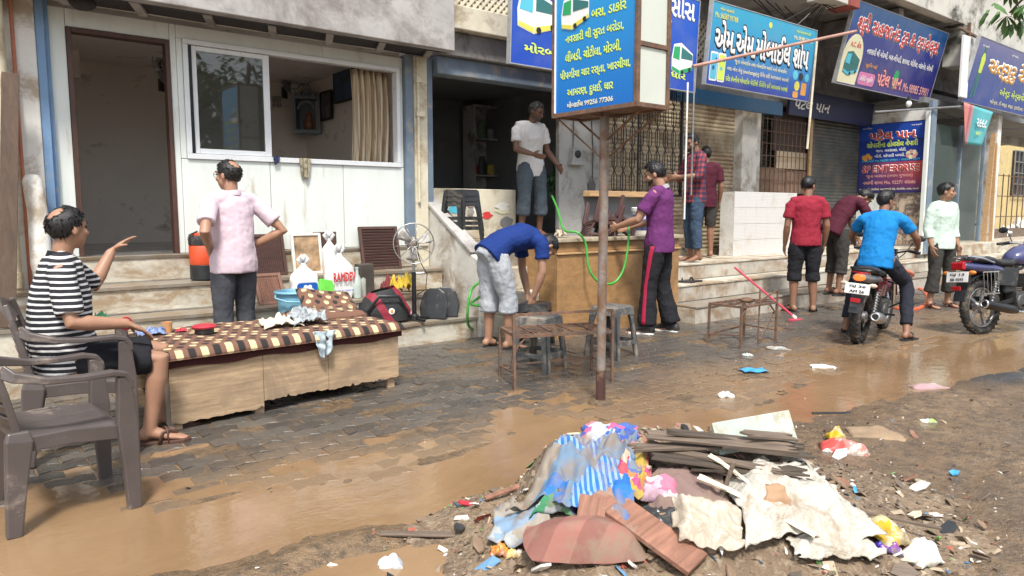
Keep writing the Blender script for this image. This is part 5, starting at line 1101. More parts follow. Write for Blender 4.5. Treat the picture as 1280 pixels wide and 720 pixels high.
fu = t.math('SUBTRACT', t.math('FRACT', t.math('ADD', uu, off)), .5); fv = t.math('SUBTRACT', t.math('FRACT', vv), .5)
dd = t.math('SQRT', t.math('ADD', t.math('MULTIPLY', t.math('MULTIPLY', fu, fu), 1.9), t.math('MULTIPLY', t.math('MULTIPLY', fv, fv), 1.1)))
inn = t.math('LESS_THAN', dd, .40); col_ = t.math('FLOOR', t.math('ADD', uu, off)); alt = t.math('GREATER_THAN', t.math('MODULO', t.math('ADD', t.math('ADD', row2, t.math('MULTIPLY', col_, 1.)), 200.), 2.), .5)
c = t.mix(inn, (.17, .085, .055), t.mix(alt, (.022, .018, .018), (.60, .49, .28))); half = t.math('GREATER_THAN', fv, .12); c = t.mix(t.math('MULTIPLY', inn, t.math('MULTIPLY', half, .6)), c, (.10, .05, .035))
t.set(col=c, rough=.9); t.bump(t.noise(v, 30, 3), .3, .008); QUILT = t.m
def mattress(label, loc, rz, L, D, T, sd_, sag=.008, tilt=(0, 0)):
    def fn(u, v):
        a, b_ = u*2-1, v*2-1; r = .045
        ex = 1-max(0, (abs(a)-1+r*2/L)/(r*2/L))**2*.0; x, y = a*L/2, b_*D/2
        e = max(0, abs(a)-(1-.06/L*2))/(.06/L*2); f = max(0, abs(b_)-(1-.06/D*2))/(.06/D*2); k = max(e, f)
        return V((x, y, T*(1-.55*k*k)+sag*noise.noise(V((x*4+sd_, y*4, 0)))-.010*sm(.5, 1, k)))
    b = MB(); b.grid(fn, 60, 34); nb_ = len(b.v)
    b2 = MB(); b2.v = list(b.v); b2.f = list(b.f); nu, nv, q_ = 60, 34, 61
    bd = [i for i in range(nu+1)]+[j*q_+nu for j in range(1, nv+1)]+[nv*q_+i for i in range(nu-1, -1, -1)]+[j*q_ for j in range(nv-1, 0, -1)]
    base = len(b2.v)
    for i in bd: x, y, z = b2.v[i]; b2.v.append((x*1.0, y*1.0, T*.18))
    for i in bd: x, y, z = b2.v[i]; b2.v.append((x*.985, y*.985, 0))
    n = len(bd)
    for s0 in range(n):
        s1_ = (s0+1) % n; b2.f += [(bd[s1_], bd[s0], base+s0, base+s1_), (base+s1_, base+s0, base+n+s0, base+n+s1_)]
    b2.f.append(tuple(base+n+i for i in range(n))); b2.mi = [0]*len(b2.f)
    o = b2.build('mattress', QUILT, smooth=True); o.location = loc; o.rotation_euler = (tilt[0], tilt[1], rz); return tag(o, label, 'mattress')
ca, sa_ = math.cos(R(4)), math.sin(R(4))
def onbed(x, y, z=0): return V((1.01+x*ca-y*sa_, 4.52+x*sa_+y*ca, .44+z))
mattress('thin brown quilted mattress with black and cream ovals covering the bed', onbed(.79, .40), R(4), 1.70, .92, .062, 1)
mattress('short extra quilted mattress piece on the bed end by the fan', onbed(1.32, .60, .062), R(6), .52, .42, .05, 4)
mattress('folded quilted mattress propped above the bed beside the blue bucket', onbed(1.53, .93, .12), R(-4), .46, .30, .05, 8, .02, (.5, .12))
b = MB(); b.grid(lambda u, v: (-.03+1.66*u, -.010-.004*math.sin(u*30), .44-.055*v+.008*math.sin(u*21)), 60, 3, .003); o = b.build('bed_sheet_edge', cloth('maroon_edge', (.06, .02, .018)), bed)
rag('cloth_heap', 'heap of grey and white checked cloths on the quilted bed', 'cloth', onbed(1.06, .36, .06), .17, .15, .11, mat('grey_check', (.33, .36, .38), .9, var=.7, sc=28), 2.2)
rag('cream_cloth', 'crumpled cream towel beside the checked cloths on the bed', 'cloth', onbed(.86, .38, .06), .15, .12, .07, mat('cream_cloth', (.62, .56, .46), .9), 5.2)
rag('pale_cloth', 'light blue striped cloth hanging over the bed front edge', 'cloth', onbed(.98, -.06, .07), .08, .03, .17, mat('pale_stripe', (.42, .50, .54), .9, var=.5, sc=30), 6.2, hang=True)
rag('blue_check_cloth', 'small blue and white checked cloth at the bed end by the seated man', 'cloth', onbed(.08, .60, .06), .11, .08, .05, mat('blue_check', (.18, .24, .42), .9, var=.9, sc=35), 7.2)
tb = thing('round_tin', 'round black tin with crumpled red lid standing on the quilted bed', 'tin', onbed(.36, .42, .06)); part('tin_body', BLACKP, tb, lambda b: b.lathe([(.055, 0), (.06, .01), (.06, .05)], (0, 0, 0), 20), smooth='auto'); part('lid', mat('red_lid', (.45, .03, .05), .45), tb, lambda b: b.lathe([(.066, .042), (.07, .052), (.055, .064), (.03, .06)], (0, 0, 0), 20, sx=1.15), smooth='auto')
b = MB(); b.lathe([(.03, 0), (.036, .07), (.033, .07), (.028, .01)], (0, 0, 0), 14); o = b.build('small_cup', mat('cup_orange', (.58, .30, .14), .5), smooth='auto'); o.location = onbed(.20, .66, .06); tag(o, 'small orange and cream cup on the bed beside the checked cloth', 'cup')
rag('red_scrap', 'small red scrap lying beside the cup on the bed', 'cloth', onbed(.27, .60, .06), .04, .03, .025, MATS['red_lid'], 3.0)
# ---- on the steps
def on_step(px, k, f=.45):
    Y = 5.98+.3*k+.3*f; return V((gy(px, 330, Y).x, Y, ZL*(k+1)/4+.003))
p = on_step(256, 2, .5)
cl = thing('water_cooler', 'orange and black insulated water jug with tap on the steps', 'cooler', p, R(20))
ORG = mat('orange_plastic', (.66, .085, .03), .4, var=.1)
part('base', BLACKP, cl, lambda b: b.lathe([(.11, 0), (.125, .01), (.125, .13), (.12, .135)], (0, 0, 0), 28), smooth='auto'); part('jug', ORG, cl, lambda b: b.lathe([(.122, .136), (.127, .15), (.127, .30), (.12, .31)], (0, 0, 0), 28), smooth='auto')
part('lid', BLACKP, cl, lambda b: b.lathe([(.128, .311), (.130, .38), (.115, .395)], (0, 0, 0), 28), smooth='auto'); part('lid_cap', ORG, cl, lambda b: b.lathe([(.10, .396), (.095, .415), (.04, .42)], (0, 0, 0), 24), smooth='auto')
part('tap', WPLAST, cl, lambda b: (b.tube([(0, -.12, .07), (0, -.155, .07)], .014, 10), b.tube([(0, -.15, .09), (0, -.15, .045)], .012, 10)), smooth='auto'); part('handle', BLACKP, cl, lambda b: b.tube([(-.13, 0, .33), (-.15, 0, .36), (-.14, 0, .40), (-.06, 0, .43)], .008, 6))
def louvre(label, loc, rz, w_, h_, lean, m, nsl=14, horiz=True, frame=None):
    o = thing('louvre_panel', label, 'panel', loc, 0, 'loose dark louvre panels'); o.rotation_euler = (-lean, 0, rz)
    part('frame', frame or DKBROWN, o, lambda b: (b.span(-w_/2, -w_/2+.03, 0, .035, 0, h_), b.span(w_/2-.03, w_/2, 0, .035, 0, h_), b.span(-w_/2+.031, w_/2-.031, 0, .035, 0, .03), b.span(-w_/2+.031, w_/2-.031, 0, .035, h_-.03, h_)), bevel=.003)
    part('backing', m, o, lambda b: b.span(-w_/2+.032, w_/2-.032, .028, .034, .031, h_-.031))
    for i in range(nsl):
        t_ = (i+.5)/nsl
        if horiz: part('slat', m, o, lambda b: b.box((0, .014, .034+(h_-.068)*t_), (w_-.064, .020, (h_-.07)/nsl*.62), (.5, 0, .0)))
        else: part('slat', m, o, lambda b: b.box((-w_/2+.034+(w_-.068)*t_, .014, h_/2), ((w_-.07)/nsl*.62, .020, h_-.064), (0, 0, .5)))
    return o
LOUV = sheetwood('louvre_wood', (.085, .042, .036), grain=(1, 10, 10))
louvre('dark louvre panel leaning on the white wall behind the pedestal fan', on_step(479, 2, .55), R(-4), .44, .46, .25, LOUV, 13)
louvre('dark louvre panel leaning behind the man in pink shirt', on_step(340, 2, .5), R(5), .32, .40, .2, LOUV, 13, False)
louvre('lighter brown slatted panel leaning on the lower step behind the man in pink', on_step(341, 1, .5), R(3), .26, .31, .5, sheetwood('brown_slats', (.20, .10, .07), grain=(10, 10, 1)), 10, False, MATS['brown_slats'])
o = picture('picture_frame', 'pale marbled picture frame leaning on the wall behind the bags', on_step(384, 2, .7)+V((0, 0, .19)), .28, .38, 0, mat('photo_print', (.36, .24, .14), .4, var=.9, sc=5), PAPER); o.rotation_euler = (-.15, 0, 0)
b = MB(); b.span(-.12, .12, 0, .03, 0, .40); o = b.build('dark_board', DKBROWN, bevel=.004); o.location = on_step(409, 2, .75); o.rotation_euler = (-.08, 0, 0); tag(o, 'dark wooden board upright behind the white bag', 'board')
def carry_bag(label, loc, w_, d_, h_, m, sd_, logo=None, tie=True, rz=0):
    o = thing('carry_bag', label, 'bag', loc, rz)
    def fn(u, v):
        a = u*2*math.pi; sq = lambda c_: math.copysign(abs(c_)**.6, c_); k = 1-.85*sm(.68, 1.0, v) if tie else 1-.15*v; n_ = 1+.13*noise.noise(V((math.cos(a)*2+sd_, math.sin(a)*2, v*4)))
        return V((w_/2*sq(math.cos(a))*k*n_*(.85+.25*math.sin(math.pi*min(1, v*1.2))), d_/2*sq(math.sin(a))*k*n_, h_*v))
    part('sack', m, o, lambda b: b.grid(fn, 28, 14), smooth=True)
    if tie: part('handles', m, o, lambda b: [b.tube([(s_*.015, 0, h_*.96), (s_*.05, 0, h_*1.10), (s_*.02, 0, h_*1.2), (s_*.0, 0, h_*1.0)], [(.004, .02)]*4, 6) for s_ in (-1, 1)], smooth=True)
    return o
t_ = carry_bag('white plastic carry bag with blue flower print on the steps', on_step(379, 1, .6), .24, .14, .36, WPLAST, 1.1)
part('flower_print', P_BLUE, t_, lambda b: b.prism(rrect(-.10, .03, .10, .18, .03), Matrix.Translation((0, -.088, 0)) @ XZ, .002)); part('flower_mark', P_WHITE, t_, lambda b: [b.prism(circ(.04*math.cos(k*1.047), .105+.04*math.sin(k*1.047), .022, 8), Matrix.Translation((0, -.093-.0005*k, 0)) @ XZ, .001) for k in range(6)])
t_ = carry_bag('white carry bag with big red letters tied at the top', on_step(424, 1, .6), .27, .16, .44, WPLAST, 2.6); txt(t_, 'RAMDEV', -.11, .17, .23, .09, P_RED, None, .04, y=-.105); txt(t_, 'Quality for a better life', -.10, .07, .2, .025, P_BLUE, y=-.105)
carry_bag('tall narrow white plastic bag behind the red lettered bag', on_step(412, 2, .3), .13, .10, .34, WPLAST, 4.6)
b = MB(); b.box((0, 0, .10), (.15, .04, .20)); o = b.build('green_box', mat('lime_box', (.13, .55, .06), .45), bevel=.006); o.location = on_step(405, 1, .3); o.rotation_euler = (-.2, .22, 0); tag(o, 'bright green box tilted between the two white bags', 'box')
bk_ = thing('blue_bucket', 'light blue plastic bucket with round sticker behind the bed', 'bucket', on_step(366, 0, .25)); LBL = mat('light_blue_plastic', (.22, .47, .62), .4, var=.06)
part('tub', LBL, bk_, lambda b: b.lathe([(.11, 0), (.115, .01), (.148, .36), (.165, .365), (.165, .385), (.150, .385), (.14, .36), (.11, .03), (.01, .03)], (0, 0, 0), 30), smooth='auto'); part('rim', LBL, bk_, lambda b: b.torus((0, 0, .375), .158, .012, (0, 0, 1), 30, 8), smooth=True); part('handle', LBL, bk_, lambda b: b.tube([(-.165, 0, .36), (-.18, -.05, .335), (-.12, -.14, .31), (0, -.175, .30), (.12, -.14, .31), (.165, -.03, .34)], .008, 6), smooth=True); part('sticker', P_GREEN, bk_, lambda b: b.prism(circ(.06, .22, .035), Matrix.Translation((0, -.132, 0)) @ Euler((.1, 0, .3)).to_matrix().to_4x4() @ XZ, .002))
for k, (px, nm, m_) in enumerate(((446, 'clear plastic water bottle beside the red lettered bag', 'clear_plastic'), (452, 'tall cloudy bottle beside the black sports bag', 'cloudy'))):
    b = MB(); bottle(b, .042, .30-.02*k); o = b.build('water_bottle', mat(m_, (.45, .52, .48) if k == 0 else (.4, .42, .36), .2), smooth='auto'); o.location = on_step(px, 1, .35+.3*k); tag(o, nm, 'bottle')
b = MB(); b.box((0, 0, .16), (.16, .12, .32)); o = b.build('dark_tin_box', mat('dark_tin', (.07, .06, .05), .5), bevel=.01); o.location = on_step(455, 1, .75); tag(o, 'tall dark tin box behind the clear water bottle', 'box')
# sports bag
sb_ = thing('sports_bag', 'slumped black and red sports bag with round badge at the steps', 'bag', on_step(478, 0, .75)+V((0, 0, .02)), R(-8))
def sbag(u, v):
    a = u*2*math.pi; k = (1-.55*v**2); n_ = 1+.16*noise.noise(V((math.cos(a)*1.6+3, math.sin(a)*1.6, v*3))); return V((.27*math.copysign(abs(math.cos(a))**.7, math.cos(a))*k*n_, .15*math.copysign(abs(math.sin(a))**.7, math.sin(a))*k*n_, .30*v+.03*math.cos(a)*v))
t = NT('sports_fabric'); v = t.coord(); q = t.xyz(v); f = t.math('GREATER_THAN', t.math('SINE', t.math('MULTIPLY_ADD', t.math('ADD', q[0], t.math('MULTIPLY', q[2], .6)), 22., 1.2)), .55); t.set(col=t.mix(f, (.02, .02, .022), (.26, .02, .04)), rough=.7); t.bump(t.noise(v, 18, 3), .5, .02)
part('bag_body', t.m, sb_, lambda b: b.grid(sbag, 32, 14), smooth=True); part('badge', P_WHITE, sb_, lambda b: b.prism(circ(.0, .10, .03), Matrix.Translation((.03, -.15, 0)) @ XZ, .004)); part('badge_mark', P_ORANGE, sb_, lambda b: b.prism(circ(.0, .10, .015), Matrix.Translation((.03, -.155, 0)) @ XZ, .004)); part('strap', BLACKP, sb_, lambda b: b.tube([(-.2, -.13, .1), (-.1, -.16, .25), (.1, -.16, .24), (.2, -.13, .08)], [(.003, .018)]*4, 6), smooth=True)
rag('dark_red_cloth', 'dark red cloth crumpled above the sports bag', 'cloth', on_step(487, 1, .8), .12, .10, .16, mat('dark_red_rag', (.16, .03, .03), .9), 1.4); rag('yellow_cloth', 'bright yellow cloth spilling beside the sports bag', 'cloth', on_step(503, 1, .2), .15, .10, .20, mat('yellow_rag', (.62, .44, .05), .9), 8.4); rag('pink_cloth', 'small pink cloth on the step beside the fan', 'cloth', on_step(511, 0, .6), .09, .06, .09, mat('pink_rag', (.55, .30, .38), .9), 9.4)
# pedestal fan
fp = on_step(517, 0, .35)
fan = thing('pedestal_fan', 'old pedestal fan with open wire guard standing on the lowest step', 'fan', fp, R(-25))
FH = .76
part('base', BLACKM, fan, lambda b: ([b.bar((0, 0, .03), (.17*math.cos(a), .17*math.sin(a), .015), .03, .02) for a in (.5, 2.07, 3.64, 5.21)], b.lathe([(.05, .01), (.045, .05), (.025, .07)], (0, 0, 0), 14))); part('stand', BLACKM, fan, lambda b: b.tube([(0, 0, .03), (0, 0, .48)], .022, 12), smooth='auto'); part('tube', STEEL, fan, lambda b: b.tube([(0, 0, .46), (0, 0, FH-.06)], .013, 10), smooth='auto')
part('motor', mat('fan_motor', (.30, .29, .27), .5, dirt=(.2, .13, .08), dirtamt=.4), fan, lambda b: (b.lathe([(.02, -.09), (.055, -.07), (.065, 0), (.06, .05), (.02, .07)], (-.0, .06, FH), 16, (0, 1, 0)), b.tube([(0, .03, FH-.12), (0, .03, FH-.03)], .018, 8)), smooth='auto'); part('wing_knob', STEEL, fan, lambda b: b.tube([(.02, 0, .47), (.10, 0, .47)], .008, 6))
part('guard', STEEL, fan, lambda b: (b.torus((0, -.05, FH), .195, .006, (0, 1, 0), 36, 6), b.torus((0, -.09, FH), .035, .006, (0, 1, 0), 18, 6), [b.tube([(.035*math.cos(a), -.09, FH+.035*math.sin(a)), (.12*math.cos(a+.1), -.085, FH+.12*math.sin(a+.1)), (.195*math.cos(a+.15), -.05, FH+.195*math.sin(a+.15))], .0032, 5) for a in [i*math.pi/5 for i in range(10)]]), smooth=True)
for k in range(3):
    a = k*2.094+.4; part('blade', mat('fan_blade_pale', (.36, .34, .31), .5), fan, lambda b: b.grid(lambda u, v: ((.03+.14*u)*math.cos(a+(v-.5)*.75), -.05+.035*(v-.5), FH+(.03+.14*u)*math.sin(a+(v-.5)*.75)), 4, 5, .003), smooth=True)
part('cord', BLACKM, fan, lambda b: b.tube([(.03, .08, FH-.02), (.08, .1, FH-.2), (.14, .08, .45), (.12, .05, .30), (.03, .02, .25)], .005, 5), smooth=True)
# two black chair seats leaning by the parapet
for k, (px, lab) in enumerate(((541, 'black plastic seat board leaning by the parapet, the one nearer the fan'), (556, 'black plastic seat board leaning by the parapet, touching the wall'))):
    b = MB(); b.prism([(-.13, 0), (.13, 0), (.15, .12), (.11, .27), (.05, .31), (-.05, .31), (-.11, .27), (-.15, .12)], Matrix.Translation((0, 0, 0)) @ XZ, .03); o = b.build('seat_board', BLACKP, bevel=.012); o.location = V((gy(px, 400, 6.06+.03*k).x, 6.06+.03*k, .236)); o.rotation_euler = (-.22, 0, R(-50+12*k)); tag(o, lab, 'seat board')
# ---------------------------------------------------------------- stools, frames, hoses, tea shop things
def stool(label, loc, rz, m, h=.44, group='black plastic stools', tilt=None):
    o = thing('plastic_stool', label, 'stool', loc, rz, group); T = .135; B = .18
    if tilt: o.rotation_euler = (tilt[0], tilt[1], rz)
    part('seat', m, o, lambda b: b.grid(lambda u, v: ((u-.5)*2*T*(1+.03), (v-.5)*2*T*1.03, h-.012*sm(.85, 1, max(abs(u-.5), abs(v-.5))*2)-.004*sm(.0, .5, 1-max(abs(u-.5), abs(v-.5))*2)), 14, 14, .014), smooth='auto')
    for sx in (-1, 1):
        for sy in (-1, 1):
            part('leg', m, o, lambda b: (b.prism([(0, 0), (.055, 0), (.050, .30), (.058, .38), (.075, h-.014), (0, h-.014)], Matrix(((-sx, 0, 0, sx*B), (0, -sy*.11, -sy*1.0, sy*B), (0, 1, 0, 0), (0, 0, 0, 1))), .012) if False else leg_shape(b, sx, sy, T, B, h)), smooth='auto')
    for k in range(4):
        a = k*math.pi/2; Mz = Matrix.Rotation(a, 4, 'Z')
        ap = part('apron', m, o, lambda b: b.xf(Mz) if b.add([(-T, -T-.004, h-.013), (T, -T-.004, h-.013), (T+.008, -T-.012, h-.09), (T*.55, -T-.012, h-.075), (-T*.55, -T-.012, h-.075), (-T-.008, -T-.012, h-.09),
            (-T, -T+.006, h-.013), (T, -T+.006, h-.013), (T+.008, -T+.002, h-.09), (T*.55, -T, h-.075), (-T*.55, -T, h-.075), (-T-.008, -T+.002, h-.09)],
            [(0, 5, 4, 3, 2, 1), (6, 7, 8, 9, 10, 11), (0, 1, 7, 6), (1, 2, 8, 7), (2, 3, 9, 8), (3, 4, 10, 9), (4, 5, 11, 10), (5, 0, 6, 11)]) else None)
        part('stretcher', m, o, lambda b: (b.box((0, -(T+(B-T)*.68), .145), (2*(T+(B-T)*.66)-.05, .012, .035)), b.xf(Mz)))
    return o
def leg_shape(b, sx, sy, T, B, h):
    for ax in (0, 1):
        w0, w1 = .055, .075
        def P(z, inn, off):
            f = 1-z/h; q = T+(B-T)*f; 
            e = (q-inn, q-off) if ax == 0 else (q-off, q-inn); return (sx*e[0], sy*e[1], z)
        zs = [(0, .05), (.10, .052), (.24, .050), (.34, .056), (h-.03, .08)]
        vs = []; fs = []
        for z, ww in zs: vs += [P(z, 0, 0), P(z, ww, 0), P(z, ww, .012), P(z, 0.0, .012)]
        for i in range(len(zs)-1):
            for k in range(4): fs.append((i*4+k, i*4+(k+1) % 4, (i+1)*4+(k+1) % 4, (i+1)*4+k))
        fs += [(3, 2, 1, 0), tuple(len(vs)-4+k for k in range(4))]; b.add(vs, fs)
GREYST = mat('greyed_stool', (.075, .082, .085), .6, var=.3, sc=6, bump=.15, dirt=(.30, .25, .20), dirtamt=.42, dsc=4)
stool('weathered grey stool behind the rusty bench frame, smeared with mud', gz(674, 462), R(20), GREYST, .46); stool('weathered dark stool standing right behind the sign pole', gz(764, 446), R(10), GREYST, .47)
stool('black stool pushed in between the bending man and the grey stool', gz(668, 434), R(40), BLACKP, .44)
b = MB(); b.prism([(-.2, 0), (.2, 0), (.2, .10), (.12, .10), (.12, .30), (.05, .30), (.05, .12), (-.06, .12), (-.06, .2), (-.2, .18)], XZ, .20); o = b.build('black_crate', BLACKP, bevel=.008); o.location = gz(655, 420); o.rotation_euler = (0, 0, R(-25)); tag(o, 'broken black plastic crate at the foot of the ochre counter', 'crate')
sp_ = V((gy(577, 300, 6.62).x, 6.62, FZ+.002))
for k in range(3): stool(['black stool at the bottom of the stack before the inner counter', 'black stool in the middle of the stack before the inner counter', 'black stool on top of the stack before the inner counter'][k], sp_+V((0, 0, .055*k)), R(8+2*k), BLACKP, .46, 'stacked black stools')
def frame_table(label, org, ang, L, D, h, slats, extra=None, name='rusty_bench_frame', cat='bench'):
    o = thing(name, label, cat, org, ang); t_ = .016
    for i, (x, y) in enumerate(((0, 0), (L, 0), (0, D), (L, D))):
        hh_ = h+(.16 if extra and y == 0 else 0); part('leg', RUST, o, lambda b: b.bar((x, y, 0), (x+rnd.uniform(-.01, .01), y, hh_), .020, .020))
    part('top_frame', RUST, o, lambda b: (b.bar((0, 0, h), (L, 0, h), .022), b.bar((0, D, h), (L, D, h), .022), b.bar((.01, 0, h), (.01, D, h), .022), b.bar((L-.01, 0, h), (L-.01, D, h), .022)))
    for i in range(slats): part('slat', RUST, o, lambda b: b.bar((.01, D*(i+1)/(slats+1), h+.004), (L-.01, D*(i+1)/(slats+1)+rnd.uniform(-.015, .015), h+.004), .014, .006))
    for i in range(4): part('cross_rod', RUST, o, lambda b: b.bar((L*(i+1)/5, .01, h+.012), (L*(i+1)/5, D-.01, h+.012), .010, .006))
    part('stretcher', RUST, o, lambda b: (b.bar((0, D, .10), (L, D, .12), .014), b.bar((0, 0, .13), (0, D, .10), .012), b.bar((L, 0, .12), (L, D, .13), .012)))
    if extra: part('rail', RUST, o, lambda b: b.bar((0, 0, h+.16), (L, 0, h+.165), .018))
    part('brace', RUST, o, lambda b: (b.bar((0, 0, h-.1), (.09, 0, h), .012), b.bar((L, D, h-.1), (L-.09, D, h), .012), b.bar((L, 0, h-.12), (L, .1, h), .012)))
    return o
frame_table('low rusty iron bench frame with front rail beside the sign pole', (3.24, 4.04, 0), R(-21.5), .78, .40, .40, 5, True)
ft = frame_table('small rusty square table frame with bent rods on the wet paving', (5.90, 3.93, 0), R(1), .62, .36, .40, 4, False, 'rusty_table_frame', 'table frame')
part('bent_rod', RUST, ft, lambda b: (b.bar((.62, .0, 0), (.66, .02, .52), .014), b.bar((.66, .02, .52), (.30, .02, .42), .012), b.bar((.30, -.02, .05), (.66, .05, .30), .012), b.bar((.3, 0, 0), (.34, .02, .55), .012)))
part('scrap_cloth', mat('brown_scrap', (.16, .09, .05), .8), ft, lambda b: b.ell((.33, .16, .43), (.07, .06, .03)), smooth=True)
def hose(name, label, pts, r, m, cat='hose', n=8):
    P = [V(p) for p in pts]; out = []
    for i in range(len(P)-1):
        p0, p1, p2, p3 = P[max(i-1, 0)], P[i], P[i+1], P[min(i+2, len(P)-1)]
        for k in range(n):
            t_ = k/n; out.append(.5*((2*p1)+(p2-p0)*t_+(2*p0-5*p1+4*p2-p3)*t_*t_+(3*p1-p0-3*p2+p3)*t_**3))
    out.append(P[-1]); b = MB(); b.tube(out, r, 8); return tag(b.build(name, m, smooth=True), label, cat)
yh_ = 5.34
hose('garden_hose', 'bright green hose looping over the counter to the hand of the purple polo man', [gy(690, 245, 6.6), gy(697, 262, 6.0), gy(705, 287, 5.55), gy(722, 291, 5.36), gy(732, 305, yh_), gy(736, 335, yh_-.05), gy(748, 352, yh_-.1), gy(766, 354, yh_-.12), gy(778, 340, yh_-.14), gy(784, 315, yh_-.14), gy(786, 288, yh_-.12), gy(784, 281, yh_-.08)], .0125, ROPE)
hose('garden_hose', 'length of green hose curling at the foot of the tea shop steps', [gy(600, 352, 5.9), gy(588, 366, 5.7), gz(585, 405, .2), gz(600, 412, .02), gz(613, 405, .02), gy(608, 385, 5.6), gy(590, 378, 5.75), gy(640, 350, 5.45)], .014, ROPE)
hose('orange_hose', 'orange hose looping across the wet ground behind the motorcycle', [gz(1120, 335, .42), gz(1135, 340, .38), gz(1140, 345, .25), gz(1118, 354, .10), gz(1135, 358, .02), gz(1152, 362, .015), gz(1160, 374, .015), gz(1150, 385, .015), gz(1128, 387, .015), gz(1100, 380, .015)], .028, mat('orange_hose', (.62, .12, .05), .4))
# wiper broom, leaf broom
wb = thing('floor_wiper', 'pink red floor wiper leaning on the steps with its blade on the ground', 'wiper', (0, 0, 0)); PK = mat('pinkred_plastic', (.58, .06, .11), .4)
a_, c_ = gz(995, 398, .035), gy(918, 334, 5.12); part('handle', PK, wb, lambda b: b.tube([a_, c_], .013, 8), smooth='auto'); part('blade', PK, wb, lambda b: b.box(a_-V((0, 0, .02)), (.34, .07, .03), (.0, .1, .2)), bevel=.006); part('collar', WPLAST, wb, lambda b: b.tube([a_, a_.lerp(c_, .06)], .02, 8)); part('rubber', BLACKP, wb, lambda b: b.box(a_-V((0, 0, .034)), (.34, .012, .02), (0, .1, .2)))
lb = thing('leaf_broom', 'dark green leafy branch held by the man in white tee', 'branch', gy(692, 206, 7.3)); LEAFD = mat('dark_leaf', (.02, .075, .028), .5, var=.4, sc=9)
part('stick', PLANK, lb, lambda b: b.tube([(0, 0, .02), (.02, 0, -.3), (.04, 0, -.5)], .008, 6)); 
lf = MB()
for k in range(70):
    p = V((rnd.gauss(0, .07), rnd.gauss(0, .06), -.18+rnd.gauss(0, .08))); d = V((rnd.uniform(-.4, .4), rnd.uniform(-.4, .4), -1)).normalized()*.10; s_ = d.cross(V((rnd.random()-.5, rnd.random()-.5, .1))).normalized()*.025; lf.add([p, p+d*.5+s_, p+d, p+d*.5-s_], [(0, 1, 2, 3)])
tag(lf.build('leaves', LEAFD, lb), kind='stuff')
rag('floor_cloth', 'pale crumpled cloth on the counter edge beside the hose', 'cloth', V((gy(703, 290, 5.6).x, 5.62, 1.03)), .08, .06, .08, mat('tan_cloth', (.50, .42, .32), .9), 4.1)
# upturned maroon chairs and bucket on the counter
paint_bucket(V((gy(803, 280, 5.72).x, 5.70, 1.032)), 'white paint bucket with blue and purple label on the tea counter', .95, 0, (.10, .14, .40))
for k, (px, lab) in enumerate(((757, 'maroon plastic chair lying upturned on the counter, its back toward the pole'), (775, 'maroon plastic chair lying upturned on the counter beside the paint bucket'))):
    ch = plastic_chair(lab, V((gy(px, 280, 5.72).x, 5.72, 1.26)), R(60+30*k), MAROONPL); ch.scale = (.62, .62, .62); ch.rotation_euler = (R(200+10*k), R(10), R(70+25*k)); ch.location.z = 1.38; ch['group'] = 'upturned maroon chairs'
b = MB(); b.tube([(0, 0, 0), (.0, .02, .5)], .012, 8); b.prism([(-.05, .5), (.05, .5), (.06, .62), (0, .68), (-.06, .62)], XZ, .02); o = b.build('black_paddle', BLACKP); o.location = V((gy(741, 290, 6.0).x, 6.02, 1.0)); tag(o, 'black bladed tool standing at the meter wall', 'tool')
# footwear left on the steps
for k, (px, z, Y) in enumerate(((857, .42, 5.62), (868, .42, 5.6), (908, .64, 6.6), (914, .64, 6.65))):
    b = MB(); b.prism([(.0, -.12), (.04, -.1), (.045, .02), (.05, .10), (.02, .14), (-.03, .13), (-.045, .05), (-.035, -.09)], Matrix.Identity(4), .018); b.tube([(-.045, .04, .015), (-.02, .045, .05), (.02, .045, .05), (.048, .04, .015)], [(.004, .016)]*4, 6)
    o = b.build('slipper', BLACKP, bevel=.003); o.location = V((gy(px, 350, Y).x, Y, z+.004)); o.rotation_euler = (0, 0, R(30+40*k)); tag(o, ['black slipper left on the white step by the counter end, outer one', 'black slipper left on the white step by the counter end, inner one', 'dark slipper lying before the cream shutter, by the rail', 'dark slipper lying before the cream shutter, near the pier'][k], 'slipper', 'left slippers')
b = MB(); b.grid(lambda u, v: (.22*(u-.5), .07*(v-.5)*2, .012+.006*math.sin(u*9+v*4)), 10, 5, .002); o = b.build('blue_wrapper', mat('blue_wrap', (.06, .32, .62), .35, var=.4, sc=20)); o.location = gz(942, 464, .006); o.rotation_euler = (0, 0, R(-30)); tag(o, 'flat light blue plastic wrapper on the wet paving', 'wrapper')
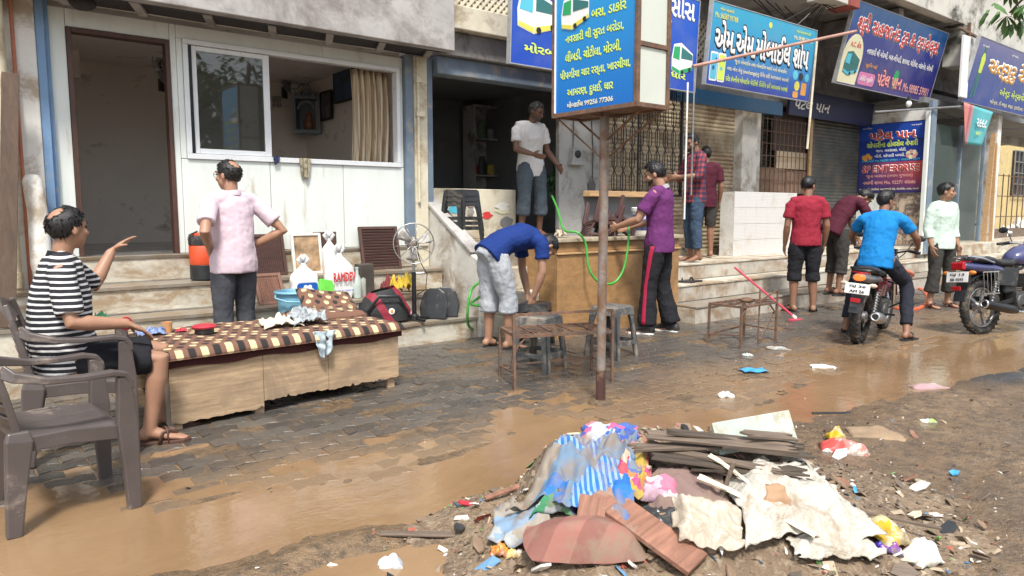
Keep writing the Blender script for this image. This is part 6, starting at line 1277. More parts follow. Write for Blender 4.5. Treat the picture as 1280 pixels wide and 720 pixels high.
# ---------------------------------------------------------------- motorcycles
def motorcycle(label, loc, heading, lean, tankm, plate, sporty=True, steer=0.0, cat='motorcycle'):
    o = thing('motorcycle', label, cat, loc); o.rotation_euler = (0, lean, heading-math.pi/2); o.rotation_mode = 'XYZ'
    WR, WB = .305, 1.26
    def wheel(y, wdt, name, x=0):
        w_ = MB(); prof = []
        w = bpy.data.objects.new(name, None); C.objects.link(w); w.parent = o; w.location = (x, y, WR)
        part('tyre', RUBBER, w, lambda b: (b.torus((0, 0, 0), WR-wdt*.5, wdt*.5, (1, 0, 0), 40, 10, ry=wdt*.56), [b.box((s_*wdt*.30*(1 if k % 2 else .55), (WR-.006)*math.cos(k*math.pi/30), (WR-.006)*math.sin(k*math.pi/30)), (wdt*.30, .012, .022), (k*math.pi/30, 0, .5*s_)) for k in range(60) for s_ in (-1, 1)]), smooth='auto')
        part('rim', STEEL if not sporty else BLACKM, w, lambda b: (b.torus((0, 0, 0), WR-wdt-.004, .018, (1, 0, 0), 36, 8, ry=wdt*.32)), smooth=True)
        if sporty: part('spokes', BLACKM, w, lambda b: [b.bar((0, .03*math.cos(a), .03*math.sin(a)), (0, (WR-wdt-.01)*math.cos(a+.15), (WR-wdt-.01)*math.sin(a+.15)), .03, .022, up=(1, 0, 0)) for a in [k*math.pi/3 for k in range(6)]], bevel=.004)
        else: part('spokes', STEEL, w, lambda b: [b.bar((0, .03*math.cos(a), .03*math.sin(a)), (0, (WR-wdt-.01)*math.cos(a), (WR-wdt-.01)*math.sin(a)), .035, .025, up=(1, 0, 0)) for a in [k*2*math.pi/5 for k in range(5)]], bevel=.004)
        part('hub', STEEL, w, lambda b: b.lathe([(.03, -.07), (.065, -.05), (.065, .05), (.03, .07)], (0, 0, 0), 18, (1, 0, 0)), smooth='auto')
        return w
    wheel(0, .105 if sporty else .085, 'rear_wheel'); fwh = wheel(WB, .085, 'front_wheel')
    part('swingarm', BLACKM, o, lambda b: (b.bar((-.085, 0, WR), (-.10, .48, .38), .03, .05), b.bar((.085, 0, WR), (.10, .48, .38), .03, .05)), bevel=.005)
    part('chain_cover', BLACKP, o, lambda b: b.prism([(-.10, .27), (.50, .30), (.52, .42), (.0, .42)], Matrix(((0, 0, 1, -.115), (1, 0, 0, 0), (0, 1, 0, 0), (0, 0, 0, 1))), .03), bevel=.01)
    for s_ in (-1, 1):
        part('shock_absorber', STEEL, o, lambda b: (b.tube([(s_*.115, .02, .34), (s_*.11, .16, .68)], .018, 10), [b.torus((s_*(.1145-.0005*k), .045+.0125*k, .40+.030*k), .027, .006, (0, .38, .92), 12, 5) for k in range(8)]), smooth='auto')
    part('frame', BLACKM, o, lambda b: (b.tube([(0, 1.0, .86), (0, .80, .62), (0, .74, .34), (.0, .45, .26), (0, .42, .50)], .022, 8), b.tube([(0, .96, .80), (.08, .60, .72), (.09, .2, .70), (.08, -.14, .74)], .018, 8), b.tube([(0, .96, .80), (-.08, .60, .72), (-.09, .2, .70), (-.08, -.14, .74)], .018, 8)), smooth='auto')
    part('engine', mat('engine_grey', (.10, .10, .10), .5, .5, var=.3), o, lambda b: (b.box((0, .60, .36), (.26, .34, .20)), b.lathe([(.085, -.15), (.095, -.13), (.095, .14), (.08, .15)], (0, .52, .34), 18, (1, 0, 0)), [b.box((0, .72+.01*k, .46+.022*k), (.20-.006*k, .16, .010)) for k in range(7)], b.box((0, .75, .58), (.13, .13, .16))), bevel=.01)
    # exhaust on the right side
    part('exhaust_pipe', CHROME, o, lambda b: b.tube([(.06, .85, .52), (.09, .93, .38), (.11, .84, .24), (.14, .55, .22), (.155, .35, .24)], .021, 10), smooth=True)
    ex = part('muffler', STEEL if sporty else BLACKM, o, lambda b: b.tube([(.155, .38, .245), (.165, .28, .27), (.175, .05, .31), (.18, -.16, .35), (.18, -.185, .355)], [.03, .05, .062 if sporty else .05, .062 if sporty else .048, .05 if sporty else .04], 18), smooth='auto')
    part('muffler_tip', CHROME, ex, lambda b: (b.torus((.18, -.187, .355), .040, .012, (0, -1, .15), 18, 8)), smooth=True); part('muffler_hole', BLACKM, ex, lambda b: b.lathe([(.028, 0), (.028, .004)], (.18, -.186, .355), 14, (0, -1, .15)))
    if sporty: part('heat_shield', CHROME, ex, lambda b: b.tube([(.20, .25, .285), (.215, .05, .32), (.218, -.10, .345)], [(.01, .035)]*3, 8), smooth=True)
    # tank, seat, tail
    part('fuel_tank', tankm, o, lambda b: b.tube([(0, .50, .80), (0, .56, .83), (0, .70, .86), (0, .86, .89), (0, .98, .87), (0, 1.03, .83)], [(.07, .05), (.11, .09), (.145, .12), (.150, .125), (.11, .10), (.04, .04)], 20, side=(1, 0, 0)), smooth=True)
    part('tank_cap', CHROME, o, lambda b: b.lathe([(.04, 0), (.038, .012), (.02, .016)], (0, .84, 1.01), 16), smooth='auto')
    part('side_panel', tankm if sporty else BLACKP, o, lambda b: [b.prism([(.12, .55), (.44, .52), (.50, .70), (.40, .74), (.05, .74)], Matrix(((0, 0, 1, s_*.12-.008), (1, 0, 0, 0), (0, 1, 0, 0), (0, 0, 0, 1))), .016) for s_ in (-1, 1)], bevel=.006)
    part('seat', mat('seat_vinyl', (.022, .022, .024), .45, var=.2, bump=.2), o, lambda b: b.tube([(0, -.20, .835), (0, -.14, .845), (0, .08, .83), (0, .22, .79), (0, .42, .785), (0, .55, .815), (0, .60, .84)], [(.06, .015), (.115, .042), (.13, .05), (.135, .048), (.125, .048), (.09, .04), (.04, .015)], 18, side=(1, 0, 0)), smooth=True)
    tail = part('tail_cowl', tankm if not sporty else mat('silver_black', (.20, .20, .21), .35, .4), o, lambda b: b.tube([(0, .36, .70), (0, .12, .73), (0, -.14, .755), (0, -.29, .775), (0, -.315, .78)], [(.12, .05), (.14, .065), (.115, .06), (.075, .045), (.05, .03)], 16, side=(1, 0, 0)), smooth=True)
    lit = NT('lit_tail_lamp') if 'tail_lamp' not in MATS else None
    if lit: lit.set(col=(.5, .02, .01), rough=.15, emis=(1.0, .13, .02), estr=1.6); MATS['tail_lamp'] = lit.m
    TL = MATS['tail_lamp'] if sporty else mat('tail_lens', (.42, .015, .02), .15, var=.15)
    part('tail_light', TL, o, lambda b: b.tube([(0, -.285, .775), (0, -.33, .775), (0, -.345, .773)], [(.062, .038), (.058, .036), (.04, .022)], 16, side=(1, 0, 0)) if sporty else b.box((0, -.33, .775), (.15, .05, .085)), smooth=True if sporty else False, bevel=0 if sporty else .015)
    part('tail_light_band', MATS['tail_lens'] if 'tail_lens' in MATS else mat('tail_lens', (.42, .015, .02), .15, var=.15), tail, lambda b: b.tube([(-.09, -.24, .822), (0, -.30, .826), (.09, -.24, .822)], .008, 6))
    part('mudguard', BLACKP, o, lambda b: (b.grid(lambda u, v: ((u-.5)*.13, (WR+.04)*math.cos(R(70+100*v)), WR+(WR+.04)*math.sin(R(70+100*v))+.02), 4, 14, .006), b.prism([(-.06, .40), (.06, .40), (.075, .66), (-.075, .66)], Matrix(((1, 0, 0, 0), (0, .35, -1, -.47), (0, 1, 0, 0), (0, 0, 0, 1))), .008)), smooth='auto')
    pl = part('number_plate', WPLAST, o, lambda b: b.box((0, -.352, .655), (.25, .006, .115), (-.15, 0, 0)), bevel=.002); pl_m = Matrix.Translation((0, -.356, .655)) @ Euler((-.15, 0, 0)).to_matrix().to_4x4()
    pe = bpy.data.objects.new('plate_lettering', None); C.objects.link(pe); pe.parent = o; pe.matrix_local = pl_m
    txt(pe, plate[0], -.085, .008, .17, .032, P_BLACK, None, .03, y=-.004); txt(pe, plate[1], -.075, -.044, .15, .032, P_BLACK, None, .03, y=-.004)
    part('reflector', MATS.get('tail_lens') or TL, o, lambda b: b.box((0, -.375, .53), (.10, .012, .045)), bevel=.004)
    AMB = mat('amber_lens', (.62, .20, .02), .2, var=.1)
    for s_ in (-1, 1): part('indicator', AMB if not sporty else mat('clear_lens', (.52, .42, .33), .2), o, lambda b: (b.tube([(s_*.05, -.30, .70), (s_*.11, -.31, .70)], .008, 6), b.ell((s_*.145, -.315, .70), (.045, .028, .024))), smooth='auto')
    part('grab_rail', CHROME if not sporty else BLACKM, o, lambda b: (b.tube([(-.125, .08, .80), (-.14, -.12, .85), (-.11, -.27, .875), (.11, -.27, .875), (.14, -.12, .85), (.125, .08, .80)], .010, 8), ([b.bar((x, -.02, .868), (x, -.33, .885), .012) for x in (-.09, -.03, .03, .09)], b.bar((-.12, -.33, .885), (.12, -.33, .885), .014)) if not sporty else 0), smooth='auto')
    # front end
    part('fork', CHROME, o, lambda b: [b.tube([(s_*.085, WB, WR), (s_*.085, 1.08, .72), (s_*.085, 1.00, .93)], [.026, .022, .018], 10) for s_ in (-1, 1)], smooth='auto')
    part('front_fender', tankm, o, lambda b: b.grid(lambda u, v: ((u-.5)*.12, WB+(WR+.03)*math.cos(R(20+130*v)), WR+(WR+.03)*math.sin(R(20+130*v))-.02*abs(u-.5)), 4, 14, .005), smooth='auto')
    part('headlight', BLACKP if sporty else CHROME, o, lambda b: (b.lathe([(.04, -.10), (.09, -.04), (.10, .04), (.085, .06)], (0, 1.10, .90), 18, (0, 1, 0)), b.box((0, 1.02, 1.0), (.18, .08, .07))), smooth='auto')
    part('speedometer', BLACKP, o, lambda b: b.lathe([(.05, -.03), (.055, .0), (.05, .015)], (0, 1.0, 1.05), 16, (0, -.6, 1)), smooth='auto')
    part('handlebar', CHROME if not sporty else BLACKM, o, lambda b: b.tube([(-.35, .86, 1.02), (-.22, .92, 1.03), (-.12, .98, 1.0), (-.05, .99, .97), (.05, .99, .97), (.12, .98, 1.0), (.22, .92, 1.03), (.35, .86, 1.02)], .011, 8), smooth=True)
    for s_ in (-1, 1):
        part('grip', BLACKP, o, lambda b: b.tube([(s_*.24, .912, 1.03), (s_*.36, .855, 1.02)], .018, 10), smooth='auto'); part('lever', STEEL, o, lambda b: b.tube([(s_*.22, .95, 1.02), (s_*.34, .91, 1.0)], .006, 6))
        mi = part('mirror', BLACKP, o, lambda b: (b.tube([(s_*.22, .92, 1.04), (s_*.26, .93, 1.13), (s_*.29, .94, 1.17)], .006, 6), b.ell((s_*.33, .94, 1.185), (.062, .014, .038))), smooth='auto')
    part('foot_peg', BLACKM, o, lambda b: [b.tube([(s_*.10, .50, .30), (s_*.25, .48, .31)], .013, 8) for s_ in (-1, 1)]); part('side_stand', BLACKM, o, lambda b: b.tube([(-.10, .45, .25), (-.22, .38, .02)], .012, 8))
    part('leg_guard', CHROME if not sporty else BLACKM, o, lambda b: b.tube([(0, .86, .66), (-.22, .90, .62), (-.24, .88, .42), (-.05, .80, .30), (.05, .80, .30), (.24, .88, .42), (.22, .90, .62), (0, .86, .66)], .011, 8), smooth=True)
    if not sporty: part('saree_guard', CHROME, o, lambda b: ([b.bar((.15, -.14+.06*k, .46), (.15, -.14+.06*k, .70), .006) for k in range(5)], b.bar((.15, -.15, .46), (.15, .11, .46), .012), b.bar((.15, -.15, .70), (.15, .11, .70), .012), b.bar((.15, -.02, .70), (.10, -.02, .74), .012)))
    part('cable', BLACKM, o, lambda b: [b.tube([(s_*.20, .94, 1.02), (s_*.16, 1.08, .98), (s_*.05, 1.05, .86), (0, .92, .75)], .006, 5) for s_ in (-1, 1)], smooth=True)
    part('air_filter_box', BLACKP, o, lambda b: b.box((0, .38, .56), (.20, .20, .22)), bevel=.02)
    return o
B1 = gz(1072, 429); HB1 = R(13)
motorcycle('black and silver motorcycle with lit tail lamp ridden by the man in bright blue', B1, HB1, R(4), mat('bike_red', (.13, .012, .02), .2, coat=.6), ('GJ 36', 'AM 26'), True).scale = (.88, .88, .88)
B2 = gz(1226, 418); motorcycle('violet blue motorcycle with chrome rack and square red tail lamp, parked riderless', B2, R(-16), R(-6), mat('bike_violet', (.055, .06, .15), .2, coat=.6), ('GJ 13', 'BB 9593'), False).scale = (.95, .95, .95)
B3 = gz(1315, 392); motorcycle('dark motorcycle parked beyond the violet one, only its rear showing', B3, R(-20), R(-5), mat('bike_black', (.02, .02, .025), .25), ('GJ 3', 'AL 7121'), False)
person('man in bright blue polo and dark trousers astride the motorcycle', B1+V((.03, -.01, 0)), HB1-math.pi/2, dict(pel=(.03, .40, .93), wai=(.035, .42, 1.06), che=(.05, .48, 1.26), nek=(.055, .54, 1.42), hed=(.06, .60, 1.555), la=((-.14, .51, 1.36), (-.30, .66, 1.16), (-.31, .86, 1.06)), ra=((.245, .51, 1.36), (.38, .66, 1.15), (.37, .86, 1.05)),
    ll=((-.07, .42, .90), (-.24, .76, .66), (-.30, .58, .085)), rl=((.13, .42, .90), (.30, .72, .62), (.37, .46, .085))), .905, SK2, hair='full', top=BLUEB, sleeve=.36, hem=.07, collar=BLUEB, bottom=cloth('navy_trousers', (.022, .024, .035), .2), leg=.90, feet='sandal', yaw=-32, pitch=4, lhand=dict(curl=.9), rhand=dict(curl=.9), fr=-12)
# ---------------------------------------------------------------- rubbish heap
FX = V((FW.x, FW.y, 0)).normalized()
def dr(d, r): p = FX*d+RT*r; return p.x, p.y
def heap_z(x, y):
    d, r = x*FX.x+y*FX.y, x*RT.x+y*RT.y
    prof = (.18*sm(-.35, -.05, r)+.82*sm(-.05, .24, r))*(1-sm(.9, 1.6, r)); dd_ = d-3.02-.06*math.sin(r*3); h = .30*math.exp(-(dd_/(.22 if dd_ > 0 else .42))**2)*prof
    h += .10*math.exp(-((d-2.55)/.35)**2)*sm(-.3, .2, r)*(1-sm(.9, 1.5, r)); h += .05*math.exp(-((d-3.0)/.5)**2-((r-1.35)/.5)**2)+.030*math.exp(-((d-2.8)/.28)**2-((r+.20)/.22)**2)
    m_ = sm(.005, .06, h)
    return gh(x, y)-.004+h+m_*(.022*fbm(x, y, 4, 2)+.014*fbm(x, y, 12, 4)+.008*fbm(x, y, 30, 6))
def hit(px, py):
    d = ray(px, py); t_ = 1.2
    while t_ < 9:
        p = V((0, 0, CAM_H))+d*t_
        if p.z <= heap_z(p.x, p.y): return p
        t_ += .012
    return gz(px, py)
t = NT('debris_soil'); v = t.world(); n1 = t.noise(v, 5, 6, .75); n2 = t.noise(v, 28, 5, .7); vo = t.n('TexVoronoi'); vo.inputs['Scale'].default_value = 38; t.l(v, vo.inputs['Vector'])
c = t.mix(t.ramp(n1, [(.35, (0, 0, 0)), (.65, (1, 1, 1))]), (.135, .092, .058), (.27, .19, .12)); c = t.mix(t.ramp(n2, [(.5, (0, 0, 0)), (.7, (1, 1, 1))]), c, (.36, .29, .21)); c = t.mix(t.ramp(vo.outputs['Distance'], [(.0, (1, 1, 1)), (.25, (0, 0, 0))]), c, (.08, .06, .05))
t.set(col=c, rough=.75); t.bump(t.math('ADD', n2, t.math('MULTIPLY', vo.outputs['Distance'], .6)), .9, .025); SOIL = t.m
b = MB(); n_ = 130
b.grid(lambda u, v: (lambda xy: (xy[0], xy[1], heap_z(*xy) if (heap_z(*xy)-gh(*xy)) > .004+.02*abs(noise.noise(V((xy[0]*5, xy[1]*5, 0)))) else gh(*xy)-.03))(dr(1.9+2.1*v, -.9+3.0*u)), n_, n_)
tag(b.build('rubbish_mound', SOIL, smooth=True), 'low mound of wet soil and rotting scraps beside the flooded gutter', 'mound')
def drape(name, label, cat, quad, m, nu=26, nv=26, lift=.02, wr=.02, ws=9, seed=0.0, th=.004, group=None, ragged_=.20, fold=0):
    """cloth lying on the heap; quad = its four corners in the photograph: near left, near right, far right, far left"""
    A, B_, C_, D_ = [V((*q, 0)) for q in quad]
    P3 = [hit(q[0], q[1]) for q in quad]
    def fn(u, v):
        e = 1+ragged_*noise.noise(V((u*5+seed, v*5, 2)))
        uu, vv = .5+(u-.5)*e, .5+(v-.5)*(1+ragged_*noise.noise(V((v*5+seed, u*5, 7))))
        p = (P3[0]*(1-uu)+P3[1]*uu)*(1-vv)+(P3[3]*(1-uu)+P3[2]*uu)*vv
        z = heap_z(p.x, p.y); ed = min(u, 1-u, v, 1-v)
        q = V((p.x, p.y, 0)); k = .42+.5*noise.noise(V((p.x*ws+seed, p.y*ws, seed)))+.45*abs(noise.noise(V((p.x*ws*1.9+p.y*4, p.y*ws*.8+seed, 1))))+.30*abs(noise.noise(V((p.x*ws*3.7-p.y*6, p.y*ws*2.2+seed, 2))))
        if fold: k += .22*(.5+.5*math.sin(u*fold+3*noise.noise(V((u*2, v*2, seed)))))
        j_ = noise.noise_vector(V((u*3+seed, v*3, 5)))*.02
        return V((p.x+j_.x, p.y+j_.y, z+lift*(.35+.65*sm(0, .2, ed))+wr*2*k))
    b = MB(); b.grid(fn, nu, nv, th); return tag(b.build(name, m, smooth=True), label, cat, group)
def multi(name, cols, sc=10, rough=.85, wave=None):
    if name in MATS: return MATS[name]
    t = NT(name); v = t.coord(); vo = t.n('TexVoronoi'); vo.inputs['Scale'].default_value = sc; ds_ = t.n('TexNoise'); ds_.inputs['Scale'].default_value = sc*1.4; t.l(v, ds_.inputs['Vector']); va_ = t.n('VectorMath', operation='MULTIPLY_ADD'); t.l(ds_.outputs['Color'], va_.inputs[0]); va_.inputs[1].default_value = (1.1/sc,)*3; t.l(v, va_.inputs[2]); t.l(va_.outputs[0], vo.inputs['Vector']); sp_ = t.xyz(vo.outputs['Color'])
    c = t.ramp(sp_[0], [(i/len(cols), q) for i, q in enumerate(cols)], 'CONSTANT')
    if wave:
        s_ = t.math('GREATER_THAN', t.math('SINE', t.math('MULTIPLY', t.math('ADD', t.xyz(v)[0], t.math('MULTIPLY', t.xyz(v)[1], -.7)), wave)), .1); c = t.mix(t.math('MULTIPLY', t.math('MULTIPLY', s_, .6), 1.0), c, (.36, .52, .64) if 'blue' in name else tuple(x*.6 for x in cols[0]))
    mud = t.ramp(t.noise(v, 7, 6, .7), [(.46, (0, 0, 0)), (.62, (1, 1, 1))]); c = t.mix(t.math('MULTIPLY', mud, .8), c, (.23, .17, .12)); t.set(col=c, rough=rough); t.bump(t.noise(v, 40, 3), .3, .006); MATS[name] = t.m; return t.m
GBL = multi('grey_blue_cloth', [(.15, .22, .31), (.19, .26, .34), (.13, .20, .29)], 3); SBL = multi('striped_blue_cloth', [(.02, .13, .40), (.025, .15, .44)], 3, wave=230); MUDC = multi('muddy_cloth', [(.22, .19, .155), (.26, .22, .18)], 3)
bc = drape('blue_cloth', 'big crumpled blue and grey patched cloth draped down the rubbish heap', 'cloth', ((630, 664), (792, 684), (800, 560), (722, 560)), [GBL, SBL, MUDC, multi('plain_blue', [(.015, .12, .40), (.02, .15, .46)], 5)], 64, 64, .035, .048, 6, 1.0, fold=30)
for pi, pl_ in enumerate(bc.data.polygons):
    q = pi % 4096; u, v = (q % 64)/64, (q//64)/64; u += .04*math.sin(v*9)
    pl_.material_index = 2 if (u < .22 and v < .55) else 1 if (u < .5 and v > .55) or (.55 < u < .85 and v < .62) else 3 if (u > .85 and v < .5) or (.3 < u < .5 and v < .2) else 0
drape('patchwork_cloth', 'pink and blue patchwork cloth on the crest of the heap', 'cloth', ((716, 572), (800, 585), (800, 548), (734, 545)), multi('patchwork', [(.50, .10, .22), (.03, .08, .35), (.42, .45, .48), (.48, .16, .20), (.05, .12, .40)], 14), 30, 24, .045, .02, 14, 2.0, fold=9)
drape('floral_cloth', 'red, yellow and orange printed cloth bunched beside the blue cloth', 'cloth', ((756, 655), (806, 640), (818, 566), (778, 580)), multi('floral', [(.50, .06, .10), (.46, .33, .03), (.55, .20, .05), (.45, .05, .18), (.50, .40, .30), (.40, .30, .03)], 24), 28, 28, .05, .03, 13, 3.0, fold=12)
drape('bright_blue_cloth', 'plain bright blue cloth corner showing beneath the striped cloth', 'cloth', ((742, 682), (782, 672), (786, 622), (748, 626)), multi('plain_blue', [(.015, .13, .42), (.02, .17, .5)], 5), 22, 22, .05, .025, 12, 4.0, fold=8)
drape('navy_cloth', 'dark navy rag tucked under the striped blue cloth', 'cloth', ((664, 660), (722, 662), (722, 630), (680, 628)), multi('navy_mix', [(.02, .03, .07), (.05, .05, .22), (.30, .34, .36), (.04, .22, .10)], 16), 18, 18, .055, .02, 12, 5.0)
drape('grey_cloth', 'mud soaked grey cloth spread at the foot of the blue cloth', 'cloth', ((606, 686), (680, 690), (690, 642), (630, 636)), multi('mud_cloth', [(.30, .27, .23), (.36, .38, .38), (.20, .30, .42)], 9), 22, 20, .02, .02, 10, 6.0, fold=6)
drape('brown_tarp', 'folded dusty mauve tarp lying under the broken boards', 'cloth', ((806, 650), (912, 664), (900, 592), (816, 600)), multi('mauve', [(.24, .155, .13), (.20, .13, .115)], 4), 30, 24, .04, .02, 9, 7.0, fold=5)
drape('pink_scrap', 'small pink and white torn cloth on the mauve tarp', 'cloth', ((800, 640), (845, 645), (850, 622), (806, 620)), multi('pinkwhite', [(.62, .60, .60), (.52, .16, .24), (.55, .35, .45)], 22), 18, 12, .075, .014, 16, 8.0)
drape('dark_plastic', 'black plastic sheet half buried between plank and clear plastic', 'sheet', ((800, 690), (860, 690), (852, 646), (802, 646)), mat('black_sheet', (.03, .032, .032), .25, dirt=(.25, .19, .13), dirtamt=.4), 22, 20, .03, .02, 12, 9.0)
t = NT('cloudy_plastic'); v = t.coord(); t.set(col=t.mix(t.noise(v, 10, 5, .7), (.48, .39, .28), (.66, .60, .50)), rough=.15, alpha=.72); t.bump(t.noise(v, 30, 4, .7), .6, .015); CLR = t.m
drape('clear_plastic', 'crumpled cloudy plastic sheet lying below the white sheet', 'sheet', ((846, 702), (930, 712), (920, 648), (840, 640)), CLR, 44, 38, .05, .04, 8, 10.0)
t = NT('dirty_white_sheet'); v = t.coord(); mud = t.ramp(t.noise(v, 4.5, 7, .7, .4), [(.50, (0, 0, 0)), (.64, (1, 1, 1))]); t.set(col=t.mix(t.math('MULTIPLY', mud, .85), (.46, .435, .375), (.28, .19, .115)), rough=.5); t.bump(t.noise(v, 14, 4, .6), .8, .03); WSH = t.m
drape('white_sheet', 'large dirty white plastic sheet spread over the heap front', 'sheet', ((930, 716), (1108, 692), (1004, 596), (908, 612)), WSH, 64, 56, .055, .040, 3.0, 11.0, .003, ragged_=.10, fold=7)
drape('white_sheet_corner', 'second fold of dirty white sheeting under the large sheet', 'sheet', ((1000, 718), (1104, 708), (1060, 672), (985, 685)), WSH, 30, 20, .03, .03, 5, 12.0)
drape('brown_paper', 'torn brown paper stuck on the white sheet', 'paper', ((948, 668), (992, 678), (985, 645), (950, 645)), mat('brown_paper', (.36, .22, .13), .8), 12, 12, .12, .01, 9, 13.0)
# cushion
def slab(name, label, cat, px, py, dims, rot, m, lift=.02, bevel=.004, warp=0, group=None):
    p = hit(px, py); b = MB()
    if warp: b.grid(lambda u, v: ((u-.5)*dims[0], (v-.5)*dims[1], warp*math.sin(u*3.1+v)+.3*warp*math.sin(v*9+u*5)+.004*noise.noise(V((u*9, v*30, px)))), 20, 12, dims[2])
    else: b.box((0, 0, 0), dims)
    o = b.build(name, m, bevel=0 if warp else bevel); o.location = p+V((0, 0, lift)); o.rotation_euler = [R(a) for a in rot]; return tag(o, label, cat, group)
cu = MB(); cu.grid(lambda u, v: ((u-.5)*.44*(1-.10*(abs(v-.5)*2)**2), (v-.5)*.22*(1-.14*(abs(u-.5)*2)**2), .10*((1-(abs(u-.5)*2)**2.2)*(1-(abs(v-.5)*2)**2))**.85+.014*noise.noise(V((u*4, v*4, 1)))), 24, 14); cu.grid(lambda u, v: ((.5-u)*.44*(1-.10*(abs(v-.5)*2)**2), (v-.5)*.22*(1-.14*(abs(u-.5)*2)**2), -.02*(1-(abs(u-.5)*2)**4)*(1-(abs(v-.5)*2)**4)), 12, 8)
o = cu.build('cushion', multi('cushion_stripe', [(.28, .12, .095), (.30, .13, .10)], 6, wave=34), smooth=True); o.location = hit(730, 692)+V((0, 0, .04)); o.rotation_euler = (R(12), R(3), math.atan2(RT.y, RT.x)+.1); tag(o, 'flattened red brown striped cushion at the foot of the heap', 'cushion')
AR = math.degrees(math.atan2(RT.y, RT.x))
slab('red_plank', 'reddish brown wooden plank sliding down the heap front', 'plank', 806, 682, (.44, .135, .022), (8, 20, AR-40), REDPLANK, .07)
slab('red_plank', 'short reddish wood block lying against the striped cushion', 'plank', 739, 668, (.10, .13, .02), (25, 10, AR-8), REDPLANK, .09)
slab('thin_lath', 'thin red brown lath poking out left of the blue cloth', 'plank', 632, 622, (.20, .03, .012), (0, -8, AR+28), REDPLANK, .03)
slab('long_lath', 'long flat muddy lath lying in the puddle left of the heap', 'plank', 528, 672, (.34, .035, .012), (0, 2, AR+2), OLDPLY, .015)
def splinter(L, W_, r3):
    n_ = 5; lft = [(-L/2+r3.uniform(-.02, .05)*(1 if i % 2 else .2), -W_/2+W_*i/n_) for i in range(n_+1)]; rgt = [(L/2-r3.uniform(-.02, .09)*(1 if i % 2 else .2), -W_/2+W_*i/n_) for i in range(n_+1)]
    return rgt+lft[::-1]
BLAB = ['widest weathered dark board across the heap crest', 'narrow weathered board along the back of the heap crest', 'dark splintered board pointing to the white sheet', 'thin split board sloping over the mauve tarp', 'short weathered board by the pale green panel', 'thin dark sliver of board beside the patchwork cloth', 'topmost splintered board with pale frayed edge', 'long thin strip of board hanging over the mauve tarp', 'second long strip of board under the topmost one', 'short curled veneer strip on the boards']
DKPLY = sheetwood('dark_veneer', (.085, .064, .048), grain=(1, 14, 14), var=.5); r3 = random.Random(11)
for k, (px, py, L, W_, rz_, tl, lf_, m_) in enumerate(((908, 598, .62, .16, -7, 8, .06, DKPLY), (880, 584, .60, .07, 1, 3, .085, OLDPLY), (935, 606, .46, .12, -12, 9, .07, DKPLY), (862, 600, .40, .05, -24, 16, .085, OLDPLY), (955, 590, .34, .09, 0, 4, .085, DKPLY), (842, 584, .34, .04, 6, -2, .09, DKPLY), (900, 588, .58, .06, -9, 7, .115, OLDPLY), (884, 604, .56, .035, -15, 10, .10, OLDPLY), (918, 580, .55, .05, -4, 5, .10, DKPLY), (960, 582, .22, .05, 8, 6, .12, OLDPLY))):
    p = hit(px, py); b = MB(); b.prism(splinter(L, W_, r3), Matrix.Identity(4), .009); o = b.build('broken_board', m_); o.location = p+V((0, 0, lf_)); o.rotation_euler = (R(tl+r3.uniform(-10, 10)), R(tl*.5+r3.uniform(-5, 5)), R(AR+rz_+r3.uniform(-9, 9))); tag(o, BLAB[k], 'board', 'broken boards on the heap')
slab('painted_board', 'pale green painted panel standing up behind the broken boards', 'panel', 942, 566, (.33, .015, .13), (-25, -8, AR+6), mat('pale_green_panel', (.40, .47, .41), .5, var=.2, dirt=(.32, .22, .12), dirtamt=.35, dsc=8), .085, .003); slab('panel_edge', 'thin white edge strip standing beside the pale green panel', 'strip', 982, 566, (.02, .02, .15), (-15, 6, AR+6), WPLAST, .09)
slab('wood_stick', 'short grey stick standing between tarp and white sheet', 'stick', 906, 640, (.016, .016, .20), (14, 8, 20), OLDPLY, .10); slab('cream_strip', 'bent cream plastic strip crossing below the white sheet', 'strip', 942, 660, (.44, .025, .006), (4, 14, AR-36), mat('cream_strip', (.70, .64, .48), .5), .09, warp=.01); slab('cream_strip', 'shorter cream plastic strip near the grey stick', 'strip', 925, 632, (.30, .018, .006), (4, 18, AR-50), MATS['cream_strip'], .11, warp=.008)
slab('thin_branch', 'thin bare branch lying past the white sheet corner', 'branch', 1105, 655, (.40, .012, .012), (0, 6, AR-18), OLDPLY, .03)
def packet(name, label, px, py, w_, h_, m, rz_, seed, lift=.02, z=.05, cat='packet'):
    p = hit(px, py); b = MB(); b.grid(lambda u, v: ((u-.5)*w_, (v-.5)*h_, z*(math.sin(math.pi*u)*math.sin(math.pi*v))**.6*(1+.9*noise.noise(V((u*3+seed, v*3, seed))))+.012*noise.noise(V((u*7, v*7, seed)))), 16, 16, .002)
    o = b.build(name, m, smooth=True); o.location = p+V((0, 0, lift)); o.rotation_euler = (.15, .1, R(rz_)); return tag(o, label, cat)
packet('yellow_packet', 'shiny yellow snack packet at the white sheet corner', 1102, 672, .12, .17, multi('yellow_print', [(.62, .42, .02), (.55, .36, .02), (.60, .52, .30)], 40, .25), AR+20, 1.5); packet('purple_packet', 'small purple and blue wrapper under the yellow packet', 1110, 690, .09, .06, multi('purple_print', [(.06, .04, .35), (.22, .05, .30)], 40, .3), AR, 2.5, .01, .03)
packet('red_bag', 'red and white plastic bag lying on the road past the heap', 1056, 566, .26, .12, multi('redwhite', [(.62, .55, .50), (.50, .08, .07), (.60, .20, .18), (.58, .50, .45)], 12, .3), AR-12, 3.5, .01, .06, 'bag'); packet('yellow_scrap', 'yellow packet lying against the red and white bag', 1044, 552, .11, .07, MATS['yellow_print'], AR+6, 4.5)
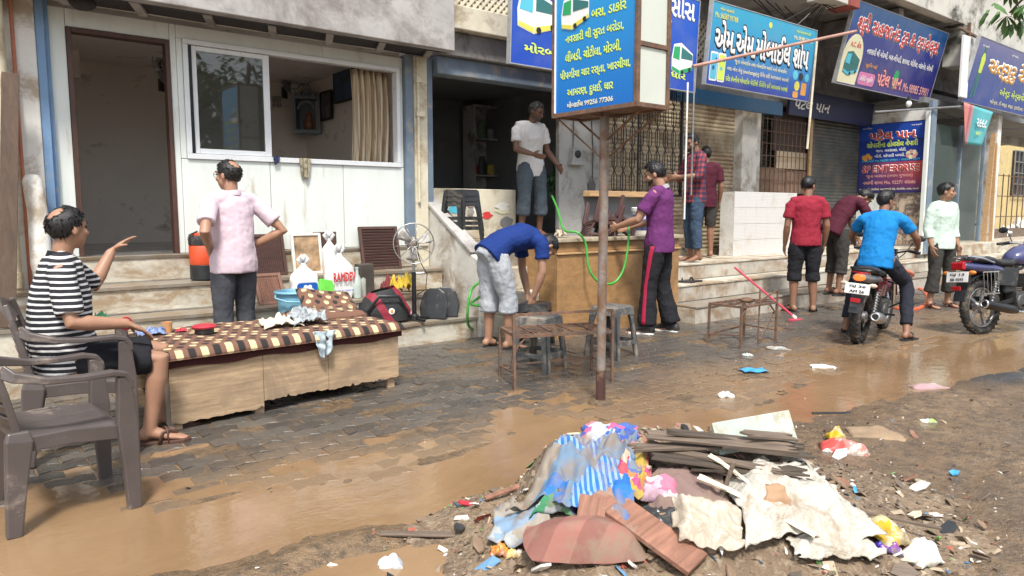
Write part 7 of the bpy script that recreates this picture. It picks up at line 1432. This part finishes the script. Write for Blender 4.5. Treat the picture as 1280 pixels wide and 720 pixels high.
packet('orange_packet', 'small orange packet in the scraps left of the heap', 625, 692, .07, .06, multi('orange_print', [(.62, .16, .03), (.60, .30, .05)], 50, .3), AR, 5.5, .01, .02); packet('yellow_white_packet', 'small yellow and white packet beside the orange packet', 643, 696, .06, .05, multi('yw', [(.6, .45, .15), (.65, .6, .5)], 50), AR, 6.5, .01, .02)
packet('white_packet', 'pale blue and white crumpled packet in the mud puddle', 490, 712, .12, .09, multi('white_blue', [(.66, .68, .68), (.55, .64, .70), (.70, .70, .68)], 16, .35), AR, 7.5, .0, .05); packet('white_lump', 'torn white foam piece in the mud puddle left of the pale packet', 424, 716, .12, .05, PAPER, AR, 8.5, .0, .03)
packet('card_scrap', 'bent grey carton at the far end of the heap', 1150, 700, .16, .10, PAPER, AR+30, 9.5, .01, .06); packet('brown_carton', 'flattened brown carton lying on the road beyond the red bag', 1098, 545, .34, .14, mat('carton', (.27, .19, .12), .8, var=.3), AR-4, 10.5, .0, .04, 'carton')
packet('pink_rag', 'dusty pink rag lying at the flooded gutter edge', 1166, 487, .34, .10, multi('pink_dust', [(.38, .24, .26), (.45, .30, .33)], 9), AR+4, 11.5, .0, .04, 'cloth'); slab('black_lath', 'black strip of wood on the gutter bank', 'strip', 1040, 518, (.26, .03, .012), (0, 0, AR+2), BLACKP, .008)
packet('green_wrapper', 'small lime and white wrapper lying on the wet road', 1162, 528, .11, .05, multi('lime_white', [(.65, .68, .60), (.30, .55, .12)], 30, .3), AR, 12.5, .0, .02); packet('white_wrapper', 'crumpled white wrapper on the paving between table frame and gutter', 908, 496, .12, .06, PAPER, AR, 13.5, .004, .03); packet('pale_wrapper', 'pale wrapper floating by the gutter edge', 1030, 460, .22, .06, PAPER, AR, 14.5, .004, .02)
packet('teal_wrapper', 'small pale teal wrapper near the rusty table frame', 935, 445, .10, .05, multi('teal_white', [(.45, .60, .60), (.60, .62, .60)], 40), AR, 15.5, .004, .015); packet('grey_strip', 'flattened grey wrapper on the paving beside the table frame', 975, 437, .26, .05, MATS['mud_cloth'], AR-6, 16.5, .004, .02)
# torn scraps one can pick out, several of a look
SCR = [('torn brown card scrap among the rubbish', mat('scrap_brown', (.25, .17, .11),   .85, var=.3), 34), ('pale torn paper scrap among the rubbish', PAPER, 18), ('dark rotten wood chip among the rubbish', OLDPLY, 34), ('reddish board chip among the rubbish', REDPLANK, 12), ('black plastic shard among the rubbish', BLACKP, 7), ('cream plastic shard among the rubbish', MATS['cream_strip'], 8), ('small blue plastic shard among the rubbish', MATS['blue_wrap'], 3), ('small green plastic shard among the rubbish', MATS['lime_box'], 3), ('small red plastic shard among the rubbish', MATS['red_lid'], 4)]
for lab, m_, cnt in SCR:
    for k in range(cnt):
        while True:
            d_, r_ = rnd.uniform(2.35, 4.1), rnd.gauss(.75, .75); x, y = dr(d_, r_); u = (heap_z(x, y)-gh(x, y))
            if -0.6 < r_ < 2.4 and (u > .01 or rnd.random() < .22) and y < interp(LOT, x): break
        L = rnd.uniform(.05, .15); W_ = rnd.uniform(.02, .07); b = MB(); n2_ = rnd.randint(5, 7)
        b.prism([(L*.5*math.cos(a)*rnd.uniform(.6, 1.1), W_*.5*math.sin(a)*rnd.uniform(.6, 1.1)) for a in [i*2*math.pi/n2_ for i in range(n2_)]], Matrix.Identity(4), rnd.uniform(.003, .009))
        o = b.build('scrap', m_); o.location = (x, y, heap_z(x, y)+.012); o.rotation_euler = (rnd.uniform(-.6, .6), rnd.uniform(-.6, .6), rnd.uniform(0, 6.3)); tag(o, lab, 'scrap', 'scraps of the rubbish heap')
# fine litter nobody could count
LIT = [SOIL, mat('lit_brown', (.23, .165, .115), .8), mat('lit_tan', (.38, .30, .21), .8), mat('lit_white', (.62, .58, .52), .7), mat('lit_dark', (.09, .07, .055), .8), mat('lit_red', (.38, .09, .06), .6), mat('lit_green', (.13, .28, .09), .6), mat('lit_blue', (.08, .20, .34), .6)]
lit_ = MB()
def chip(x, y, z, s):
    q = rnd.random(); lit_.cur = 0 if q < .25 else 1 if q < .50 else 2 if q < .68 else 3 if q < .78 else 4 if q < .90 else rnd.choice((5, 6, 7))
    M = Euler((rnd.gauss(0, .5), rnd.gauss(0, .5), rnd.uniform(0, 6.3))).to_matrix(); L, W_ = s*rnd.uniform(.5, 1.6), s*rnd.uniform(.3, .9); h_ = s*rnd.uniform(.1, .5)
    lit_.add([V((x, y, z))+M @ V(p) for p in ((-L, -W_, 0), (L, -W_*.6, 0), (L*.7, W_, h_*.4), (-L*.8, W_*.8, 0), (0, 0, h_))], [(0, 1, 4), (1, 2, 4), (2, 3, 4), (3, 0, 4)])
for k in range(6000):
    d_, r_ = rnd.uniform(2.1, 4.4), rnd.gauss(.7, .95); x, y = dr(d_, r_); u = heap_z(x, y)-gh(x, y)
    if u > .006: chip(x, y, heap_z(x, y)+.002, rnd.uniform(.004, .014) if rnd.random() < .86 else rnd.uniform(.015, .035))
    elif y < interp(LOT, x)-.02 and gh(x, y) > 0 and rnd.random() < .30: chip(x, y, gh(x, y)+.001, rnd.uniform(.003, .010))
for k in range(1500):
    x = rnd.uniform(-.2, 9); y = rnd.uniform(.9, 5.6)
    z = max(0, gh(x, y)) if y > interp(LOT, x) else gh(x, y)
    if z <= 0 and rnd.random() < .85: continue
    if rnd.random() < (.9 if y < interp(LOT, x)+.1 else .35): chip(x, y, z+.001, rnd.uniform(.003, .011) if rnd.random() < .9 else .018)
tag(lit_.build('litter_bits', LIT), 'fine wet litter and grit strewn over heap, road and paving', 'litter', kind='stuff')
# ---------------------------------------------------------------- trees (one branch hangs into view; the rest show only mirrored in the window)
LEAF = mat('tree_leaf', (.055, .13, .025), .45, var=.45, sc=3, bump=.05); BARK = mat('bark', (.12, .09, .065), .9, var=.3, bump=.6)
def tree(label, base, h, spread, nleaf, seed, leaf=.09):
    r2 = random.Random(seed); o = thing('tree', label, 'tree', base); tk = MB(); tk.tube([(0, 0, -.1), (.05, .03, h*.3), (-.05, .08, h*.55), (.02, .02, h*.8)], [.16, .13, .09, .04], 10); tips = []
    for k in range(9):
        a = k*2.4+r2.random(); z = h*r2.uniform(.35, .75); p1 = V((math.cos(a)*spread*.5, math.sin(a)*spread*.5, z+h*.12)); p2 = V((math.cos(a+.3)*spread*r2.uniform(.7, 1), math.sin(a+.3)*spread*r2.uniform(.7, 1), z+h*r2.uniform(.08, .3)))
        tk.tube([(0, 0, z), p1, p2], [.06, .035, .012], 7); tips += [p1, p2, p1.lerp(p2, .5)]
    tips += [V((0, 0, h*.9)), V((.3, .2, h*.8))]; tk.build('trunk', BARK, o, smooth=True); lf = MB()
    for k in range(nleaf):
        c_ = r2.choice(tips); p = c_+V((r2.gauss(0, .38), r2.gauss(0, .38), r2.gauss(0, .30))); d = V((r2.gauss(0, 1), r2.gauss(0, 1), r2.gauss(-.4, .7))).normalized(); s_ = d.cross(V((r2.gauss(0, 1), r2.gauss(0, 1), r2.gauss(0, 1)))).normalized()
        L = leaf*r2.uniform(.7, 1.4); lf.add([p, p+d*L*.5+s_*L*.28, p+d*L, p+d*L*.5-s_*L*.28], [(0, 1, 2, 3)])
    lf.build('crown', LEAF, o); return o
for k, (x, y, hh_) in enumerate(((3.5, -9.5, 6.0), (7.0, -8.6, 5.4), (10.5, -9.8, 6.4))): tree(['leafy roadside tree across the street, the one opposite the white shop', 'leafy roadside tree across the street, the lowest one', 'leafy roadside tree across the street, the tallest one'][k], (x, y, 0), hh_, 2.4, 5200, 20+k, .20)
ow = thing('opposite_wall', 'long grey compound wall across the street mirrored in the window', 'wall', (6, -11.5, 0)); part('wall', CONC, ow, lambda b: b.span(-14, 14, 0, .2, 0, 2.2), bevel=.01)
nt_ = V((5.4, -2.2, 0)); tr_ = thing('tree', 'street tree whose lobed leaves hang into view above the readymade sign', 'tree', nt_); tip = V((0, 0, CAM_H))+ray(1262, 16)*4.6-nt_
tk = MB(); tk.tube([(0, 0, -.1), (.05, .1, 1.6), (.0, .3, 2.6), (-.05, .4, 3.6), (0, .4, 4.4)], [.15, .13, .11, .08, .04], 10); tk.tube([(0, .3, 2.6), tip*.55+V((0, 0, 1.5)), tip+V((.12, -.2, .28)), tip], [.06, .04, .015, .006], 8); tk.build('trunk', BARK, tr_, smooth=True)
lf = MB(); r2 = random.Random(5)
def frond(c_, d, n_=7, L=.13):
    d = d.normalized(); s_ = d.cross(V((0, 0, 1))); s_ = s_.normalized() if s_.length > .1 else V((1, 0, 0))
    for i in range(n_):
        a = (i-(n_-1)/2)*.5; q = (d*math.cos(a)+s_*math.sin(a)).normalized(); nn_ = q.cross(V((r2.gauss(0, .3), r2.gauss(0, .3), 1))).normalized(); l_ = L*(1-.12*abs(i-(n_-1)/2)); dz = V((0, 0, -.02))
        lf.add([c_, c_+q*l_*.35+nn_*l_*.10, c_+q*l_*.65+nn_*l_*.15+dz*.5, c_+q*l_+dz, c_+q*l_*.65-nn_*l_*.15+dz*.5, c_+q*l_*.35-nn_*l_*.10], [(0, 1, 2, 3, 4, 5)])
UPW = V((0, 0, 1))
for px, py in ((1243, 4), (1258, 20), (1270, 8), (1250, 14), (1276, 26), (1282, 5), (1236, 12), (1266, 30), (1290, 18), (1262, -10), (1284, -14)):
    c_ = V((0, 0, CAM_H))+ray(px, py)*(4.6+r2.uniform(-.12, .12))-nt_; frond(c_, V((r2.gauss(0, .5), r2.gauss(0, .5), -.8)), 6, .11)
for k in range(260):
    p = V((r2.gauss(.4, .8), r2.gauss(-.3, .8), 4.6+r2.gauss(0, .5))); frond(p, V((r2.gauss(0, 1), r2.gauss(0, 1), -.5)), 6, .14)
lf.build('crown', LEAF, tr_)
run_text()
